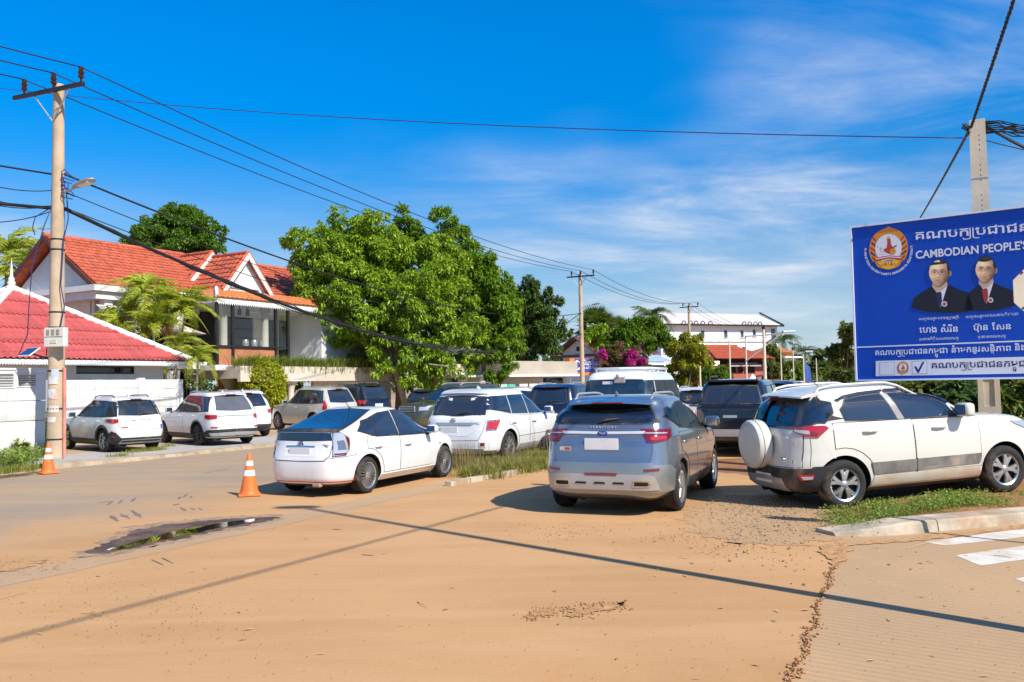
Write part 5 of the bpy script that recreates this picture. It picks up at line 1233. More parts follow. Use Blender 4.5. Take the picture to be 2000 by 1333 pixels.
# bushes on the right, behind the compact SUV
for i, (lb, x, Y, bl, n, col) in enumerate((
    ('tangled green shrub below the billboard, left of its post', 1830, 19.5, [(1800, 765, 60, 16), (1855, 772, 60, 26), (1760, 760, 40, 12)], 1300, ((.08, .14, .03), (.24, .28, .07))),
    ('large leaved dark shrub just left of the concrete post', 1885, 18.2, [(1885, 775, 34, 24), (1865, 790, 30, 18)], 700, ((.05, .12, .035), (.16, .26, .08))),
    ('leafy shrub right of the concrete post at the picture edge', 1980, 17.6, [(1985, 770, 36, 34), (2030, 765, 50, 40), (1965, 800, 20, 22)], 1200, ((.07, .14, .02), (.22, .27, .05))),
    ('low pale green hedge far behind the compact SUV', 1760, 30, [(1720, 745, 40, 8), (1790, 748, 50, 10), (1860, 752, 50, 12)], 900, ((.09, .15, .03), (.24, .28, .06))))):
    tree('shrub', lb, gr(x, Y), [pb(a, b, Y+(j % 2)*.6, c, d) for j, (a, b, c, d) in enumerate(bl)], n, 8, .22 if Y < 25 else .26, .5, col, 200+i, droop=.4, r0=.05, cat='shrub', fork=.35)
# far wood that closes the view
fw = []
for k in range(64):
    x = -400+k*44; Y = 190+60*((k*7) % 5)/5
    if 1280 < x < 1540: Y = 210
    h = 10+6*((k*13) % 7)/7 if x < 1280 else 5.5+3.5*((k*13) % 7)/7
    p = at(x, 745, Y); fw.append((p.x, p.y, h*.45, 8, 5, h*.55))
for k in range(46):                       # lower thicket on the right of the road
    x = 1548+k*26; Y = 96+38*((k*11) % 9)/9; p = at(x, 745, Y); hh = 2.9+1.5*((k*7) % 5)/5; fw.append((p.x, p.y, hh*.5, 3.2, 3, hh*.52))
_P, _D = crown_points(fw, 17000, 300, .3, .25); _V, _F = rosettes(_P, _D, 6, .95, .5, .3, 301)
tag(link('far_wood', np_mesh('far_wood', _V, _F, leaves((.045, .09, .015), (.13, .18, .03), .3))), kind='stuff')
# palms
def frond_mesh(L, droop, n, leaf, seed, mat, fold=.5, w=.045):
    """a feather leaf along +x arching up and over; leaflets hang from both sides"""
    r = random.Random(seed); b = MB(); pts = []; N = 14
    for i in range(N+1):
        u = i/N; pts.append(Vector((L*(u-.25*u*u*droop), 0, L*(.25*u-(.15+.62*droop)*u**2.4))))
    b.tube(pts, [.022*(1-.8*i/N)+.004 for i in range(N+1)], 5)
    for k in range(n):
        u = .12+.88*k/(n-1); i = min(int(u*N), N-1); p = pts[i].lerp(pts[i+1], u*N-i); t = (pts[i+1]-pts[i]).normalized()
        ll = leaf*math.sin(math.pi*(.15+.80*u))**.6*r.uniform(.85, 1.15)
        for sg in (-1, 1):
            side = Vector((0, sg, 0)); d = (side*.62+t*.62+Vector((0, 0, r.uniform(-.25, .30)))).normalized(); up = d.cross(t); up = up.normalized() if up.length > 1e-6 else Vector((0, 0, 1))
            m = p+d*ll*.5; e = p+d*ll*.80+Vector((0, 0, -ll*fold*r.uniform(.6, 1.3))); wv = t*w*r.uniform(.8, 1.2)
            b.add([p-wv*.3, p+wv*.3, m+wv*.6, m-wv*.6, e], [(0, 1, 2, 3), (3, 2, 4)])
    return b.mesh('frond', mat)
ARECA = leaves((.17, .27, .012), (.55, .56, .06), .40); COCO = leaves((.035, .075, .012), (.10, .15, .025), .25); FRD = leaves((.38, .20, .05), (.52, .30, .08), .3)
AF = [frond_mesh(1.75, d, 24, .60, i, ARECA, .42, .062) for i, d in enumerate((.9, 1.25, 1.6))]; AF_DEAD = frond_mesh(1.6, 1.6, 26, .6, 9, FRD, 1.0)
def palm(name, label, base, crown, n, meshes, scale, seed, lift=(.0, .9), r0=.07, group=None, bark=BARKP, stem_col=None, dead=0):
    """palm with single fronds as parts; crown = world point of the growing tip"""
    rng = random.Random(seed); t = thing(name, label, 'palm', base, 0, group); c = Vector(crown)-Vector(base)
    st = MB(); k = 10; pts = [Vector((c.x*(i/k)**1.4, c.y*(i/k)**1.4, c.z*i/k)) for i in range(k+1)]; st.tube([pts[0]-Vector((0, 0, .05))]+pts, [r0*1.25]+[r0*(1.1-.3*i/k)*(1+.08*(i % 2)) for i in range(k+1)], 8); st.build('trunk', bark, t, 60)
    for i in range(n):
        az = i*2.39996+rng.uniform(-.25, .25); el = rng.uniform(*lift); s = scale*rng.uniform(.8, 1.1)
        link('frond', rng.choice(meshes), t, c, (rng.uniform(-.25, .25), -el, az), (s, s, s))
    for i in range(dead):
        link('frond', AF_DEAD, t, c-Vector((0, 0, .15)), (0, .9, rng.uniform(4.0, 5.4)), (scale, scale, scale))
    return t
for i, (x, y, Y, n, s, dead, lb) in enumerate((
    (285, 575, 38.0, 17, 1.05, 0, 'tallest areca palm, its crown against the orange roof'), (330, 605, 37.6, 16, 1.0, 1, 'areca palm with a dead orange frond, in the middle of the clump'), (248, 618, 37.8, 15, .95, 0, 'areca palm at the left side of the clump'),
    (362, 612, 38.2, 16, 1.0, 0, 'areca palm at the right side of the clump, beside the balcony post'), (300, 645, 36.9, 14, .9, 0, 'shorter areca palm in front of the clump'), (232, 648, 36.8, 13, .8, 0, 'low areca palm at the left foot of the clump'), (350, 678, 36.6, 13, .75, 0, 'low areca palm at the right foot of the clump, above the white ridge'))):
    b = at(300+(x-300)*.55, 790, Y); palm('areca_palm', lb, (b.x, b.y, .1), at(x, y, Y), n, AF, s*1.05, 70+i, (-.25, 1.40), .055, 'areca palm clump between the two houses', dead=dead)
b = at(383, 790, 34.6); palm('areca_palm', 'small young areca palm at the right corner of the red roofed house', (b.x, b.y, .1), at(386, 703, 34.6), 14, AF, .72, 90, (.0, 1.35), .05)
for i, (x, y, Y, s) in enumerate(((12, 500, 47, 1.5), (62, 525, 46, 1.5), (90, 560, 45, 1.3), (38, 555, 46, 1.4), (75, 590, 45, 1.2))):
    lb = ('feathery palm highest at the left picture edge behind the finial', 'feathery palm just right of the finial of the red roof', 'feathery palm touching the white gable wall', 'feathery palm directly behind the finial', 'low feathery palm above the white ridge cap')[i]
    b = at(x, 790, Y); palm('feather_palm', lb, (b.x, b.y, 0), at(x, y, Y), 13, AF, s, 110+i, (.4, 1.3), .09, 'palms behind the red roofed house')
CF = [frond_mesh(3.2, d, 30, .85, 20+i, COCO, .6, .07) for i, d in enumerate((.7, 1.1, 1.5))]
for i, (x, y, Y, s, lb) in enumerate(((1272, 622, 92, .95, 'tall coconut palm above the bushy green tree'), (1530, 668, 120, .95, 'coconut palm at the right end of the long white building'), (1572, 690, 130, .8, 'coconut palm far down the road right of the orange roof'), (1557, 700, 128, .6, 'small coconut palm far down the road beside the orange roof'))):
    b = at(x, 800, Y); palm('coconut_palm', lb, (b.x, b.y, 0), at(x, y, Y), 16, CF, s, 130+i, (-.3, 1.1), .16, 'coconut palms down the street')
def fan_palm(label, x, y, Y, s, seed):
    b = at(x, 800, Y); c = at(x, y, Y); t = thing('fan_palm', label, 'palm', (b.x, b.y, 0), 0, 'fan palms behind the dark red roof'); rng = random.Random(seed); cl = c-Vector((b.x, b.y, 0))
    st = MB(); st.tube([(0, 0, -.05), (cl.x*.5, cl.y*.5, cl.z*.5), cl], [.28, .22, .2], 8); st.build('trunk', BARK, t, 60)
    f = MB(); 
    for k in range(24):
        a = -1.9+3.8*k/23; e = Vector((1.3*math.cos(a)*.9+.9, 1.3*math.sin(a), .12*math.cos(a*3))); m = Vector((.9+.6*math.cos(a), .6*math.sin(a), .05)); nv = Vector((-math.sin(a), math.cos(a), 0))*.08
        f.add([(.9, 0, 0), tuple(m+nv), tuple(e), tuple(m-nv)], [(0, 1, 2, 3)])
    f.tube([(0, 0, 0), (.9, 0, 0)], .03, 5); me = f.mesh('frond', leaves((.06, .12, .015), (.17, .23, .04), .3))
    for k in range(22): link('frond', me, t, cl, (rng.uniform(-.4, .4), -rng.uniform(-.4, 1.4), k*2.4), (s, s, s))
fan_palm('fan palm just right of the second utility pole', 1165, 640, 82, 1.15, 1); fan_palm('smaller fan palm left of the bushy green tree', 1205, 652, 88, .95, 2)
# ------------------------------------------------------------------ Khmer lettering (stacked consonants are set by hand)
_GL = {}
def _glyph(s):
    if s not in _GL:
        c = bpy.data.curves.new('g', 'FONT'); c.body = s; c.size = 1; c.resolution_u = 2; c.offset = .012; o = bpy.data.objects.new('g', c); TMP.collection.objects.link(o)
        TMP.view_layers[0].update(); dg = TMP.view_layers[0].depsgraph; me = bpy.data.meshes.new_from_object(o.evaluated_get(dg)); V = [tuple(v.co) for v in me.vertices]; F = [tuple(p.vertices) for p in me.polygons]
        # glyph outlines may overlap themselves: lift each loose piece a hair so no two faces share a plane
        bm = bmesh.new(); bm.from_mesh(me); seen = set(); lift = [0.0]*len(V); k = 0
        for v in bm.verts:
            if v in seen: continue
            st = [v]; seen.add(v)
            while st:
                a = st.pop(); lift[a.index] = k*.004
                for e in a.link_edges:
                    b = e.other_vert(a)
                    if b not in seen: seen.add(b); st.append(b)
            k += 1
        bm.free(); V = [(x, y, lift[i]) for i, (x, y, z) in enumerate(V)]
        c.body = s+'|'; TMP.view_layers[0].update(); w2 = o.evaluated_get(TMP.view_layers[0].depsgraph).dimensions.x; c.body = '|'; TMP.view_layers[0].update(); w1 = o.evaluated_get(TMP.view_layers[0].depsgraph).dimensions.x
        x1 = max((v[0] for v in V), default=.0); x0 = min((v[0] for v in V), default=0)
        bpy.data.objects.remove(o); bpy.data.curves.remove(c); bpy.data.meshes.remove(me); _GL[s] = (V, F, x0, x1)
    return _GL[s]
def khmer_layout(s):
    """list of (glyph, x, y, scale) and the total width"""
    out = []; x = 0.0; i = 0; PRE = {'េ': 'េ', 'ែ': 'ែ', 'ៃ': 'ៃ'}; SP = {'ោ': ('េ', 'ា'), 'ៅ': ('េ', 'ៅ')}
    cons = lambda ch: 'ក' <= ch <= 'អ'
    while i < len(s):
        ch = s[i]
        if ch == ' ': x += .30; i += 1; continue
        if not cons(ch): i += 1; continue
        subs = []; marks = []; j = i+1
        while j < len(s) and not cons(s[j]) and s[j] != ' ':
            if s[j] == '្' and j+1 < len(s): subs.append(s[j+1]); j += 2
            else: marks.append(s[j]); j += 1
        adv = lambda g: _glyph(g)[3]+.055
        pre = [m for m in marks if m in PRE or m in SP]; post = 'ា' if any(m in ('ា', 'ោ', 'ាំ') for m in marks) else None
        if pre:
            V, F, a, b = _glyph('េ' if pre[0] not in ('ែ', 'ៃ') else pre[0]); out.append((pre[0] if pre[0] in PRE else 'េ', x-a+.03, 0, 1)); x += b-a+.07
        if 'រ' in subs: out.append(('HOOK', x, 0, 1)); x += .12
        out.append((ch, x, 0, 1)); w = _glyph(ch)[3]; 
        k = 0
        for sb in subs:
            if sb == 'រ': continue
            if sb == 'ស': out.append(('SUBS', x+w, 0, 1)); continue
            ws = _glyph(sb)[3]*.62; out.append((sb, x+w/2-ws/2, -.42-k*.3, .60)); k += 1
        for m in marks:
            if m in ('ិ', 'ី', 'ឹ', 'ឺ', 'ំ', '៊', '៉', 'ៈ', '័', '៌'):
                V, F, a, b = _glyph(m); out.append((m, x+w/2-(a+b)/2, .0, 1))
            elif m in ('ុ', 'ូ', 'ួ'):
                V, F, a, b = _glyph(m); out.append((m, x+w/2-(a+b)/2+.05, -.28 if subs else 0, 1))
        x += w+.055
        if any(sb == 'ស' for sb in subs): x += .16
        if post: V, F, a, b = _glyph('ា'); out.append(('ា', x-a-.03, 0, 1)); x += b-a+.04
        i = j
    return out, x
def khmer_mesh(s):
    L, W = khmer_layout(s); b = MB()
    for k, (g, x, y, sc) in enumerate(L):
        dz = (k % 3)*.003
        if g == 'HOOK':
            pts = [(.02, .62), (.02, -.10), (.05, -.20), (.14, -.24), (.34, -.24)]; wd = .035
            for (a, c), (d, e) in zip(pts, pts[1:]):
                n = Vector((-(e-c), d-a)).normalized()*wd; b.add([(x+a+n.x, c+n.y, dz), (x+a-n.x, c-n.y, dz), (x+d-n.x, e-n.y, dz), (x+d+n.x, e+n.y, dz)], [(0, 1, 2, 3)]); dz += .0008
            continue
        if g == 'SUBS':
            pts = [(-.30, -.16), (-.26, -.28), (-.02, -.28), (.08, -.20), (.08, .62)]; wd = .035
            for (a, c), (d, e) in zip(pts, pts[1:]):
                n = Vector((-(e-c), d-a)).normalized()*wd; b.add([(x+a+n.x, c+n.y, dz), (x+a-n.x, c-n.y, dz), (x+d-n.x, e-n.y, dz), (x+d+n.x, e+n.y, dz)], [(0, 1, 2, 3)]); dz += .0008
            continue
        V, F, x0, x1 = _glyph(g); b.add([(x+v[0]*sc, y+v[1]*sc, v[2]+dz) for v in V], F)
    return b, W
def khm(s, parent, p0, p1, h, mat, fit=True, xdir=None, name='lettering'):
    """set s from p0 to p1 (parent's frame; letters face -y), consonants h tall"""
    b, W = khmer_mesh(s); d = Vector(p1)-Vector(p0); L = d.length; d.normalize(); sy = h/.62; sx = L/W if fit else sy
    up = Vector((0, 0, 1)) if xdir is None else xdir
    b.v = [tuple(Vector(p0)+d*(v[0]*sx)+up*(v[1]*sy)-Vector((0, v[2]*.15, 0))) for v in b.v]
    return tag(b.build(name, mat, parent), kind='stuff')
# ------------------------------------------------------------------ poles, wires, lamps, billboard, cones
CONC = matte('concrete_pole', (.47, .355, .24), .9, .2, 1.2, .3, dirt=((.26, .19, .13), .5)); CONCL = matte('concrete_post_light', (.60, .53, .41), .9, .14, 1.2, .3, dirt=((.40, .33, .24), .5))
PORC = glossy('brown_porcelain', (.035, .012, .012), .15, .6); GALV = matte('galvanised', (.42, .42, .41), .45, .15, 4, metal=.6); WIREM = matte('black_cable', (.012, .012, .013), .6, .1, 4); WIREB = matte('blue_cable', (.03, .035, .16), .5, .1, 4)
P1 = gnd(109, 893, .1); P2T = at(1133, 536, 70); P3T = at(1345, 597, 101); P1TOP = at(118, 166, P1.y).z
def utility_pole(label, base, top, r0, r1, arm_d, arm_l, off, brace=True, lamp=None):
    t = thing('utility_pole', label, 'utility pole', base, 0, 'utility poles along the street'); H = top
    m = MB(); m.tube([(0, 0, -.05), (0, 0, H*.25), (0, 0, H*.5), (0, 0, H*.75), (0, 0, H)], [r0, r0+(r1-r0)*.25, (r0+r1)/2, r1+(r0-r1)*.25, r1], 18); m.build('shaft', CONC, t, 60)
    d = Vector(arm_d).normalized(); z = H-.20; a, b = d*(-arm_l/2+off), d*(arm_l/2+off); n = Vector((-d.y, d.x, 0))*(-(r1+.05)) 
    c = MB(); X = Matrix.Translation((*(a+b+2*n).xy/2, z)) @ Matrix.Rotation(math.atan2(d.y, d.x), 4, 'Z'); c.bbox((0, 0, 0), (arm_l, .09, .11), .01, M4=X); ca = c.build('crossarm', STEEL, t)
    ends = []
    for u in (.16-arm_l/2+off+.25, off*.3+.08, arm_l/2+off-.10):
        p = d*u+n+Vector((0, 0, z+.055)); i = MB(); i.lathe([(.03, 0), (.03, .10), (.075, .11), (.085, .16), (.05, .19), (.075, .22), (.085, .27), (.05, .30), (.065, .33), (.06, .40), (0, .43)], 12, c=p); i.build('insulator', PORC, t, 50); ends.append(Vector(base)+p+Vector((0, 0, .40)))
    if brace:
        for u in (-.72, .62):
            k = MB(); k.tube([d*u+n+Vector((0, 0, z-.04)), n+Vector((0, 0, z-.85))], .022, 5); k.build('brace', GALV, t)
    if lamp:
        zz, L, dr, up = lamp; dr = Vector(dr).normalized(); k = MB(); p0 = Vector((0, 0, zz)); p1 = dr*L*.45+Vector((0, 0, zz+up*.5)); k.tube([p0, p1], .028, 8); k.build('lamp_arm', GALV, t)
        X = Matrix.Translation(dr*L*.72+Vector((0, 0, zz+up*.85))) @ Matrix.Rotation(math.atan2(dr.y, dr.x), 4, 'Z') @ Matrix.Rotation(-math.atan2(up, L), 4, 'Y')
        h = MB(); h.lathe([(.0, -.42), (.09, -.40), (.13, -.25), (.17, .05), (.14, .30), (.05, .42), (0, .43)], 14, M4=X @ Matrix.Rotation(R(90), 4, 'Y') @ Matrix.Scale(.42, 4, (1, 0, 0))); lh = h.build('lamp_head', GALV, t, 50)
        q = MB(); q.box((.08, 0, -.055), (.42, .20, .03), M4=X); q.build('lamp_glass', PLATE, lh)
    return t, ends
pole1, E1 = utility_pole('tall concrete pole with a meter box, stickers and crossarm at the left of the street', P1, P1TOP-P1.z, .225, .135, UV+UR*.12, 2.65, -.18, lamp=(at(118, 382, P1.y).z-P1.z, 1.55, UV, .22))
p2b = Vector((P2T.x, P2T.y, 0)); p3b = Vector((P3T.x, P3T.y, 0))
pole2, E2 = utility_pole('second utility pole, behind the orange shop sign', p2b, P2T.z, .21, .14, UV+UR*.05, 2.4, .12, lamp=(at(1137, 601, 70).z, 1.9, UV, .25))
pole3, E3 = utility_pole('third utility pole, in front of the long white building', p3b, P3T.z, .19, .13, UV, 2.3, .1)
pole4b = Vector((P3T.x, P3T.y, 0))+Vector((15.5, 33, 0)); 
def wire(name, label, a, b, sag, r, mat=None, n=40, cat='cable', group=None, sway=0.0, seed=0, seg=5):
    a, b = Vector(a), Vector(b); rng = random.Random(seed); m = MB(); pts = []
    for i in range(n+1):
        u = i/n; p = a.lerp(b, u); p.z -= 4*sag*u*(1-u)
        if sway: p.z += rng.uniform(-sway, sway); p.x += rng.uniform(-sway, sway)
        pts.append(p-a)
    m.tube(pts, r, seg); o = m.build(name, mat or WIREM, None, 180); o.location = a; return tag(o, label, cat, group)
back = P1-UR*46
for k, nm in enumerate(('nearest the house', 'in the middle', 'over the road side')):
    wire('power_line', f'overhead line {nm} running from behind the viewer to the first pole', E1[k]-UR*44+Vector((0, 0, .3)), E1[k], .9, .017, group='power lines on the crossarms')
    wire('power_line', f'overhead line {nm} between the first and the second pole', E1[k], E2[k], .75, .017, group='power lines on the crossarms')
    wire('power_line', f'overhead line {nm} between the second and the third pole', E2[k], E3[k], .9, .02, group='power lines on the crossarms')
    wire('power_line', f'overhead line {nm} leaving the third pole for the far street', E3[k], E3[k]+Vector((15.5, 33, -1.0)), .7, .02, group='power lines on the crossarms')
zA = lambda y: at(118, y, P1.y).z
A1 = Vector((P1.x+.2, P1.y, zA(408))); A2 = Vector((P1.x+.18, P1.y, zA(341)))
B1 = at(1136, 652, 70); B2 = at(1136, 612, 70)
bundle = wire('cable_bundle', 'thick sagging bundle of black telephone cables across the orange roofed house', A1, B1, 2.55, .055, n=60, sway=.012, seed=3, seg=7)
for k in range(5):
    c = wire('strand', None, A1, B1, 2.55+.05*(k-2), .017, n=60, sway=.045, seed=10+k); c.parent = bundle; c.location = (0, 0, 0); del c['category']
bn = MB(); rng = random.Random(4)
for k in range(70):
    u = .46+.30*rng.random()*rng.random()+.02; p = A1.lerp(B1, u); p.z -= 4*2.55*u*(1-u); p -= A1; q = p+Vector((rng.uniform(-.5, .5), rng.uniform(-.9, .9), rng.uniform(-.22, .26))); bn.tube([p, p.lerp(q, .5)+Vector((0, 0, -.06)), q], .012, 4)
bn.build('loose_ends', matte('grey_cable', (.16, .14, .13), .7), bundle)
c1 = wire('cable', 'black cable from below the lamp of the first pole to the second pole', A2, B2, 1.55, .030, n=50, seed=5)
wire('cable', 'thin cable just under the lamp arm of the first pole', Vector((P1.x+.15, P1.y, zA(374))), at(1136, 625, 70), 1.7, .014)
wire('cable', 'thin cable beside the thick bundle, first pole to second pole', Vector((P1.x+.15, P1.y, zA(405))), at(1136, 640, 70), 1.7, .013)
wire('cable', 'thick black cable coming from the left edge to the first pole', P1-UR*20+Vector((0, 0, zA(408)+.1-P1.z)), A1-Vector((.3, 0, 0)), .45, .045, sway=.006)
wire('cable', 'black cable coming level from the left edge to the first pole', P1-UR*30+Vector((0, 0, zA(341)+.9-P1.z)), A2-Vector((.3, 0, 0)), .6, .026)
for k, (y0, y1) in enumerate(((353, 372), (380, 402), (392, 404), (438, 412))):
    wire('cable', ('uppermost of the thin cables left of the first pole', 'second thin cable left of the first pole', 'third thin cable left of the first pole', 'thin cable sloping down below the thick one left of the first pole')[k], at(-60, y0-4, P1.y-3), Vector((P1.x-.15, P1.y, zA(y1))), .12, .013)
wire('cable', 'long thin cable crossing the whole sky from left to right', at(-120, 158, 27), at(1888, 270, 15.3), .35, .011, WIREB, n=60)
wire('cable', 'thin cable from the concrete post to the right picture edge', at(1902, 268, 15.3), at(2150, 318, 15.0), .05, .010)
far_w = wire('cable', 'dark cable leading up from the bush to the second pole', at(1075, 640, 66), B2+Vector((0, 0, .1)), .25, .03)
# what hangs on the first pole: meter box, stickers, pipe, straps, blue drop wires, solar lamp
fr1 = Matrix.Translation(P1) @ Matrix.Rotation(R(-12), 4, 'Z')
mz0, mz1 = at(120, 679, P1.y).z-P1.z, at(120, 642, P1.y).z-P1.z
mb = thing('meter_box', 'grey white electricity meter box with small windows on the first pole', 'meter box', P1, R(-12))
q = MB(); q.bbox((.20, -.27, (mz0+mz1)/2), (.60, .18, mz1-mz0), .015); q.build('box', matte('meter_grey', (.62, .60, .54), .5, .08, 4), mb)
for i in range(3):
    q = MB(); q.bbox((.03+i*.15, -.365, mz0+(mz1-mz0)*.76), (.09, .02, .14), .006); q.build('meter_window', matte('meter_dial', (.30, .24, .18), .3), mb)
q = MB(); q.bbox((.20, -.365, mz0+(mz1-mz0)*.28), (.17, .02, .10), .006); q.build('label_plate', matte('label_yellow', (.58, .50, .28), .5), mb)
q = MB(); q.box((.20, -.362, mz0+(mz1-mz0)*.52), (.54, .008, .012)); q.build('lid_gap', SEAM, mb)
for i, (h, a0, w, hh, c, lb) in enumerate(((1.92, -.5, .24, .20, (.60, .58, .54), 'white'), (1.55, -.62, .22, .24, (.55, .56, .60), 'pale blue'), (1.18, -.45, .26, .18, (.62, .55, .48), 'cream'), (2.05, -.1, .18, .26, (.45, .50, .62), 'blue grey'), (1.52, -.1, .16, .18, (.60, .38, .30), 'orange brown'), (.92, -.6, .22, .14, (.58, .56, .52), 'small white'))):
    s = MB(); n = 6; rr = .218
    for k in range(n): 
        for z in (h, h+hh): pass
    V = []
    for k in range(n+1):
        an = R(-90)+a0+w/rr*(k/n-.0); V += [(rr*1.015*math.cos(an), rr*1.015*math.sin(an), h), (rr*1.015*math.cos(an), rr*1.015*math.sin(an), h+hh)]
    s.add(V, [(2*k, 2*k+2, 2*k+3, 2*k+1) for k in range(n)]); o = s.build('paper_notice', matte('paper_'+lb.replace(' ', '_'), c, .8, .15, 8, dirt=((.35, .25, .18), .5)), pole1)
pp = MB(); pp.tube([(.26, -.06, 0.0), (.25, -.06, .3), (.245, -.05, 1.4), (.23, -.04, 2.35)], .048, 8); o = pp.build('cable_pipe', matte('pink_pipe', (.55, .22, .17), .5, .2, 3, dirt=((.55, .48, .42), .5)), None, 60); o.location = P1; tag(o, 'faded pink cable pipe up the right side of the first pole', 'pipe')
for z in (2.25, 1.25, .45, 3.4, zA(470)-P1.z, zA(490)-P1.z, zA(612)-P1.z):
    s = MB(); rr = .225-.09*z/10.5+.006; s.lathe([(rr, z), (rr+.004, z+.02), (rr, z+.04)], 18); s.build('strap', WIREM, pole1, 50)
dw = MB(); 
dw.tube([(.16, -.12, zA(345)-P1.z), (.30, -.15, zA(375)-P1.z), (.36, -.15, zA(430)-P1.z), (.24, -.15, zA(470)-P1.z), (.20, -.2, zA(560)-P1.z), (.30, -.2, zA(600)-P1.z), (.22, -.25, zA(642)-P1.z)], .016, 6)
dw.tube([(-.15, -.10, zA(408)-P1.z), (-.55, -.1, zA(425)-P1.z), (-.62, -.1, zA(445)-P1.z), (-.55, -.1, zA(460)-P1.z)], .014, 6); dw.tube([(-.12, -.12, zA(410)-P1.z), (-.30, -.1, zA(440)-P1.z), (-.62, -.1, zA(520)-P1.z), (-.75, 0, zA(600)-P1.z), (-1.0, .4, zA(650)-P1.z), (-1.7, 1.2, zA(690)-P1.z)], .014, 6)
for k in range(10): 
    z = zA(338+5*k)-P1.z; dw.tube([(.14, -.1, z), (.25+.1*math.sin(k*2), -.16, z+.05*math.cos(k)), (.40+.1*math.sin(k), -.1, z-.12)], .014, 5)
o = dw.build('drop_wires', WIREB, None, 180); o.location = P1; tag(o, 'dark blue drop wires looping down the first pole to the meter box', 'wires')
sp = at(57, 688, P1.y-.1)-P1; so = thing('solar_lamp', 'small blue solar panel on a bracket left of the first pole', 'solar panel', P1, 0)
X = Matrix.Translation(sp) @ Matrix.Rotation(R(-35), 4, 'Z') @ Matrix.Rotation(R(38), 4, 'X'); q = MB(); q.bbox((0, 0, 0), (.62, .36, .03), .006, M4=X); q.build('panel_frame', WHITEP, so); q = MB(); q.box((0, 0, .0175), (.57, .31, .006), M4=X); q.build('solar_cells', glossy('solar_blue', (.02, .04, .14), .12, .6), so)
q = MB(); q.tube([(-.15, 0, sp.z-.16), (sp.x*.5, sp.y*.5, sp.z-.14), (sp.x, sp.y, sp.z-.02)], .025, 6); q.tube([(-.12, -.05, sp.z+.18), (sp.x*.38, 0, sp.z+.22), (sp.x*.40, 0, sp.z-.1)], .014, 6); q.build('bracket', STEEL, so, 60)

# traffic cones
CONE_O = matte('cone_orange', (.75, .16, .03), .55, .12, 5, dirt=((.45, .24, .12), .4)); CONE_W = matte('cone_white_band', (.78, .77, .76), .4, .06, 5)
def cone_things():
    spots = [(487, 968, 0.008, 'traffic cone with two white bands on the road beside the white hatchback', 1.0), (94, 925, .012, 'traffic cone with two white bands at the kerb below the first pole', .96)]
    src = None
    for x, y, z, lb, s in spots:
        p = gnd(x, y, z)
        if src is None:
            t = thing('traffic_cone', lb, 'traffic cone', p, R(20), 'traffic cones'); src = t
            b = MB(); b.bbox((0, 0, .018), (.37, .37, .036), .014); b.lathe([(.165, .034), (.155, .06), (.148, .075)], 28, cap=False); b.build('base', CONE_O, t, 40)
            R0 = lambda z: .148-.118*(z-.075)/.62
            def band(z0, z1, m, nm, e): k = MB(); k.lathe([(R0(z0)+e, z0), (R0(z1)+e, z1)], 28, cap=False); k.build(nm, m, t, 60)
            body = MB(); body.lathe([(R0(.075), .075), (R0(.66), .66), (R0(.69)-.002, .69), (.024, .70), (.022, .66)], 28, cap=False); body.build('body', CONE_O, t, 50)
            band(.335, .430, CONE_W, 'white_band', .003); band(.505, .585, CONE_W, 'white_band', .003)
        else:
            t = src.copy(); COL.objects.link(t); t.location = p; t['label'] = lb; t.scale = (s, s, s); t.rotation_euler = (0, 0, R(50))
            for ch in list(src.children):
                c = ch.copy(); COL.objects.link(c); c.parent = t
cone_things()

# concrete post with recesses, its cables, and the billboard in front of it
PB = at(1933, 800, 15.3); PB.z = .12; PTOP = at(1903, 236, 15.3).z
post = thing('concrete_post', 'square concrete post with recessed panels and bolt holes, behind the billboard', 'post', PB, R(-28))
pm = MB(); hw0, hw1 = .185, .125; H = PTOP-PB.z
for k, (z0, z1) in enumerate(((-.05, H),)):
    w0, w1 = hw0, hw1
    pm.add([(-w0, -w0*.8, z0), (w0, -w0*.8, z0), (w0, w0*.8, z0), (-w0, w0*.8, z0), (-w1, -w1*.8, z1), (w1, -w1*.8, z1), (w1, w1*.8, z1), (-w1, w1*.8, z1)], [(0, 3, 2, 1), (4, 5, 6, 7), (0, 1, 5, 4), (1, 2, 6, 5), (2, 3, 7, 6), (3, 0, 4, 7)])
sh = bpy.data.objects.new('shaft', pm.mesh('shaft', CONCL)); TMP.collection.objects.link(sh)
cm = MB(); zz = .35
while zz < 2.6:
    cm.box((.0, -.19, zz+.28), (.17, .16, .50)); cm.box((-.23, 0, zz+.28), (.16, .13, .50)); zz += .78
for k in range(34):
    z = 3.0+k*(H-3.2)/34
    if k % 6 in (4, 5): continue
    wz = hw0+(hw1-hw0)*z/H; cm.lathe([(.012, -.1), (.012, .1)], 8, c=(.02, -wz*.8, z), axis='Y'); cm.box((-wz, 0, z), (.1, .022, .022))
co = bpy.data.objects.new('recess_cutter', cm.mesh('recess_cutter', DARKIN)); TMP.collection.objects.link(co); bx_ = bmesh.new(); bx_.from_mesh(co.data); bmesh.ops.recalc_face_normals(bx_, faces=bx_.faces); bx_.to_mesh(co.data); bx_.free()
co.data.materials.clear(); co.data.materials.append(CONCL)
md = sh.modifiers.new('b', 'BOOLEAN'); md.object = co; md.operation = 'DIFFERENCE'; md.solver = 'EXACT'; TMP.view_layers[0].update()
nm = bpy.data.meshes.new_from_object(sh.evaluated_get(TMP.view_layers[0].depsgraph)); bpy.data.objects.remove(co); bpy.data.objects.remove(sh); link('shaft', nm, post)
b = MB(); wz = hw0+(hw1-hw0)*.83; b.box((0, 0, H*.83), (wz*2.04, wz*1.65, .03)); b.build('strap', GALV, post)
CT = Vector((PB.x-.13, PB.y-.05, PTOP-.12))
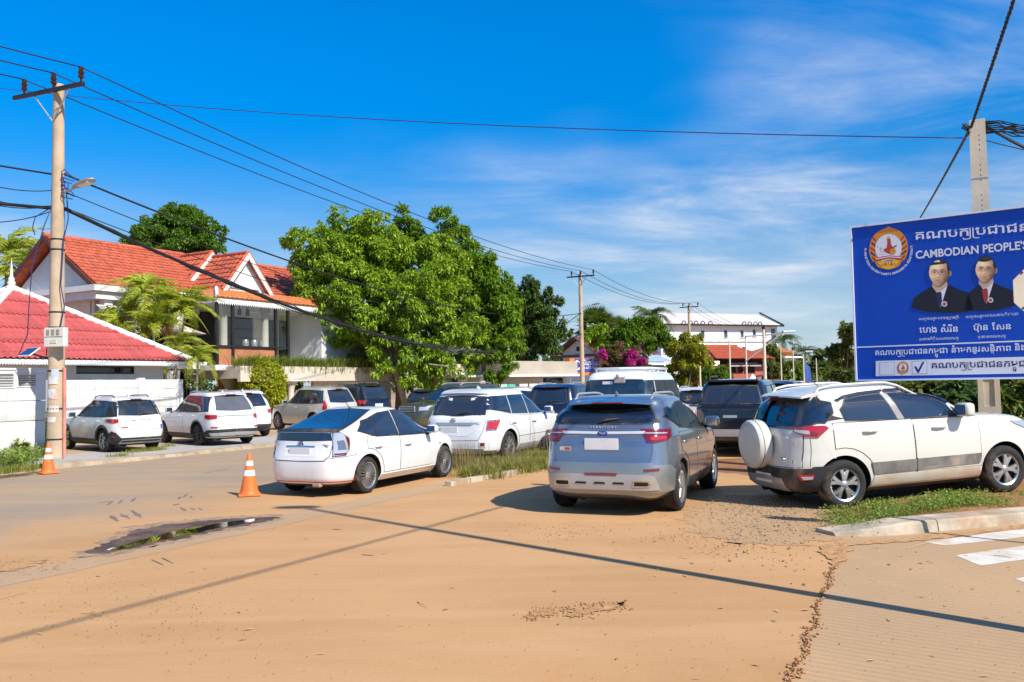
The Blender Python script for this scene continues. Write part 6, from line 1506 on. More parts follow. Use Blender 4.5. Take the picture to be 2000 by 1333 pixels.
def twisted(name, label, a, b, sag, r, turns):
    a, b = Vector(a), Vector(b); m = MB(); n = 160
    for ph in (0, 2.1, 4.2):
        pts = []
        for i in range(n+1):
            u = i/n; p = a.lerp(b, u); p.z -= 4*sag*u*(1-u); an = ph+u*turns*6.283; pts.append(p-a+Vector((math.cos(an)*r*.8, 0, math.sin(an)*r*.8)))
        m.tube(pts, r, 5)
    o = m.build(name, WIREM, None, 180); o.location = a; return tag(o, label, 'cable')
ca = gnd(0, 1225); sun_h = Vector((math.sin(SUN_AZ), math.cos(SUN_AZ), 0))
sa, sb = gnd(0, 1227), gnd(950, 991); best = None
for i_ in range(140):                                     # the cable hangs above the long shadow it throws
    for j_ in range(60):
        h_ = 5.2+.05*j_; g_ = sa.lerp(sb, -1.2+i_*.02); q_ = g_+sun_h*(h_/math.tan(SUN_EL))+Vector((0, 0, h_))
        if q_.y < 2: continue
        a_ = px(q_); e_ = (a_[0]-1978)**2+(a_[1]+2)**2
        if best is None or e_ < best[0]: best = (e_, q_)
CE = best[1]; CDIR = CE-CT
twisted('twisted_cable', 'heavy twisted black cable overhead, from the concrete post towards the viewer', CT, CT+CDIR*((CT.y+4)/(CT.y-CE.y)), .10, .018, 70)
CQ = at(1795, 428, 34.0); twisted('twisted_cable', 'heavy twisted black cable from the concrete post down behind the billboard', CT, CT+(CQ-CT)*1.25, .05, .018, 70)
twisted('twisted_cable', 'twisted cable from the top of the concrete post to the right picture edge', Vector((PB.x+.1, PB.y, PTOP-.06)), at(2120, 330, 15.6), .10, .018, 14)
lw = MB(); rng = random.Random(2)
for k in range(12):
    a = Vector((.12, -.05, H-.05-.02*k)); lw.tube([a, a+Vector((.15+.1*rng.random(), -.05, -.04*rng.random())), a+Vector((.30+.5*rng.random(), -.02, -.10-.10*rng.random())), a+Vector((.55+.5*rng.random(), 0, -.20-.05*rng.random()))], .010, 5)
for k in range(8):
    a = Vector((-.13, -.12, H-.10)); lw.tube([a, a+Vector((rng.uniform(-.12, .0), -.04, rng.uniform(-.12, .06))), a+Vector((rng.uniform(-.15, .05), -.03, rng.uniform(-.2, .05)))], .010, 5)
lw.build('loose_wires', WIREM, post, 180); q = MB(); q.bbox((.50, -.03, H-.22), (.20, .06, .06), .01, rot=.2); q.build('cable_clamp', STEEL, post)
# street lamp just outside the right edge: its pole's shadow crosses the foreground
ls = gnd(598, 993); le = gnd(2000, 1231); u_ = (le-ls).normalized(); lb_ = ls+u_*10.6; hl = 10.6*math.tan(SUN_EL)
lp = thing('street_lamp', 'tall street lamp standing by the crossing, only its shadow falls into view', 'street lamp', (lb_.x, lb_.y, 0))
m = MB(); m.tube([(0, 0, -.05), (0, 0, .3), (0, 0, hl*.6), (0, 0, hl-.1)], [.10, .085, .07, .05], 12); m.build('pole', GALV, lp, 60); m = MB(); m.lathe([(0, -.36), (.12, -.32), (.17, 0), (.12, .30), (0, .34)], 14, M4=Matrix.Translation((-.15, .12, hl)) @ Matrix.Rotation(R(90), 4, 'Y') @ Matrix.Scale(.45, 4, (1, 0, 0))); m.build('lamp_head', GALV, lp, 50)
# ------------------------------------------------------------------ shops and houses further down the street
def house_frame(name, label, p0, p1, cat='house'):
    """a building whose front runs from p0 to p1 (left to right seen from the street); local x along it, y away from the viewer"""
    p0, p1 = Vector((p0[0], p0[1], 0)), Vector((p1[0], p1[1], 0)); d = p1-p0
    return thing(name, label, cat, p0, math.atan2(d.y, d.x)), d.length
def pbx(name, par, mat, x0, x1, y0, y1, z0, z1): b = MB(); b.box(((x0+x1)/2, (y0+y1)/2, (z0+z1)/2), (abs(x1-x0), abs(y1-y0), abs(z1-z0))); return b.build(name, mat, par)
MAROON = matte('maroon_roof', (.13, .045, .045), .7, .2, 2); BLUETIN = matte('blue_tin', (.42, .53, .62), .4, .1, 2, metal=.3); SHOPC = matte('shop_cream', (.60, .54, .44), .85, .1, .7, dirt=((.42, .36, .28), .4)); TAUPE = matte('taupe_band', (.42, .37, .30), .85, .1, .6, dirt=((.30, .26, .21), .4))
FARW = matte('far_white', (.80, .79, .77), .8, .05, .4); FARR = matte('far_grey_roof', (.55, .50, .46), .7, .1, .4); REDV = matte('villa_red', (.36, .10, .065), .7, .15, 1.5); VROOF = matte('villa_roof', (.38, .075, .03), .65, .15, 2)
BLUEW = glossy('blue_window', (.05, .11, .24), .1, .6)
def long_white():
    a, b = at(1293, 740, 118), at(1521, 740, 126); t, L = house_frame('long_white_building', 'long white three storey building with a pale sloping roof, far behind the red villa', a, b, 'building')
    inv = (Matrix.Translation((a.x, a.y, 0)) @ Matrix.Rotation(math.atan2(b.y-a.y, b.x-a.x), 4, 'Z')).inverted(); P0 = Vector((a.x, a.y, 0)); D = Vector((b.x-a.x, b.y-a.y, 0)).normalized()
    X = lambda x: (inv @ line_at(P0, D, x)).x
    Z = lambda x, y: at(x, y, line_at(P0, D, x).y).z
    ze, zr, zm = Z(1410, 636), Z(1410, 613)+.5, Z(1410, 667); wins = []
    for x, y0, y1, hw in ((1300, 645, 659, 3), (1350, 646, 659, 3), (1376, 646, 660, 3.5), (1421, 645, 660, 3.5), (1453, 645, 659, 3.2), (1477, 644, 658, 3.2), (1497, 644, 657, 3), (1514, 642, 662, 4.5), (1300, 678, 690, 3), (1376, 678, 689, 3.5), (1421, 678, 690, 3), (1455, 678, 690, 3), (1516, 672, 692, 4.5)): wins.append((X(x-hw), X(x+hw), Z(x, y1), Z(x, y0)))
    w = MB(); wall_with_holes(w, Matrix.Identity(4), L, 0, ze, wins, .4); w.box((.2, 5.6, ze/2), (.4, 10.2, ze)); w.box((L-.2, 5.6, ze/2), (.4, 10.2, ze)); w.box((L/2, 10.9, ze/2), (L, .4, ze)); w.build('wall', FARW, t)
    for x0, x1, z0, z1 in wins:
        f = pbx('window', t, FARR, x0-.12, x1+.12, -.10, -.005, z0-.16, z0-.01); pbx('pane', f, BLUEW, x0, x1, .18, .24, z0, z1)
    pbx('string_course', t, FARR, -.1, L+.1, -.14, -.004, zm-.12, zm+.12)
    r = MB(); q = [(-.5, -.7, ze), (L+.6, -.7, ze), (L+1.5, 5.5, zr), (2.8, 5.5, zr)]; r.add(q+[(L+.6, 11.7, ze), (-.5, 11.7, ze)], [(0, 1, 2, 3), (2, 4, 5, 3), (0, 3, 5), (1, 4, 2), (0, 5, 4, 1)]); ro = r.build('roof', FARR, t)
    pbx('gutter', ro, STEEL, -.5, L+.6, -.86, -.70, ze-.12, ze+.10)
    g = MB(); g.tube([(L+.6, -.7, ze+.1), (L+1.5, 5.5, zr+.25)], .13, 6); g.build('verge_cap', STEEL, ro)
    for x in (1337, 1350, 1361, 1374, 1389, 1455, 1466, 1477, 1486):
        m = MB(); xx = X(x); m.tube([(xx-.32, -.3, ze+.1), (xx-.26, -.3, ze+.42), (xx, -.3, ze+.56), (xx+.26, -.3, ze+.42), (xx+.32, -.3, ze+.1)], .07, 6); m.build('roof_vent', STEEL, ro, 60)
long_white()
def villa():
    a, b = at(1406, 740, 84), at(1498, 740, 86); t, L = house_frame('red_villa', 'brick red villa with an orange red hip roof in front of the long white building', a, b); Z = lambda y, Y=84: at(1450, y, Y).z
    ze, zr = Z(701), Z(674); w = MB(); wins = [(1.0, 1.9, Z(728), Z(714)), (2.1, 2.7, Z(728), Z(714)), (3.3, 4.1, Z(728), Z(714))]; wall_with_holes(w, Matrix.Identity(4), L, 0, ze-.5, wins, .25); w.box((.15, 3.2, 1.6), (.3, 5.5, ze-.6)); w.box((L-.15, 3.2, 1.6), (.3, 5.5, ze-.6)); w.build('wall', REDV, t)
    for x0, x1, z0, z1 in wins:
        f = pbx('window', t, DARKROOM, x0, x1, .16, .22, z0, z1); m = MB(); m.quad_prism([(x0-.15, -.01, z1+.25), (x1+.15, -.01, z1+.25), (x1+.25, -.7, z1-.10), (x0-.25, -.7, z1-.10)], (0, 0, 1), .04); m.build('awning', matte('grey_awning', (.45, .43, .40), .7), f, fix=True)
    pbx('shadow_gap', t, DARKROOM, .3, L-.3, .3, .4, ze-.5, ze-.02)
    r = MB(); r.add([(-1.2, -1.2, ze), (L+.1, -1.2, ze), (L+.1, 7, ze), (-1.2, 7, ze), (.3, 2.8, zr), (L-1.6, 2.8, zr)], [(0, 1, 5, 4), (1, 2, 5), (2, 3, 4, 5), (3, 0, 4), (0, 3, 2, 1)]); ro = r.build('roof', VROOF, t); tile_courses(ro, Vector((-1.2, -1.2, ze+.02)), Vector((1, 0, 0)), Vector((0, 4.0, zr-ze)).normalized(), L+1.3, math.hypot(4, zr-ze), 7, VROOF, clip=[(Vector((L+.1, -1.2, ze)), Vector((4, 1.7, 0)).normalized()), (Vector((-1.2, -1.2, ze)), Vector((-4, 1.5, 0)).normalized())], wave=.5)
    c = MB(); c.tube([(.3, 2.8, zr+.06), (L-1.4, 2.8, zr+.06)], .14, 6); c.build('ridge_cap', VROOF, ro)
    lw = MB(); lw.box((-1.2, 1.5, 1.7), (2.0, 4, 3.0)); lw.build('side_wing', REDV, t); lr = MB(); lr.add([(-2.6, -.8, Z(703)), (.2, -.8, Z(703)), (.2, 3.6, Z(694)), (-2.6, 3.6, Z(694))], [(0, 1, 2, 3)]); lr.build('side_roof', VROOF, t)
    f = MB()
    for i in range(26): f.box((-.2+i*.19, -1.9, 1.2), (.04, .04, 1.1))
    f.box((L/2, -1.9, 1.78), (L+.6, .05, .05)); f.build('railing', REDV, t); o = MB(); o.lathe([(0, 0), (.9, .05), (.7, .5), (.35, .8), (.1, 1.1), (0, 1.15)], 10, c=(2.6, -1.6, 1.2)); o.build('gate_ornament', PLATE, t, 60)
villa()
def maroon_house():
    a = at(1098, 740, 92); b = at(1168, 740, 88); t, L = house_frame('maroon_roofed_house', 'grey gabled house with a maroon roof behind the second utility pole', a, b); za, ze = at(1122, 661, 91).z, at(1122, 688, 91).z
    w = MB(); w.add([(.2, 0, 0), (L-.2, 0, 0), (L-.2, 0, ze), (L*.5, 0, za-.15), (.2, 0, ze)], [(0, 1, 2, 3, 4)]); w.box((L-.3, 2.2, ze/2-.1), (.2, 4.2, ze-.2)); w.box((.3, 2.2, ze/2-.1), (.2, 4.2, ze-.2)); w.build('wall', PLASTG, t)
    r = MB()
    for q in ([(-.5, -.9, ze-.25), (L/2, -.9, za), (L/2, 9, za), (-.5, 9, ze-.25)], [(L+.5, -.9, ze-.25), (L+.5, 9, ze-.25), (L/2, 9, za), (L/2, -.9, za)]): r.quad_prism(q, (0, 0, 1), .10)
    r.build('roof', MAROON, t, fix=True); pbx('eave_board', t, MAROON, -.6, L+.6, -.8, -.7, ze-.60, ze-.32); pbx('gable_louvre', t, DARKROOM, L/2-.35, L/2+.35, -.05, -.01, ze+.05, ze+.5)
maroon_house()
def blue_tin():
    a = at(1240, 740, 88); b = at(1310, 740, 92); t, L = house_frame('tin_roofed_shop', 'shop with a pale blue tin roof and cream wall, right of the bougainvillea', a, b, 'shop'); z0, z1 = at(1268, 708, 90).z, at(1262, 680, 93).z
    pbx('wall', t, SHOPC, 0, L, .8, 1.0, 0, z0+.35); r = MB(); n = 40; V = []
    for yy, zz in ((-.6, z0), (4.0, z1)):
        for i in range(n+1): V.append((-.3+(L+.6)*i/n, yy, zz+.05*(i % 2)))
    r.add(V, [(i, i+1, n+2+i, n+1+i) for i in range(n)]); r.build('roof', BLUETIN, t); pbx('beam', t, WHITEP, -.3, L+.3, -.55, -.45, z0-.30, z0-.04)
    m = MB(); m.quad_prism([(1.0, -.3, z0-.4), (2.0, -.3, z0-.4), (2.4, -1.2, z0-1.3), (1.4, -1.2, z0-1.3)], (0, 0, 1), .04); m.build('awning', WHITEP, t, fix=True); pbx('door', t, WOODD, 2.4, 3.1, .74, .795, 0, 1.9)
blue_tin()
def shop_row():
    p0 = at(868, 740, 53); p1 = at(1118, 740, 61); p0, p1 = Vector((p0.x, p0.y, 0)), Vector((p1.x, p1.y, 0)); t, L = house_frame('shop_building', 'long low cream shop with a taupe parapet behind the parked cars', p0, p1, 'shop')
    inv = (Matrix.Translation(p0) @ Matrix.Rotation(math.atan2(p1.y-p0.y, p1.x-p0.x), 4, 'Z')).inverted(); D = (p1-p0).normalized(); X = lambda x: (inv @ line_at(p0, D, x)).x
    Z = lambda x, y: at(x, y, line_at(p0, D, x).y).z
    zt, zb = Z(1000, 706), Z(1000, 733); win = [(X(1072), X(1112), Z(1090, 758), Z(1090, 738)), (X(880), X(906), Z(890, 752), Z(890, 739)), (X(1000), X(1018), 0.1, Z(1010, 750)), (X(1038), X(1052), .1, Z(1045, 750))]
    w = MB(); wall_with_holes(w, Matrix.Translation((0, .5, 0)), L, 0, zb, win, .2); w.box((L/2, 1.6, zb/2), (L, .1, zb)); w.build('wall', SHOPC, t)
    for x0, x1, z0, z1 in win[:2]: f = pbx('window', t, GLASSW, x0, x1, .60, .64, z0, z1)
    for x0, x1, z0, z1 in win[2:]: pbx('door', t, WOODD, x0, x1, .60, .66, z0, z1)
    pbx('parapet', t, TAUPE, X(940), L, -.5, .45, zb+.02, zt); pbx('parapet', t, BEIGE, 0, X(938), -.2, .45, zb+.05, zt-.2); pbx('ledge', t, WHITEP, 0, L, -.7, .40, zb-.12, zb+.015)
    pbx('air_conditioner', t, FARW, X(904), X(916), .1, .49, Z(910, 746), Z(910, 737))
    st = MB(); x0, x1 = X(912), X(934); st.quad_prism([(x0, -.6, .4), (x1, -.6, 2.0), (x1, -.6, 2.6), (x0, -.6, .9)], (0, 1, 0), .12); st.build('stair_rail', FARW, t, fix=True); pbx('pillar', t, FARW, X(931), X(938), -.7, -.3, 0, Z(934, 731))
    for i, (a, b, m) in enumerate(((944, 960, matte('hoarding_mint', (.42, .62, .52), .6)), (961, 976, matte('hoarding_green', (.08, .42, .28), .6)), (984, 1000, WHITEP), (1003, 1020, matte('hoarding_pale', (.62, .66, .55), .6)), (1022, 1036, WHITEP), (1040, 1058, WHITEP))):
        o = pbx('hoarding', t, m, X(a), X(b), -1.5, -1.44, .3, Z(980, 751))
shop_row()
def shop_sign():
    a, b = at(1113, 736, 76), at(1203, 736, 81); t, L = house_frame('shop_sign', 'orange roof sign with a blue panel, between second pole and minibus', a, b, 'sign')
    z0, z1 = at(1150, 733, 78).z, at(1150, 701, 78).z; OR_ = matte('sign_orange', (.72, .20, .045), .5, .06, 3)
    pbx('box', t, OR_, 0, L, 0, .5, z0, z1); u = L/90; p = pbx('panel', t, matte('sign_blue', (.035, .06, .33), .4, .05, 3), 9*u, 56*u, -.03, -.002, z0+(z1-z0)*.18, z0+(z1-z0)*.97)
    g = MB(); g.tube([(13*u+.38*math.cos(k*math.pi/8+.6), -.05, z0+(z1-z0)*.58+.38*math.sin(k*math.pi/8+.6)) for k in range(14)], .08, 6); g.build('emblem', PLATE, p)
    for txt_, x, z, sz, mt in (('កម្ពុជា', 18, .55, .42, PLATE), ('ភោជនីយដ្ឋាន', 18, .30, .20, PLATE)):
        pass
    for i, (z, x0, x1, mt) in enumerate(((.60, 19, 54, PLATE), (.38, 19, 52, PLATE), (.70, 59, 86, REDL), (.45, 59, 84, REDL))):
        khm(['ការិយាល័យ', 'សេវាកម្ម', 'ទទួលជូន', 'ដំណឹង'][i], t, Vector((x0*u, -.05, z0+(z1-z0)*z)), Vector((x1*u, -.05, z0+(z1-z0)*z)), (z1-z0)*(.24 if i == 0 else .14), mt)
    pbx('post', t, GALV, .3, .4, .2, .3, 0, z0-.002); pbx('post', t, GALV, L-.4, L-.3, .2, .3, 0, z0-.002)
def orange_house():
    a, b = at(1526, 740, 112), at(1556, 740, 114); t, L = house_frame('orange_house', 'small house with orange upper storey right of the long white building', a, b); z1 = at(1540, 682, 112).z; zm = at(1540, 698, 112).z
    pbx('wall', t, FARW, 0, L, 0, 5, 0, zm-.1); pbx('upper_wall', t, matte('orange_wall', (.55, .24, .06), .7), .2, L-.4, .3, 5, zm+.1, z1-.4); pbx('balcony', t, FARW, -.4, L+.2, -1, 5.2, zm-.095, zm+.095)
    r = MB(); r.add([(-.3, -.3, z1-.4), (L, -.3, z1-.4), (L, 5.5, z1-.4), (-.3, 5.5, z1-.4), (L/2-.15, 2.6, z1+.7)], [(0, 1, 4), (1, 2, 4), (2, 3, 4), (3, 0, 4), (0, 3, 2, 1)]); r.build('roof', matte('orange_brown_roof', (.38, .13, .04), .7), t)
    for x in (.5, 1.2): pbx('window', t, DARKROOM, x, x+.4, .24, .295, zm+.4, z1-.7)
orange_house()
# slim poles along the far street
src_pole = None
for x, y0, Y, r, kind, lb in ((1428, 666, 66, .10, 'plain', 'pale slim pole in front of the left half of the red villa'), (1460, 655, 68, .11, 'arm', 'pale slim pole with a bracket in front of the middle of the red villa'), (1496, 644, 56, .16, 'lamp', 'thick pale pole at the right end of the red villa'), (1507, 690, 70, .07, 'plain', 'thin dark pole right of the red villa'),
                                (1528, 676, 80, .10, 'plain', 'slim pole in front of the orange house, left one'), (1552, 684, 88, .10, 'lamp', 'slim pole at the right side of the orange house'), (1572, 692, 66, .09, 'flag', 'thin white pole with a small blue and pink flag'), (1597, 700, 100, .10, 'plain', 'slim pole below the flat topped tree'), (1369, 715, 52, .09, 'plain', 'white gate pole right of the yellow green tree')):
    b = at(x, 790, Y); zt = at(x-1, y0, Y).z; t = thing('street_pole', lb, 'pole', (b.x, b.y, 0), 0, 'slim poles along the far street')
    m = MB(); m.tube([(0, 0, -.05), (0, 0, zt*.5), (0, 0, zt)], [r*.75, r*.66, r*.55], 8); m.build('shaft', CONCL if x not in (1507,) else STEEL, t, 60)
    if kind == 'arm':
        m = MB(); m.tube([(0, -.1, zt-.1), (2.9, -.1, zt+.05)], .06, 6); m.tube([(0, -.1, zt-2.0), (2.7, -.1, zt)], .05, 6); m.build('bracket', GALV, t)
    if kind == 'lamp':
        m = MB(); m.tube([(0, 0, zt-.4), (1.2, -.3, zt-.2)], .04, 6); m.bbox((1.5, -.37, zt-.18), (.8, .26, .10), .04); m.build('lamp_head', GALV, t)
        i = MB(); i.lathe([(.08, zt), (.12, zt+.1), (.06, zt+.3), (0, zt+.32)], 8); i.build('insulator', PORC, t)
    if kind == 'flag':
        f = MB(); f.add([(.08, 0, 1.6), (.55, -.1, 1.5), (.50, 0, 2.7), (.08, 0, 3.0)], [(0, 1, 2, 3)]); f.build('flag', matte('flag_blue', (.06, .12, .42), .8), t); f = MB(); f.add([(.08, 0, .9), (.5, -.05, .8), (.45, 0, 1.55), (.08, 0, 1.58)], [(0, 1, 2, 3)]); f.build('flag', matte('flag_pink', (.55, .12, .2), .8), t)
# ------------------------------------------------------------------ the billboard
shop_sign()
YL = 15.6; TL, BL = at(1665, 446, YL), at(1673, 742, YL); hgt = TL.z-BL.z
YR = YL
lo, hi = 10.0, 15.6
for _ in range(50):
    YR = (lo+hi)/2
    if at(2000, 405, YR).z-at(2000, 735, YR).z > hgt: hi = YR
    else: lo = YR
SD = at(2000, 570, YR)-at(1669, 594, YL); SD.z = 0; SD.normalize(); SO = Vector(((TL.x+BL.x)/2, YL, BL.z)); SN = Vector((SD.y, -SD.x, 0))
BW = 4.75
sign = thing('billboard', 'large blue political billboard with white lettering, an emblem and two portraits', 'billboard', SO, math.atan2(SD.y, SD.x))
SI = (Matrix.Translation(SO) @ Matrix.Rotation(math.atan2(SD.y, SD.x), 4, 'Z')).inverted()
def S(cx, cy):
    """picture point on the board (numbers read off an enlarged crop of the photograph) in the board's frame (x along, z up)"""
    d = ray(1640+cx/3.508, 380+cy/3.508); o = Vector((0, 0, CAMH)); t = (SO-o).dot(SN)/d.dot(SN); p = SI @ (o+d*t); return Vector((p.x, 0, p.z))
SBLUE = matte('board_blue', (.004, .066, .46), .45, .08, .8, dirt=((.025, .10, .43), .35), spec=.25); SW = matte('board_white', (.74, .74, .80), .5, .03, 3); SGREY = matte('board_pale', (.60, .62, .72), .5, .03, 3)
def flat(c, nm): return matte('print_'+nm, c, .45, .02, 3)
b = MB(); b.box((BW/2, .03, hgt/2), (BW, .05, hgt)); b.build('panel', SBLUE, sign)
f = MB(); e = .03
f.box((BW/2, .02, hgt+e/2), (BW+2*e, .09, e)); f.box((BW/2, .02, -e/2), (BW+2*e, .09, e)); f.box((-e/2, .02, hgt/2), (e, .09, hgt)); f.box((BW+e/2, .02, hgt/2), (e, .09, hgt)); f.build('frame', SW, sign)
f = MB()
for z in (.25, hgt/2, hgt-.25): f.box((BW/2, .085, z), (BW-.1, .06, .06))
for x in (.06, BW/2, BW-.08): f.box((x, .13, hgt/2), (.05, .04, hgt-.1))
f.build('back_frame', GALV, sign)
br = MB(); pl_ = SI @ Vector((PB.x, PB.y, 0))
for z in (.5, hgt-.5): br.box((pl_.x, (.10+pl_.y)/2, z), (.12, pl_.y-.10, .06))
br.build('bracket', GALV, sign); lg = MB(); lg.box((BW-.5, .19, -.6), (.10, .10, hgt+2.2)); lg.build('leg', GALV, sign)
LAY = [0]
def pr(name, pts, mat, layer, parent=None):
    """flat print: an outline in crop points, a hair in front of the board"""
    V = [S(*p)+Vector((0, -.0008-.0009*layer, 0)) for p in pts]; m = MB(); m.poly(V); o = m.build(name, mat, parent or sign)
    if o.data.polygons[0].normal.y > 0: o.data.flip_normals()
    return o
def ell(cx, cy, rx, ry, n=24, a0=0, a1=360, tilt=0): 
    return [(cx+rx*math.cos(R(a0+(a1-a0)*k/(n if a1-a0 < 360 else n)))*1-0, cy+ry*math.sin(R(a0+(a1-a0)*k/n))) for k in range(n+(1 if a1-a0 < 360 else 0))]
def ktext(s, x0, y0, x1, y1, h, mat, layer=3, fit=True):
    p, q = S(x0, y0), S(x1, y1); off = Vector((0, -.001-.0009*layer, 0)); hh = abs(S(x0, y0-h).z-p.z); return khm(s, sign, p+off, q+off, hh, mat, fit)
full = 'គណបក្សប្រជាជនកម្ពុជា'; _, w1 = khmer_layout('គណបក្សប្រជាជ'); _, w2 = khmer_layout(full)
def extend(x0, y0, x1, y1, k): return x0+(x1-x0)*k, y0+(y1-y0)*k
def ktext_board(s, x0, y0, x1, y1, k, h, mat, layer=3):
    """visible part ends at x1; the whole line is k times as long along the board"""
    p, q = S(x0, y0), S(x1, y1); d = q-p; off = Vector((0, -.001-.0009*layer, 0)); hh = abs(S(x0, y0-h).z-p.z); e_ = p+d*k
    khm(s, sign, p+off, e_+off, hh, mat)
ktext_board(full, 512, 311, 1222, 256, w2/w1, 50, SW)
def ltext(s, x0, y0, x1, y1, mat, k=1.0, h=None):
    me = text_mesh(s, 1.0, mat, .022, 0, 'LEFT'); xs = [v.co.x for v in me.vertices]; W = max(xs)-min(xs); p, q = S(x0, y0), S(x1, y1); d = (q-p)*k; sx = d.length/W; hz = abs(S(x0, y0-h).z-p.z)/.70 if h else sx; d.normalize()
    for v in me.vertices: v.co = p+d*((v.co.x-min(xs))*sx)+Vector((0, -.0038, v.co.y*hz))
    me.update(); return link('lettering', me, sign)
me_a = text_mesh("CAMBODIAN PEOPLE'", 1.0, SW, .022, 0, 'LEFT'); me_b = text_mesh("CAMBODIAN PEOPLE'S PARTY", 1.0, SW, .022, 0, 'LEFT'); kk = max(v.co.x for v in me_b.vertices)/max(v.co.x for v in me_a.vertices)
ltext("CAMBODIAN PEOPLE'S PARTY", 522, 441, 1252, 376, SW, kk, 52)
ktext('សម្ដេចអគ្គមហាពញាចក្រី', 540, 862, 818, 850, 15, SGREY); ktext('ហេង សំរិន', 545, 948, 815, 941, 36, SW); ktext('ប្រធានកិត្តិយសគណបក្ស', 548, 1000, 818, 992, 15, SGREY)
ktext('សម្ដេចអគ្គមហាសេនាបតីតេជោ', 862, 848, 1226, 826, 15, SGREY); ktext('ហ៊ុន សែន', 915, 932, 1178, 923, 36, SW); ktext('ប្រធានគណបក្ស', 950, 985, 1140, 978, 15, SGREY)
_, wa = khmer_layout(full+' នាំមកនូវសន្តិភាព និ'); _, wb_ = khmer_layout(full+' នាំមកនូវសន្តិភាព និងការអភិវឌ្ឍន៍')
ktext_board(full+' នាំមកនូវសន្តិភាព និងការអភិវឌ្ឍន៍', 240, 1103, 1240, 1068, wb_/wa, 32, SW)
xe = BW-.05
def bar(name, y0l, y0r, y1l, y1r, x0, mat, layer):
    a, b_, c, d = S(x0, y0l), S(1263, y0r), S(1263, y1r), S(x0, y1l); V = [Vector((a.x, 0, a.z)), Vector((xe, 0, a.z)), Vector((xe, 0, d.z)), Vector((d.x, 0, d.z))]; V = [v+Vector((0, -.0008-.0009*layer, 0)) for v in V]; m = MB(); m.poly(V[::-1]); return m.build(name, mat, sign)
bar('white_line', 1044, 1008, 1052, 1016, 118, SW, 1); bar('white_strip', 1142, 1110, 1246, 1236, 247, SW, 1)
NAVYP = flat((.012, .014, .10), 'navy'); pr('ballot_box', [(272, 1152), (376, 1147), (378, 1238), (274, 1240)], flat((.42, .44, .50), 'grey'), 2); pr('ballot_box', [(275, 1155), (373, 1150), (375, 1235), (277, 1237)], SW, 3)
pr('ballot_box', [(494, 1144), (599, 1139), (601, 1230), (496, 1233)], flat((.30, .32, .38), 'dark_grey'), 2); pr('ballot_box', [(497, 1147), (596, 1142), (598, 1227), (499, 1230)], SW, 3)
pr('tick_mark', [(510, 1180), (524, 1178), (538, 1203), (566, 1150), (582, 1147), (542, 1224), (534, 1224)], flat((.012, .012, .18), 'ink'), 4)
_, wc = khmer_layout('គណបក្សប្រជាជនកម្ពុ'); ktext_board(full, 625, 1192, 1225, 1180, w2/wc, 38, NAVYP)
OR1, RD1, YW1 = flat((.72, .26, .02), 'orange'), flat((.50, .05, .03), 'red'), flat((.80, .47, .04), 'amber')
def emblem(cx, cy, k, tilt=-.05):
    T = lambda x, y: (cx+x*k, cy+y*k+x*k*tilt)
    outer = [T(136*math.sin(R(a))*(1 if abs(a) > 25 else abs(a)/25*.9+.0), -146*math.cos(R(a)) if abs(a) > 25 else -150-8*(1-abs(a)/25)+14*abs(a)/25) for a in range(-180, 180, 10)]
    em = pr('emblem', outer, OR1, 2)
    for sg in (-1, 1):
        for i in range(6):
            y = -78+i*34; pr('emblem_ray', [T(sg*(92-abs(y)*.10), y+16), T(sg*(132-abs(y)*.32), y-12), T(sg*(134-abs(y)*.30), y+4), T(sg*(96-abs(y)*.10), y+28)], RD1 if i % 2 == 0 else flat((.05, .03, .18), 'violet'), 3, em)
    pr('emblem_disc', [T(x, y) for x, y in ell(0, -4, 93, 98)], SW, 4, em)
    pr('emblem_ribbon', [T(-95, 62), T(-40, 52), T(0, 48), T(40, 52), T(95, 62), T(92, 84), T(0, 70), T(-92, 84)], RD1, 5, em); pr('emblem_ribbon', [T(-92, 66), T(0, 54), T(92, 66), T(90, 72), T(0, 60), T(-90, 72)], SW, 6, em)
    pr('emblem_base', [T(-80, 88), T(0, 74), T(80, 88), T(40, 132), T(0, 146), T(-40, 132)], YW1, 4, em)
    for i in range(5): pr('emblem_petal', [T(-44+i*22-9, 118), T(-44+i*22, 86+abs(i-2)*4), T(-44+i*22+9, 118)], RD1 if i % 2 else OR1, 5, em)
    pr('emblem_figure', [T(-10, -70), T(4, -92), T(14, -66), T(18, -30), T(30, -8), T(48, 6), T(40, 30), T(22, 44), T(-4, 34), T(-28, 20), T(-34, 2), T(-14, -6), T(-8, -36)], RD1, 5, em)
    pr('emblem_figure', [T(x, y) for x, y in ell(30, 22, 22, 22, 16)], OR1, 6, em); pr('emblem_figure', [T(x, y) for x, y in ell(2, -78, 8, 10, 12)], YW1, 6, em)
    pr('emblem_figure', [T(30, -10), T(56, -22), T(60, -16), T(34, -2)], flat((.03, .03, .03), 'black'), 6, em)
    r = random.Random(2)
    for i in range(14): x, y = r.uniform(-78, -30), r.uniform(-20, 40); pr('emblem_star', [T(x-3, y-3), T(x+3, y-2), T(x+2, y+4), T(x-3, y+3)], OR1, 5, em)
    return em
emblem(335, 372, .98)
for i in range(44):                                   # small lettering that runs round the lower half of the emblem
    a = R(188-i*196/43); x, y = 335+158*math.cos(a), 388+158*math.sin(a)-(.05*158*math.cos(a)); ch = 'ករាជសនតភពសរភពបជធបតយអពកតវឌនភពសងគមករាជសនតភពសរភព'[i]
    ch = ch if 'ក' <= ch <= 'អ' else 'ន'; V, F, gx0, gx1 = _glyph(ch); m = MB(); c = S(x, y); u = a-math.pi/2; q = .062
    m.add([c+Vector((q*((v[0]-.3)*math.cos(-u)-(v[1]-.3)*math.sin(-u)), -.004, q*((v[0]-.3)*math.sin(-u)+(v[1]-.3)*math.cos(-u)))) for v in V], F); m.build('emblem_letter', SW, sign)
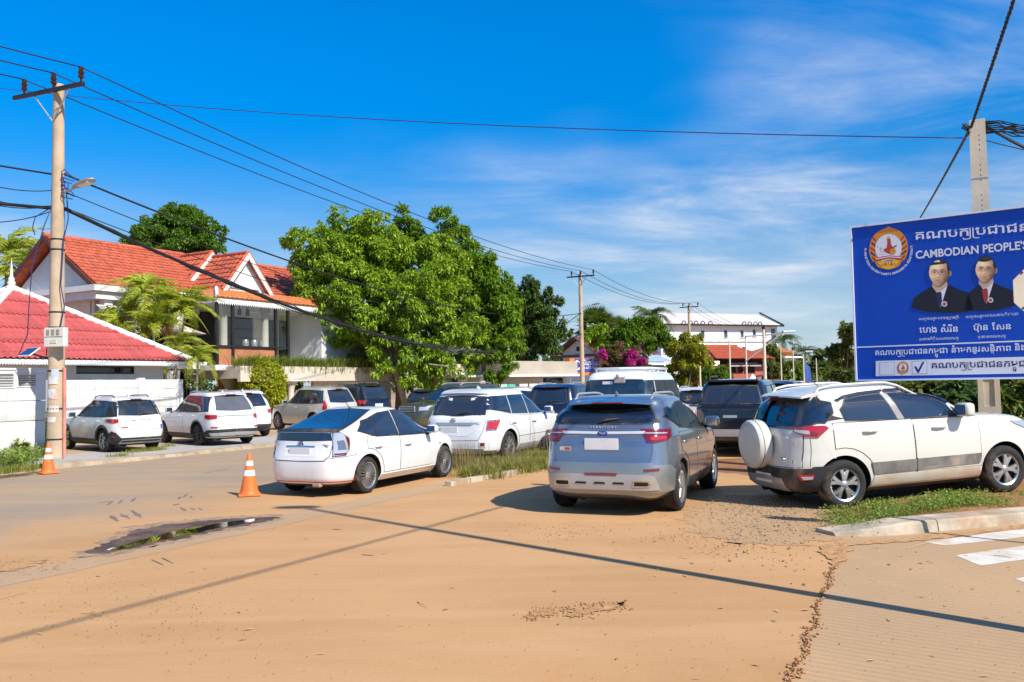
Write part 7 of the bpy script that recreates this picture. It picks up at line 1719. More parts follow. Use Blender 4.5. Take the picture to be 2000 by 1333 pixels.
em2 = emblem(433, 1189, .30)
# two printed portraits: plain generic heads in dark suits
SK1, SK2, SK3, HAIR, SUIT = flat((.62, .40, .27), 'skin'), flat((.72, .51, .37), 'skin_light'), flat((.45, .25, .16), 'skin_dark'), flat((.016, .014, .014), 'hair'), flat((.010, .012, .022), 'suit')
_pt = NT('print_halftone'); _at = _pt.N.new('ShaderNodeAttribute'); _at.attribute_name = 'print'; _pt.color(_at.outputs['Color']); _pt.set(Roughness=.45); PRINT = _pt.m
def portrait(cx, cy, k, tie, bald, sh):
    T = lambda x, y: (cx+x*k, cy+y*k)
    p = pr('portrait', [T(*q) for q in sh], SUIT, 2)
    A = lambda pts, m, l: pr('portrait_print', [T(*q) for q in pts], m, l, p)
    A([(-55, 90), (-10, 150), (8, 250), (40, 150), (62, 78), (20, 100)], SW, 3)                     # shirt
    A([(-28, 138), (6, 130), (16, 140), (20, 200), (8, 246), (-8, 240), (-22, 180)], tie, 4)
    A([(-50, 60), (50, 40), (62, 84), (20, 122), (-20, 130), (-52, 96)], SK1, 4)                    # neck
    # the printed face: soft tones on a fine flat grid
    nx, ny = 58, 72; V = []; C = []; idx = {}
    g = lambda x, y, cx_, cy_, sx, sy: math.exp(-((x-cx_)/sx)**2-((y-cy_)/sy)**2)
    for j in range(ny+1):
        for i in range(nx+1):
            x, y = -1.28+2.56*i/nx, -1.55+2.95*j/ny
            jaw = 1-.20*max(0, y)**1.7; fx = x/jaw; inside = fx*fx+(y/1.22)**2 < 1
            top = -1.02+.10*x if bald else -.80-.10*x
            hairy = ((x/1.07)**2+((y+.06)/1.32)**2 < 1) and y < .12 and (x > .74+.30*max(0, y+.4) or (y < -.35 and x < -.90) or y < top-(.25*x*x if not bald else -.22*(1-x)))
            if bald and y < -1.0 and x < .05: hairy = False
            ear = ((x-1.02)/.16)**2+((y-.02)/.26)**2 < 1
            if not (inside or hairy or ear): continue
            q = T(x*78, y*82-4); idx[i, j] = len(V); V.append(S(*q)+Vector((0, -.0008-.0009*7, 0)))
            nz = math.sqrt(max(0, 1-min(1, fx*fx*.9+(y/1.3)**2*.8))); li = max(0, -.52*fx-.30*y+.80*nz)
            sh = .30+.74*li
            sh *= 1-.38*g(x, y, -.44, -.12, .26, .15)-.42*g(x, y, .32, -.12, .28, .15)-.22*g(x, y, .04, .18, .07, .20)-.30*g(x, y, -.14, .38, .16, .05)-.20*g(x, y, .44, .46, .10, .22)-.16*g(x, y, -.52, .48, .06, .20)-.20*g(x, y, -.12, .82, .30, .06)-.25*g(x, y, .75, .55, .25, .5)
            sh *= 1+.22*g(x, y, -.28, -.62, .40, .28)+.20*g(x, y, -.20, .16, .07, .20)+.14*g(x, y, -.60, .22, .18, .16)+.10*g(x, y, -.16, .98, .16, .10)
            c = Vector((.86, .50, .29))*sh**1.35
            li_ = .75*g(x, y, -.13, .62, .26, .055); c = c.lerp(Vector((.36, .13, .11)), li_); c = c.lerp(Vector((.10, .04, .03)), .9*g(x, y, -.13, .615, .26, .030))
            for ex in (-.43, .30):
                c = c.lerp(Vector((.62, .58, .55)), .7*g(x, y, ex, -.08, .12, .045)); c = c.lerp(Vector((.015, .01, .01)), 1.0*min(1, 1.5*g(x, y, ex-.02, -.08, .075, .06))); c = c.lerp(Vector((.03, .02, .02)), .8*g(x, y, ex, -.125, .14, .022)); c = c.lerp(Vector((.03, .025, .02)), (.75 if bald else .95)*min(1, 1.3*g(x, y, ex, -.30+.06*abs(x-ex), .24, .065)))
                rr = math.hypot((x-ex)/.31, (y+.06)/.21); c = c.lerp(Vector((.12, .09, .07)), .8*math.exp(-((rr-1)/.12)**2))
            if x > .58 and abs(y+.14) < .035: c = c.lerp(Vector((.15, .13, .11)), .8)
            if abs(x+.065) < .08 and abs(y+.10) < .03: c = c.lerp(Vector((.2, .17, .14)), .6)
            if ear and not inside: c = Vector((.55, .33, .22))*(.8-.5*g(x, y, 1.0, .02, .07, .14))
            if hairy and not ear: c = Vector((.022, .019, .018))*(1+1.6*g(x, y, .1, -1.15, .35, .12))
            c = c*1.28 if not hairy else c; C.append((min(c.x, .95), min(c.y, .9), min(c.z, .85), 1))
    F = [(idx[i, j], idx[i, j+1], idx[i+1, j+1], idx[i+1, j]) for j in range(ny) for i in range(nx) if all(t_ in idx for t_ in ((i, j), (i, j+1), (i+1, j+1), (i+1, j)))]
    m = MB(); m.add(V, F); me = m.mesh('portrait_face', PRINT); ca_ = me.color_attributes.new('print', 'FLOAT_COLOR', 'POINT'); ca_.data.foreach_set('color', [v for c in C for v in c]); link('portrait_face', me, p)
    A([(x, y) for x, y in ell(38, 222, 20, 20, 14)], SW, 4); A([(x, y) for x, y in ell(38, 222, 13, 13, 12)], RD1, 5)
_PM = {}; _PM['sp'] = flat((.30, .27, .24), 'spectacles_rim')
portrait(683, 545, .93, flat((.02, .02, .07), 'dark_tie'), True, [(-205, 250), (-185, 175), (-120, 130), (-55, 92), (62, 78), (150, 118), (215, 140), (250, 262), (200, 282), (60, 288), (-90, 280)])
portrait(1000, 525, .90, flat((.38, .035, .04), 'red_tie'), False, [(-160, 300), (-140, 190), (-110, 150), (-55, 112), (62, 92), (140, 125), (210, 150), (232, 262), (120, 290), (0, 306)])
# back of an eight sided road sign at the right edge
og = at(2036, 568, 9.3); rs = thing('road_sign', 'back of a grey eight sided road sign at the right edge of the billboard', 'road sign', (og.x, og.y, verge_z(og.x, og.y)), R(-8))
m = MB(); k = .315; m.prism([(k*math.cos(R(22.5+45*i)), k*math.sin(R(22.5+45*i))) for i in range(8)], -.004, .004, M4=Matrix.Translation((0, 0, og.z-verge_z(og.x, og.y))) @ Matrix.Rotation(R(90), 4, 'X')); m.build('plate', matte('sign_back', (.50, .44, .35), .6, .1, 3), rs)
m = MB(); m.tube([(0, .04, -.1), (0, .04, og.z+.3)], .032, 10); m.build('post', GALV, rs, 60); m = MB()
for x, z in ((-.20, .20), (-.20, -.18), (.0, .2), (0, -.18)): m.lathe([(.014, -.012), (.0, -.016)], 8, c=(x, 0, og.z-verge_z(og.x, og.y)+z), axis='Y')
m.build('bolt', STEEL, rs)
# ------------------------------------------------------------------ the vehicles of this street
TINT = see_through('light_tint_glass', (.62, .68, .66), .16); TINTD = see_through('dark_tint_glass', (.30, .33, .33), .20)
def win_set(bz, tz, x0, x1, x2, x3, top_in=.16, front_run=.62, q0=.20, gap=.05, bz_slope=.0):
    """quarter, rear-door and front-door glass; x0..x3 along the belt, tz height of the top edge"""
    Z = lambda x: bz-bz_slope*(x-x1)
    g = gap/2
    return [[(x0, Z(x0)+.01), (x1-g, Z(x1)), (x1-g, tz-.01), (x0+q0, tz-.035)],
            [(x1+g, Z(x1)), (x2-g, Z(x2)), (x2-g, tz+.01), (x1+g, tz-.005)],
            [(x2+g, Z(x2)), (x3, Z(x3)), (x3-front_run*.30, (Z(x3)+tz)/2+.02), (x3-front_run*.72, tz-.03), (x3-front_run, tz), (x2+g, tz+.01)]]
def base_suv(paint_, wb=2.72, W=1.86, H=1.70, ro=.90, fo=.92, wr=.345, tw=.225, belt=1.08, **k):
    hood = belt-.07
    top = H-.15
    d = dict(paint=paint_, wb=wb, W=W, H=H, wr=wr, tw=tw, knots=knots_suv(wb, ro, fo, H, belt, hood, k.pop('rw', (.12, .30, .50)), k.pop('cowl', .28), k.pop('ws', .95)),
             doors=[(arch_door(-.05, 1.02, .38, belt-.02, belt-.03, (0, wr, wr+.14)), .28, belt-.13), (arch_door(1.045, wb-.52, .38, belt-.03, belt-.06), 1.33, belt-.15)],
             windows=win_set(belt+.02, top, -.60, .10, 1.02, wb-.62), mirror=(wb-.72, belt-.02, 1.0), rails=(-.2, wb-1.35, H+.055, .60, SILVERP),
             tailgate=[(0, .68), (.62, .68), (.66, .80), (.66, belt), (.56, top+.06), (0, top+.075)][::-1],
             rear_window=[(0, top+.01), (.50, top), (.60, belt+.06), (0, belt+.03)],
             plate=(0, .86, .42, .17), spoiler=(-ro+.42, H-.045, 1.05, .35, paint_, .34), wiper=(.06, -.34, belt+.09), fin=.15,
             sides=[('tail_lamp', 'rcorner', [(-.26, belt-.20), (.02, belt-.22), (.30, belt-.10), (.28, belt-.04), (0, belt-.05), (-.26, belt-.08)], .012, REDL),
                    ('bumper_cladding', 'rcorner', [(-W*.5, .24), (.45, .24), (.45, .44), (.15, .46), (-W*.5, .46)], .010, BLACKP),
                    ('sill_cladding', 'side', [(wr+.06, .27), (wb-wr-.06, .27), (wb-wr-.10, .39), (wr+.10, .39)], .010, BLACKP)],
             ends=[])
    d.update(k); return d
def add_lamp(lst, a, b, z0, z1, mt, name='tail_lamp'):
    lst.append((name, 'rcorner', [(a, z0), (b, z0), (b, z1), (a, z1)], .011, mt))

# --- white hatchback, its glass tail over a black panel
def spec_hatch():
    wb = 2.70; k = [(.17, -.62, 3.36, .80), (.24, -.80, 3.52, .92), (.34, -.85, 3.585, .975), (.50, -.86, 3.60, .99), (.62, -.855, 3.58, 1.0), (.74, -.82, 3.50, .995), (.84, -.79, 3.36, .985), (.92, -.775, 3.10, .972), (.98, -.765, 2.75, .955), (1.04, -.755, 2.40, .935),
                     (1.11, -.74, 2.20, .905), (1.135, -.62, 2.14, .89), (1.20, -.30, 1.99, .865), (1.28, .02, 1.80, .825), (1.36, .30, 1.60, .785), (1.42, .50, 1.42, .745), (1.455, .66, 1.28, .69), (1.475, .78, 1.16, .60), (1.487, .88, 1.05, .42)]
    s = dict(paint=WHITE, knots=k, W=1.745, H=1.487, wb=wb, wr=.318, tw=.215, rim=.235, spokes=(20, .006, .010, .10, 0), rim_mat=ALLOY, arch=.375, nR=5.0, nF=3.6, black_below=.22,
             doors=[(arch_door(-.02, .98, .33, .985, .97, (0, .318, .47)), .27, .80), (arch_door(1.0, 2.06, .33, .97, .93), 1.24, .78)],
             windows=[[(-.22, 1.10), (.22, .995), (.22, 1.27), (.05, 1.235)], [(.27, .99), (.95, .97), (.88, 1.392), (.55, 1.365), (.27, 1.285)],
                      [(1.02, .965), (2.0, .935), (1.86, 1.05), (1.62, 1.235), (1.35, 1.37), (1.15, 1.40), (.96, 1.40)], [(2.04, .935), (2.28, .93), (1.92, 1.04)]],
             mirror=(1.98, .93, .95, WHITE), antenna=(.62, 0, .20, 1.2),
             rear_window=[(0, 1.435), (.47, 1.415), (.60, 1.18), (.63, 1.135), (0, 1.145)], glass=GLASS,
             ends=[('spoiler_lip', 'rear', [(0, 1.135), (.66, 1.125), (.66, 1.10), (0, 1.105)], .018, BLACKP), ('rear_panel', 'rear', [(0, 1.09), (.595, 1.085), (.60, .965), (0, .955)], .014, GLASS),
                   ('tailgate', 'rear', [(0, .945), (.60, .955), (.575, .70), (.50, .63), (0, .62)], .007, WHITE), ('tailgate_gap', 'rear', [(0, .96), (.612, .965), (.585, .69), (.505, .617), (0, .608)], .004, SEAM),
                   ('plate_recess', 'rear', [(0, .855), (.37, .855), (.34, .69), (0, .69)], .0095, M('white_recess', (.70, .70, .70), .4, .05)), ('handle_bar', 'rear', [(0, .875), (.30, .872), (.30, .852), (0, .855)], .022, CHROME)],
             plate=(.0, .775, .44, .13),
             sides=[('tail_lamp', 'rcorner', [(-.225, 1.075), (-.05, 1.085), (.17, .99), (.11, .80), (.0, .71), (-.215, .70), (-.22, .90)], .014, CLEARL),
                    ('lamp_rim', 'rcorner', [(-.235, 1.09), (-.05, 1.10), (.185, .995), (.125, .79), (.0, .695), (-.225, .685), (-.235, .90)], .009, BLACKP),
                    ('lamp_strip', 'rcorner', [(-.20, .74), (-.01, .745), (.01, .715), (-.20, .712)], .019, DREDL), ('lamp_bulb', 'rcorner', [(-.15, .95), (-.03, .96), (.0, .80), (-.14, .79)], .018, glossy('lamp_bowl', (.10, .13, .20), .06, .7, coat=1)),
                    ('lamp_edge', 'rcorner', [(.03, 1.045), (.145, .985), (.09, .80), (.055, .79)], .018, DREDL),
                    ('bumper_line', 'rcorner', [(-.8725, .262), (.44, .262), (.44, .272), (-.8725, .272)], .010, REDL), ('bumper_gap', 'rcorner', [(-.26, .66), (.42, .70), (.42, .708), (-.26, .668)], .004, SEAM),
                    ('sill_panel', 'side', [(.36, .20), (wb-.37, .20), (wb-.40, .30), (.40, .30)], .016, WHITE), ('side_badge', 'side', [(2.42, .70), (2.52, .70), (2.52, .72), (2.42, .72)], .006, CHROME)])
    def extra(root, S, s):
        p = S.rear(0, .905); m = MB(); m.lathe([(.062, 0), (.056, -.012), (.040, -.010), (.036, -.004), (0, -.004)], 24, M4=Matrix.Translation((p.x-.012, 0, .905)) @ Matrix.Rotation(R(90), 4, 'Z') @ Matrix.Rotation(0, 4, 'X') @ Matrix.Scale(.72, 4, (0, 0, 1)), axis='Y')
        # the oval emblem: ring, bar and blue ground
        b = MB(); b.lathe([(0, 0), (.05, 0), (.05, .006), (0, .006)], 24, M4=Matrix.Translation((p.x-.010, 0, .905)) @ Matrix.Rotation(R(-90), 4, 'Y') @ Matrix.Scale(.72, 4, (1, 0, 0)))
        e = b.build('emblem', glossy('emblem_blue', (.02, .06, .28), .1), root)
        r1 = MB()
        for rx, rz in ((.060, .042), (.020, .040), (.042, .018)):
            r1.tube([(p.x-.020, rx*math.cos(a*math.pi/12), .905+rz*math.sin(a*math.pi/12)+(.012 if rz == .018 else 0)) for a in range(25)], .0055, 6)
        r1.build('emblem_ring', CHROME, e, 60)
        g = MB(); g.bbox((-.80, -.35, .215), (.10, .16, .07), .02); g.build('exhaust_cover', M('rust_tan', (.35, .25, .14), .7), root)
    s['extra'] = extra
    s['texts'] = [('PRIUS', .06, .52, .885, CHROME, 0), ('HYBRID', .045, -.50, .865, SEAM, 0)]
    return s
# --- white family SUV (rear towards the camera)
def spec_family():
    s = base_suv(WHITE, wb=2.79, W=1.91, H=1.73, ro=.93, fo=1.06, wr=.37, tw=.245, belt=1.10, rw=(.14, .30, .44), ws=1.0, rim=.26, spokes=(10, .012, .016, 0, .05), arch=.425)
    W = 1.91
    s['windows'] = [[(-.66, 1.24), (.16, 1.13), (.16, 1.555), (-.42, 1.545), (-.55, 1.50)], [(.20, 1.13), (1.08, 1.10), (1.02, 1.565), (.20, 1.56)], [(1.13, 1.10), (2.20, 1.08), (1.98, 1.26), (1.62, 1.50), (1.48, 1.55), (1.06, 1.565)]]
    s['wframe_mat'] = WHITE; s['wframe'] = .012
    s['doors'] = [(arch_door(-.02, 1.08, .40, 1.09, 1.07, (0, .37, .53)), .22, .93), (arch_door(1.11, 2.22, .40, 1.07, 1.05), 1.34, .92)]
    s['tailgate'] = [(0, 1.62), (.62, 1.58), (.72, 1.10), (.72, .98), (.66, .74), (.58, .58), (0, .565)]
    s['rear_window'] = [(0, 1.545), (.585, 1.52), (.645, 1.30), (.665, 1.14), (.30, 1.115), (0, 1.11)]
    s['plate'] = (.16, .795, .44, .16); s['fin'] = .3; s.pop('rails'); s['spoiler'] = (-.55, 1.69, 1.22, .35, WHITE, .0001)
    s['spoiler'] = s['spoiler'][:5]; s['wiper'] = (.02, -.34, 1.16)
    s['sides'] = [('tail_lamp', 'rcorner', [(-.19, .80), (.15, .82), (.33, .97), (.30, .995), (-.14, .985)], .014, REDL), ('lamp_rim', 'rcorner', [(-.20, .775), (.14, .79), (.36, .985), (.32, 1.03), (-.15, 1.02)], .010, CHROME),
                  ('reflector', 'rcorner', [(-.30, .445), (-.20, .445), (-.20, .52), (-.30, .52)], .018, DREDL), ('reflector_bezel', 'rcorner', [(-.325, .42), (-.175, .42), (-.175, .545), (-.325, .545)], .012, WHITE),
                  ('chrome_lip', 'rcorner', [(-.93, .375), (-.25, .375), (-.18, .34), (.25, .34), (.25, .352), (-.18, .352), (-.25, .39), (-.93, .39)], .014, SILVERP),
                  ('sill_cladding', 'side', [(.44, .26), (2.34, .26), (2.30, .42), (.50, .42)], .016, M('warm_grey_trim', (.32, .33, .33), .45)), ('door_moulding', 'side', [(.47, .60), (2.2, .62), (2.2, .63), (.47, .61)], .014, SILVERP)]
    s['ends'] = [('handle_bar', 'rear', [(.50, .965), (.46, .90), (-.40, .90), (-.46, .935), (-.40, .965)], .022, SILVERP), ('plate_recess', 'rear', [(.52, .90), (.44, .68), (-.30, .66), (-.56, .80), (-.40, .90)], .010, M('white_recess', (.7, .7, .7), .4))]
    s['texts'] = [('HIGHLANDER', .045, -.50, .95, CHROME, 0)]
    def extra(root, S, s):
        p = S.rear(0.06, 1.02); r1 = MB()
        for rx, rz in ((.060, .042), (.020, .040), (.042, .018)):
            r1.tube([(p.x-.022, .06+rx*math.cos(a*math.pi/12), 1.02+rz*math.sin(a*math.pi/12)+(.012 if rz == .018 else 0)) for a in range(25)], .006, 6)
        r1.build('emblem', CHROME, root, 60)
    s['extra'] = extra
    return s
# --- silver blue crossover in the middle
def spec_crossover():
    W = 1.936; s = base_suv(SILVB, wb=2.716, W=W, H=1.665, ro=.90, fo=.98, wr=.352, tw=.245, belt=1.12, rw=(.13, .28, .52), ws=.98, rim=.245, spokes=(5, .020, .026, .0, .09), arch=.405, clad=1)
    s['windows'] = [[(-.42, 1.36), (.12, 1.21), (.10, 1.42), (-.08, 1.47), (-.20, 1.455)], [(.17, 1.20), (1.03, 1.14), (.98, 1.535), (.62, 1.53), (.16, 1.45)], [(1.08, 1.14), (2.10, 1.09), (1.92, 1.24), (1.62, 1.44), (1.45, 1.51), (1.03, 1.535)]]
    s['doors'] = [(arch_door(-.0, 1.03, .44, 1.12, 1.10, (0, .352, .50)), .22, .98), (arch_door(1.06, 2.16, .44, 1.10, 1.06), 1.28, .96)]
    s['tailgate'] = [(0, 1.60), (.56, 1.56), (.70, 1.22), (.70, 1.06), (.70, .88), (.665, .745), (0, .735)]
    s['rear_window'] = [(0, 1.555), (.54, 1.53), (.665, 1.40), (.745, 1.30), (.70, 1.285), (0, 1.275)]
    s['plate'] = (0, .995, .49, .16); s['wiper'] = (.06, -.22, 1.305)
    s['spoiler'] = (-.52, 1.615, 1.22, .40, SILVB, .46); s['rails'] = (-.25, 1.35, 1.70, .60, SILVERP)
    s['mirror'] = (2.02, 1.10, 1.0, CHROME); s['fin'] = .05; s['see'] = 2; s['glass'] = TINTD; s['rglass'] = TINTD
    s['sides'] = [('tail_lamp', 'rcorner', [(-.30, 1.02), (-.20, 1.01), (.10, 1.045), (.30, 1.09), (.32, 1.185), (-.36, 1.20)], .014, DREDL), ('lamp_bar', 'rcorner', [(-.30, 1.13), (.12, 1.125), (.12, 1.14), (-.31, 1.148)], .020, CLEARL), ('lamp_bar', 'rcorner', [(-.24, 1.045), (.06, 1.07), (.06, 1.095), (-.25, 1.085)], .020, REDL),
                  ('bumper_lower', 'rcorner', [(-W*.5, .34), (.48, .34), (.44, .62), (.22, .70), (-.22, .715), (-.24, .745), (-W*.5, .74)], .009, GREYM),
                  ('reflector', 'rcorner', [(-.36, .625), (-.14, .635), (-.14, .67), (-.36, .66)], .018, DREDL), ('exhaust_tip', 'rcorner', [(-.50, .415), (-.27, .415), (-.24, .46), (-.28, .51), (-.50, .51)], .026, CHROME), ('exhaust_hole', 'rcorner', [(-.475, .435), (-.30, .435), (-.275, .46), (-.30, .487), (-.475, .487)], .030, DARKIN),
                  ('skid_plate', 'rcorner', [(-W*.5, .375), (-.10, .375), (-.20, .56), (-.30, .585), (-W*.5, .585)], .020, SILVERP),
                  ('sill_cladding', 'side', [(.44, .26), (2.28, .26), (2.22, .42), (.50, .42)], .016, BLACKP), ('arch_edge', 'side', [(.36, .32), (.44, .32), (.40, .55), (.28, .72), (.24, .70), (.34, .52)], .010, GREYM)]
    for y in (-.25, .02, .29): s['ends'].append(('skid_slot', 'rear', [(y-.085, .455), (y-.07, .48), (y+.07, .48), (y+.085, .455)], .026, DARKIN))
    s['ends'] += [('chrome_bar', 'rear', [(0, 1.155), (.60, 1.165), (.585, 1.125), (0, 1.115)], .022, M('bar_silver', (.62, .62, .63), .3, .05, 3, metal=.3)), ('fog_lamp', 'rear', [(0, .605), (.24, .60), (.22, .565), (0, .565)], .026, DREDL), ('plate_recess', 'rear', [(0, 1.10), (.33, 1.10), (.30, .90), (0, .89)], .010, SILVB),
                  ('sticker', 'rear', [(.45, .955), (.62, .955), (.62, .90), (.45, .90)], .010, M('sticker_tan', (.45, .42, .36), .4)), ('sticker_print', 'rear', [(.46, .945), (.54, .945), (.54, .91), (.46, .91)], .012, M('sticker_red', (.35, .05, .05), .4))]
    s['texts'] = [('T E R R I T O R Y', .052, 0, 1.208, M('letter_grey', (.42, .45, .50), .4, .05, 3), 0)]
    def extra(root, S, s):
        p = S.rear(0, 1.142); b = MB(); b.lathe([(0, 0), (.075, 0), (.075, .012), (.066, .016), (0, .016)], 28, M4=Matrix.Translation((p.x-.020, 0, 1.142)) @ Matrix.Rotation(R(-90), 4, 'Y') @ Matrix.Scale(.42, 4, (1, 0, 0)))
        e = b.build('emblem', glossy('emblem_blue', (.02, .06, .28), .1), root, 40)
        o = link('lettering', text_mesh('Ford', .042, PLATE), e); o.matrix_local = Matrix.Translation((p.x-.038, 0, 1.130)) @ REARTEXT
        c = MB(); c.bbox((p.x-.03, -.02, 1.10), (.03, .10, .022), .008); c.build('reversing_camera', BLACKP, root)
    s['extra'] = extra
    return s
# --- cream white compact SUV with the spare wheel on its back door
def spec_compact():
    W = 1.765; wb = 2.52; s = base_suv(CREAM, wb=wb, W=W, H=1.655, ro=.72, fo=.82, wr=.332, tw=.215, belt=1.14, rw=(.13, .27, .40), cowl=.20, ws=1.02, rim=.225, spokes=(5, .026, .030, 0, .30), arch=.395, nR=5.2)
    s['knots'][7] = (1.05, -.66, wb+.50, .975); s['knots'][8] = (1.10, -.65, wb+.22, .965); s['knots'][6] = (.97, -.67, wb+.66, .985)
    s['windows'] = [[(-.58, 1.22), (-.20, 1.18), (-.07, 1.30), (-.06, 1.43), (-.20, 1.465), (-.44, 1.46)], [(.10, 1.195), (.86, 1.155), (.72, 1.505), (.42, 1.49), (.17, 1.45), (.06, 1.34)], [(1.0, 1.155), (1.80, 1.14), (1.71, 1.30), (1.40, 1.44), (1.15, 1.49), (.84, 1.505)], [(1.86, 1.14), (2.12, 1.12), (1.82, 1.235)]]
    s['wframe_mat'] = BLACKP; s['wframe'] = .016
    s['sides'] = [('b_pillar', 'side', [(.88, 1.155), (.985, 1.155), (.83, 1.51), (.74, 1.51)], .009, M('grey_pillar', (.30, .30, .31), .4)), ('rain_visor', 'side', [(.06, 1.44), (.17, 1.475), (.44, 1.515), (.76, 1.53), (.76, 1.562), (.40, 1.548), (.15, 1.515), (.02, 1.46)], .030, GLASS),
                  ('rain_visor', 'side', [(.80, 1.535), (1.15, 1.515), (1.42, 1.46), (1.74, 1.30), (1.79, 1.315), (1.46, 1.495), (1.17, 1.548), (.80, 1.565)], .030, GLASS),
                  ('tail_lamp', 'rcorner', [(-.20, 1.075), (-.02, 1.0), (.22, .985), (.44, 1.105), (.34, 1.135), (.05, 1.14), (-.19, 1.115)], .016, REDL), ('lamp_lens', 'rcorner', [(-.185, 1.075), (-.02, 1.035), (.03, 1.04), (.03, 1.085), (-.175, 1.10)], .022, CLEARL), ('lamp_lens', 'rcorner', [(.05, 1.02), (.20, 1.01), (.22, 1.05), (.07, 1.07)], .022, DREDL),
                  ('rear_bumper', 'rcorner', [(-W*.5, .27), (.30, .27), (.40, .46), (.46, .60), (.10, .60), (.04, .58), (-W*.5, .58)], .022, BLACKP), ('bumper_skid', 'rcorner', [(-W*.5, .28), (-.30, .28), (-.38, .44), (-W*.5, .46)], .028, SILVERP), ('fog_lamp', 'rcorner', [(-.10, .42), (.08, .43), (.12, .50), (-.14, .50)], .030, REDL), ('fog_lens', 'rcorner', [(-.07, .435), (.07, .44), (.08, .475), (-.10, .475)], .035, CLEARL),
                  ('sill_cladding', 'side', [(.44, .44), (wb-.43, .46), (wb-.40, .60), (.40, .60)], .018, M('dusty_cladding', (.17, .155, .14), .7, .3, 4, dirt=((.42, .33, .23), .8))), ('cladding_gap', 'side', [(1.09, .43), (1.10, .43), (1.10, .61), (1.09, .61)], .022, SEAM),
                  ('sill_panel', 'side', [(.40, .29), (wb-.40, .29), (wb-.43, .425), (.44, .425)], .010, paint('cream_dusty', (.60, .54, .44), dust=.3)), ('bumper_gap', 'rcorner', [(.02, .60), (.03, .60), (.03, .98), (.02, .98)], .004, SEAM), ('tank_seam', 'side', [(-.28, .96), (-.24, .96), (-.10, .70), (-.14, .70)], .001, CREAM)]
    s['doors'] = [(arch_door(-.10, 1.08, .43, 1.16, 1.135, (0, .332, .50)), .42, 1.02), (arch_door(1.10, 2.12, .43, 1.13, 1.10), 1.48, 1.0)]
    s['tailgate'] = [(0, 1.56), (.60, 1.53), (.70, 1.18), (.72, .98), (.72, .60), (0, .60)]
    s['rear_window'] = [(0, 1.52), (.60, 1.50), (.70, 1.40), (.785, 1.22), (.70, 1.13), (0, 1.14)]; s.pop('wiper')
    s['plate'] = (0, .42, .44, .13); s['spoiler'] = (-.50, 1.60, 1.16, .36, CREAM, .30); s['rails'] = (-.30, 1.42, 1.69, .60, CREAM); s['mirror'] = (1.86, 1.13, 1.15, CREAM); s.pop('fin'); s['antenna'] = (.25, 0, .12, 1.5)
    s['texts'] = [('EcoSport', .06, -.52, .70, CHROME, 0)]
    def extra(root, S, s):
        p = S.rear(0, .90); m = MB(); x0 = p.x-.02
        m.lathe([(.10, 0), (.30, .0), (.335, .015), (.345, .05), (.345, .17), (.325, .205), (.26, .222), (.255, .216), (.12, .226), (0, .230)], 40, M4=Matrix.Translation((x0, .06, .885)) @ Matrix.Rotation(R(-90), 4, 'Y'))
        m.build('spare_wheel_cover', CREAM, root, 42)
        b = MB()
        b.lathe([(.3455, .135), (.349, .137), (.349, .143), (.3455, .145)], 40, M4=Matrix.Translation((x0, .06, .885)) @ Matrix.Rotation(R(-90), 4, 'Y')); b.build('cover_seam', SEAM, root, 40)
        h = S.front(.55, .86)
        bm_obj('head_lamp', patch(S, 'fcorner', [(-.40, .86), (-.10, .84), (.30, .95), (.34, 1.0), (0, .985), (-.38, .94)], .014, .08), CLEARL, root); bm_obj('head_lamp', patch(S, 'fcorner', [(-.40, .86), (-.10, .84), (.30, .95), (.34, 1.0), (0, .985), (-.38, .94)], .014, .08, mirror=True), CLEARL, root)
    s['extra'] = extra
    return s
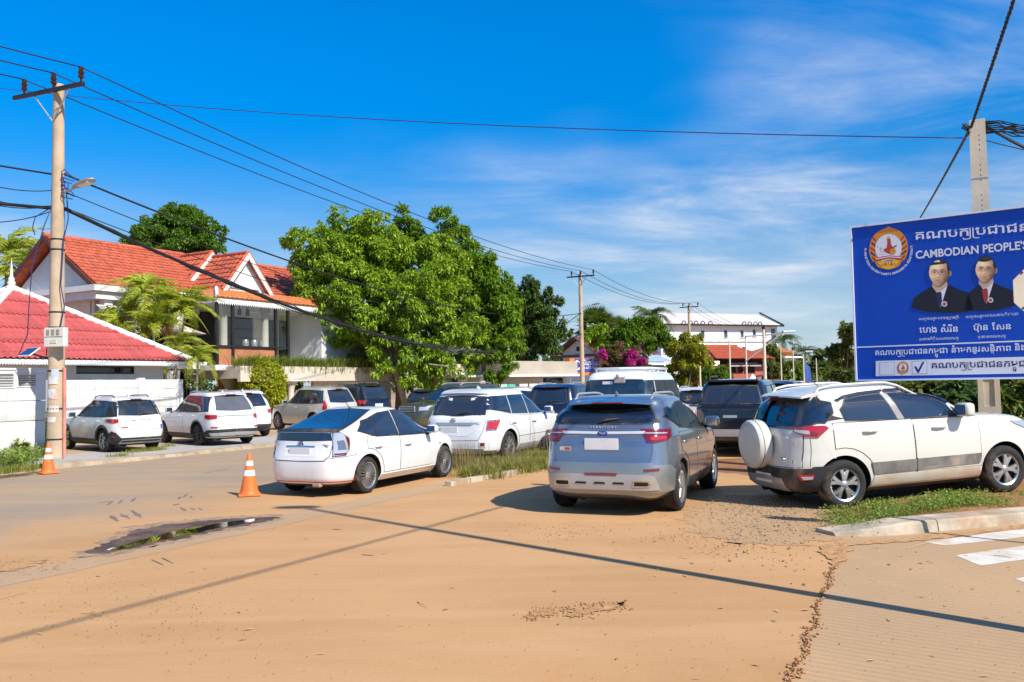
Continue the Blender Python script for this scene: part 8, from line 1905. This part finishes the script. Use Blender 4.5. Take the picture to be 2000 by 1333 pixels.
# --- the high white minibus with a roof rack
def spec_minibus():
    W = 1.78; wb = 2.98; b = -.95; f = wb+.85
    k = [(.28, b+.2, f-.2, .80), (.36, b+.03, f-.05, .94), (.50, b, f, .985), (.80, b+.01, f-.02, 1.0), (1.0, b+.02, f-.06, .995), (1.12, b+.03, f-.16, .985), (1.20, b+.04, wb+.30, .975), (1.27, b+.05, wb-.25, .965), (1.55, b+.09, wb-.52, .93), (1.82, b+.14, wb-.80, .885), (1.95, b+.20, wb-.98, .84), (2.03, b+.30, wb-1.14, .76), (2.07, b+.45, wb-1.3, .62), (2.09, b+.8, wb-1.6, .35)]
    top = 1.83; bz = 1.33
    s = dict(paint=WHITE, knots=k, W=W, H=2.09, wb=wb, wr=.385, tw=.24, nR=9, nF=6, arch=.45, rim=.21, spokes=(8, .02, .03, 0, 0),
             doors=[(arch_door(1.95, wb-.42, .45, 1.28, 1.24), 2.05, 1.10)],
             windows=[[(-.80, bz), (-.06, bz), (-.06, top), (-.78, top)], [(.0, bz), (.52, bz), (.52, top), (.0, top)], [(.60, bz), (1.20, bz), (1.20, top), (.60, top)], [(1.24, bz), (1.84, bz), (1.84, top), (1.24, top)], [(1.97, bz), (wb-.45, bz-.02), (wb-.72, top-.02), (1.97, top)]],
             rear_window=[(0, 1.86), (.62, 1.85), (.68, 1.78), (.70, 1.40), (.66, 1.34), (0, 1.33)], glass=TINT, see=2, seats=(.3, 1.2, 2.1), mirror=(wb-.5, 1.28, 1.0, BLACKP),
             sides=[('tail_lamp', 'rcorner', [(-.14, .72), (-.02, .72), (-.02, 1.05), (-.14, 1.05)], .014, REDL), ('window_bar', 'side', [(-.44, bz), (-.40, bz), (-.40, top), (-.44, top)], .018, WHITE), ('bumper', 'rcorner', [(-W*.5, .40), (.2, .40), (.2, .56), (-W*.5, .56)], .05, WHITE)],
             ends=[('door_gap', 'rear', [(-.20, .62), (-.19, .62), (-.19, 1.95), (-.20, 1.95)], .004, SEAM)], plate=(.3, .80, .40, .18))
    def extra(root, S, s):
        m = MB(); pts = [(-.55, 0), (-.45, .52), (-.30, .66), (1.5, .64), (1.75, .55)]
        loop = [(x, y) for x, y in pts]+[(x, -y) for x, y in reversed(pts) if y]
        m.tube([(x, y, 2.13) for x, y in loop+loop[:1]], .03, 8)
        for x in (-.3, .3, .9, 1.5): m.tube([(x, -.64, 2.12), (x, .64, 2.12)], .018, 6)
        for x in (-.25, .6, 1.4):
            for y in (-.64, .64): m.tube([(x, y, 2.13), (x, y*1.02, 1.97)], .02, 6)
        m.build('roof_rack', WHITE, root, 50)
        p = S.rear(-.05, 1.9); c = MB(); c.bbox((p.x-.05, -.10, 1.86), (.06, .26, .14), .02); c.bbox((p.x-.08, -.06, 1.96), (.10, .07, .07), .02); c.build('rear_camera', SILVERP, root)
        pl = S.rear(.18, 1.79); st = MB(); st.box((pl.x-.016, .19, 1.80), (.004, .24, .07)); st.build('window_sticker', PLATE, root)
        for i, (x, y) in enumerate(((-.2, .38), (-.2, -.36), (1.9, .4))): pass
    s['extra'] = extra
    return s
# --- black pickup with a hard canopy over its load bed
def spec_pickup():
    W = 1.86; wb = 3.2; b = -1.15; f = wb+.95
    k = [(.34, b+.15, f-.2, .84), (.42, b+.02, f-.05, .95), (.60, b, f, .985), (.85, b+.0, f-.04, 1.0), (1.0, b+.01, f-.14, .995), (1.08, b+.02, f-.40, .985), (1.14, b+.03, wb+.20, .97), (1.20, b+.10, wb-.22, .94), (1.45, b+.26, wb-.66, .87), (1.68, b+.42, wb-1.06, .79), (1.78, b+.52, wb-1.22, .72), (1.825, b+.68, wb-1.4, .60), (1.845, b+1.0, wb-1.7, .35)]
    s = dict(paint=BLACK, knots=k, W=W, H=1.845, wb=wb, wr=.39, tw=.26, nR=8, nF=5, arch=.455, rim=.235, spokes=(6, .024, .03, 0, 0),
             doors=[(arch_door(.62, 1.48, .48, 1.14, 1.13), .82, 1.02), (arch_door(1.51, wb-.5, .48, 1.13, 1.10), 1.72, 1.02)],
             windows=[[(-.72, 1.28), (.42, 1.26), (.42, 1.66), (-.42, 1.66)], [(.66, 1.24), (1.45, 1.22), (1.42, 1.67), (.66, 1.67)], [(1.52, 1.22), (wb-.60, 1.21), (wb-1.05, 1.62), (1.52, 1.67)]], mirror=(wb-.72, 1.14, 1.15, CHROME),
             rear_window=[(0, 1.68), (.58, 1.66), (.70, 1.27), (0, 1.25)], tailgate=[(0, 1.13), (.80, 1.12), (.80, .70), (0, .70)],
             sides=[('tail_lamp', 'rcorner', [(-.10, .78), (.12, .78), (.12, 1.10), (-.10, 1.10)], .014, REDL), ('bumper', 'rcorner', [(-W*.5, .46), (.15, .46), (.15, .66), (-W*.5, .66)], .07, SILVERP), ('step', 'side', [(.62, .36), (wb-.6, .36), (wb-.6, .43), (.62, .43)], .09, BLACKP)],
             ends=[('tailgate_handle', 'rear', [(.16, .99), (.16, .93), (-.16, .93), (-.16, .99)], .03, SILVERP), ('window_bar', 'rear', [(.22, 1.26), (.20, 1.26), (.19, 1.67), (.20, 1.67)], .018, BLACKP), ('window_bar', 'rear', [(-.22, 1.26), (-.20, 1.26), (-.19, 1.67), (-.20, 1.67)], .018, BLACKP), ('bumper_mesh', 'rear', [(.55, .50), (.5, .46), (-.5, .46), (-.55, .50)], .08, BLACKP)])
    def extra(root, S, s):
        for y in (-.56, .56):
            m = MB(); m.tube([(-.55, y, 1.80), (-.5, y, 1.90), (.5, y, 1.92), (.6, y, 1.83)], .022, 8); m.build('roof_rail', BLACKP, root, 60)
        m = MB(); m.bbox((-.62, 0, 1.80), (.26, 1.25, .05), .02); m.build('canopy_spoiler', BLACK, root)
    s['extra'] = extra
    return s
GR = 'vehicles parked along the road'
GL = 'vehicles parked in front of the red roofed house'
def fleet():
    H = lambda a, b: (a/math.hypot(a, b), b/math.hypot(a, b))
    h = H(.425, .905); s = spec_hatch(); s['scale'] = .975
    make_car('parked_car', 'white hatchback with black tail panel and thin spoked wheels beside the orange cone', s, place(722, 964, h, 'R', 1.745, scale=.975), h, GR)
    h = H(.43, .903); s = spec_family()
    make_car('parked_car', 'white family SUV behind the roadside grass, between the hatchback and the silver blue crossover', s, place(997, 905, h, 'R', 1.91), h, GR)
    h = H(.385, .923); s = spec_crossover(); s['scale'] = .98
    make_car('parked_car', 'silver blue crossover with grey bumper and chrome bar across its tailgate', s, place(1335, 997, h, 'R', 1.936, scale=.98), h, GR)
    h = H(.978, .208); s = spec_compact(); s['scale'] = 1.03
    make_car('parked_car', 'cream white compact SUV with a covered spare wheel on its back door, under the billboard', s, place(1656, 996, h, 'R', 1.765, scale=1.03), h, GR, pitch=R(2.6))
    h = H(.40, .917); g = at(1275, 900, 19.6); g.z = 0
    rt = Vector((h[1], -h[0], 0)); p = Vector((g.x, g.y, 0))+Vector((*h, 0))*.95-rt*.86
    make_car('parked_minibus', 'high white minibus with roof rack between the crossover and the navy SUV', spec_minibus(), p, h, GR, cat='minibus')
    h = H(.39, .92); g = at(1506, 900, 20.2); rt = Vector((h[1], -h[0], 0)); p = Vector((g.x, g.y, 0))+Vector((*h, 0))*1.15-rt*.90
    make_car('pickup_truck', 'black pickup with black load bed canopy, behind the cream compact SUV', spec_pickup(), p, h, GR, cat='pickup truck')
    # row in front of the red roofed house
    h = H(-.75, .66); s = base_suv(PEARL, wb=2.685, W=1.695, H=1.68, ro=.86, fo=.86, wr=.345, belt=1.06, ws=.98, rw=(.14, .30, .46), rim=.235, spokes=(6, .018, .028, .35, 0), rim_mat=ALLOY, arch=.41)
    s['sides'] = [('tail_lamp', 'rcorner', [(-.16, .90), (.02, .86), (.40, .92), (.54, .985), (.30, 1.0), (-.15, 1.0)], .014, REDL), ('lamp_tip', 'rcorner', [(.22, .90), (.42, .93), (.56, .985), (.40, .99)], .018, BLACKP),
                  ('bumper_cladding', 'rcorner', [(-.84, .26), (.42, .26), (.44, .40), (.34, .58), (.14, .64), (-.06, .60), (-.20, .44), (-.84, .44)], .018, BLACKP), ('skid_plate', 'rcorner', [(-.84, .28), (-.10, .28), (-.22, .38), (-.84, .38)], .026, SILVERP), ('reflector', 'rcorner', [(-.02, .46), (.12, .46), (.14, .50), (-.04, .50)], .026, REDL), ('sill_cladding', 'side', [(.42, .26), (2.26, .26), (2.2, .40), (.5, .40)], .016, BLACKP)]
    for w in (0, 2.685): s['sides'].append(('arch_cladding', 'side', [(w+(.345+.14)*math.cos(a), .345+(.345+.14)*math.sin(a)) for a in [math.pi*i/10 for i in range(11)]]+[(w+(.345+.055)*math.cos(a), .345+(.345+.055)*math.sin(a)) for a in [math.pi*i/10 for i in range(10, -1, -1)]], .014, BLACKP))
    s['ends'] = [('handle_bar', 'rear', [(0, .965), (.30, .955), (.30, .935), (0, .94)], .02, CHROME), ('sticker', 'rear', [(.42, .77), (.60, .77), (.60, .72), (.42, .72)], .012, M('sticker_red', (.5, .05, .05), .4)), ('sticker', 'rear', [(-.66, .80), (-.60, .80), (-.60, .68), (-.66, .68)], .012, M('sticker_blue', (.05, .05, .4), .4))]
    s['glass'] = TINT; s['rglass'] = TINT; s['see'] = 2; s['rails'] = (-.2, 1.3, 1.735, .55, BLACKP); s['wiper'] = (.1, -.3, 1.13)
    make_car('parked_car', 'pearl white SUV with black wheel arch trim beside the utility pole with the meter box', dict(s, scale=.93), place(199, 884, h, 'L', 1.695, z=.10, scale=.93), h, GL)
    h = H(-.69, .72); s = base_suv(PEARL, wb=2.73, W=1.88, H=1.74, ro=.95, fo=.95, wr=.36, belt=1.09, rim=.255, spokes=(9, .012, .018, 0, .06), rim_mat=ALLOYD, arch=.42)
    s['sides'] = [('tail_lamp', 'rcorner', [(-.30, .87), (-.02, .85), (.26, .90), (.28, 1.0), (-.28, 1.0)], .014, REDL), ('lamp_lens', 'rcorner', [(-.26, .92), (.2, .925), (.2, .945), (-.26, .945)], .019, DREDL), ('bumper_cladding', 'rcorner', [(-.92, .30), (.42, .30), (.46, .44), (.1, .52), (-.92, .54)], .014, BLACKP), ('skid_plate', 'rcorner', [(-.92, .33), (-.06, .33), (.0, .42), (-.92, .44)], .024, SILVERP), ('reflector', 'rcorner', [(-.30, .58), (-.08, .58), (-.08, .62), (-.30, .62)], .016, REDL), ('sill_cladding', 'side', [(.42, .28), (2.3, .28), (2.26, .40), (.46, .40)], .016, BLACKP), ('arch_cladding', 'side', [(.47*math.cos(a), .36+.47*math.sin(a)) for a in [math.pi*i/10 for i in range(11)]]+[(.425*math.cos(a), .36+.425*math.sin(a)) for a in [math.pi*i/10 for i in range(10, -1, -1)]], .012, BLACKP)]
    s['ends'] = [('chrome_bar', 'rear', [(0, .985), (.62, .97), (.62, .945), (0, .955)], .02, SILVERP)]
    s['rglass'] = glossy('grey_glass', (.10, .105, .12), .06, .6); s.pop('wiper')
    make_car('parked_car', 'cream white SUV with long red tail lamps, second from the utility pole', dict(s, scale=.94), place(384, 871, h, 'L', 1.88, z=.10, scale=.94), h, GL)
    h = H(-.55, .83); s = base_suv(WHITE, wb=2.66, W=1.82, H=1.66, wr=.345, belt=1.05, detail=1); s['ends'] = []
    make_car('parked_car', 'small white SUV half hidden behind the cream white SUV, its tail towards the street', s, place(523, 851, h, 'R', 1.82, z=.10), h, GL)
    h = H(-.72, .69); s = base_suv(GOLD, wb=2.79, W=1.88, H=1.86, ro=1.0, fo=.95, wr=.385, belt=1.16, ws=.80, detail=1, arch=.44, black_below=.3)
    s['sides'] = [('tail_lamp', 'rcorner', [(-.12, .84), (.10, .84), (.14, 1.0), (.10, 1.28), (-.02, 1.28), (-.12, 1.05)], .014, REDL), ('arch_cladding', 'side', [(.56*math.cos(a), .385+.56*math.sin(a)) for a in [math.pi*i/10 for i in range(11)]]+[(.445*math.cos(a), .385+.445*math.sin(a)) for a in [math.pi*i/10 for i in range(10, -1, -1)]], .016, GOLD), ('sill_cladding', 'side', [(.5, .36), (2.3, .36), (2.3, .50), (.5, .50)], .02, GOLD)]
    make_car('parked_car', 'champagne four wheel drive with tall red tail lamps in front of the terrace', dict(s, scale=.93), place(611, 843, h, 'L', 1.88, z=.10, scale=.93), h, GL)
    h = H(-.70, .71); s = base_suv(BLACK, wb=2.80, W=1.88, H=1.86, ro=1.0, fo=.95, wr=.385, belt=1.16, ws=.80, detail=1, arch=.44)
    g = at(716, 850, 39.5); make_car('parked_car', 'black four wheel drive behind the champagne one, rear window facing the street', s, Vector((g.x, g.y, .10)), h, GL)
    # around the tree
    h = H(-.70, -.71); s = base_suv(OLIVE, wb=2.85, W=1.95, H=1.87, ro=1.0, fo=.95, wr=.385, belt=1.18, ws=.80, detail=1, arch=.44)
    s['windscreen'] = [(0, 1.66), (.58, 1.64), (.74, 1.26), (0, 1.24)]
    def extra(root, S, s):
        for mr in (False, True): bm_obj('head_lamp', patch(S, 'fcorner', [(-.34, .86), (.02, .88), (.10, 1.0), (-.34, 1.0)], .012, .1, mirror=mr), CLEARL, root)
        p = S.front(0, .90); m = MB(); m.bbox((p.x+.01, 0, .92), (.04, .95, .20), .015); g = m.build('grille', SILVERP, root)
        for z in (.86, .92, .98):
            b = MB(); b.box((p.x+.035, 0, z), (.012, .86, .028)); b.build('grille_slot', DARKIN, g)
        m = MB(); m.bbox((p.x+.0, 0, .58), (.06, .44, .14), .01); m.build('licence_plate', PLATE, root)
    s['extra'] = extra
    g = at(935, 860, 36.0); make_car('parked_car', 'dark olive four wheel drive facing the street between tree trunk and white family SUV', s, Vector((g.x, g.y, 0)), h, GR)
    h = H(.3, .95); s = base_suv(BLACK, detail=1, H=1.62, belt=1.03); g = at(832, 840, 44.0); make_car('parked_car', 'black car under the big tree, seen over the olive four wheel drive', s, Vector((g.x, g.y, 0)), h, GR)
    h = H(-.9, .3); s = base_suv(WHITE, detail=1, H=1.66, belt=1.03); g = at(1030, 840, 38.0); make_car('parked_car', 'white car showing only its roof between the white family SUV and the navy SUV', s, Vector((g.x, g.y, 0)), h, GR)
    h = H(.36, .93); s = base_suv(NAVY, wb=2.79, W=1.88, H=1.80, ro=.95, wr=.385, belt=1.13, ws=.85, detail=1, rw=(.10, .22, .34)); s['spoiler'] = (-.70, 1.75, 1.2, .3, NAVY, .62); s['sides'][0] = ('tail_lamp', 'rcorner', [(-.12, .80), (.08, .80), (.08, 1.08), (-.12, 1.08)], .014, DREDL)
    g = at(1089, 840, 28.6); make_car('parked_car', 'navy blue SUV with red brake lamp over its rear window, left of the minibus', s, Vector((g.x, g.y, 0)), h, GR)
    h = H(.40, .917); s = base_suv(WHITE, detail=1, H=1.60, belt=1.0); g = at(1366, 840, 30.0); make_car('parked_car', 'white car glimpsed between the minibus and the black pickup', s, Vector((g.x, g.y, 0)), h, GR)
    h = H(.42, .907); s = base_suv(BLACK, detail=1, H=1.78, belt=1.10); g = at(1512, 840, 29.5); make_car('parked_car', 'black SUV just ahead of the black pickup', s, Vector((g.x, g.y, 0)), h, GR)
    far = [(1559, 92, WHITE, 'pale car far down the road, left of the thin white pole'), (1600, 110, GREYM, 'grey car far down the road beyond the bushes'), (1632, 84, NAVY, 'dark blue car far down the road below the slim tree'), (1650, 74, WHITE, 'white car far down the road, just left of the billboard edge')]
    for x, Y, p_, lb in far:
        s = base_suv(p_, detail=1, H=1.6); g = at(x, 800, Y); make_car('parked_car', lb, s, Vector((g.x, g.y, 0)), H(.45, .89), 'cars far down the road')
random.seed(4)
fleet()
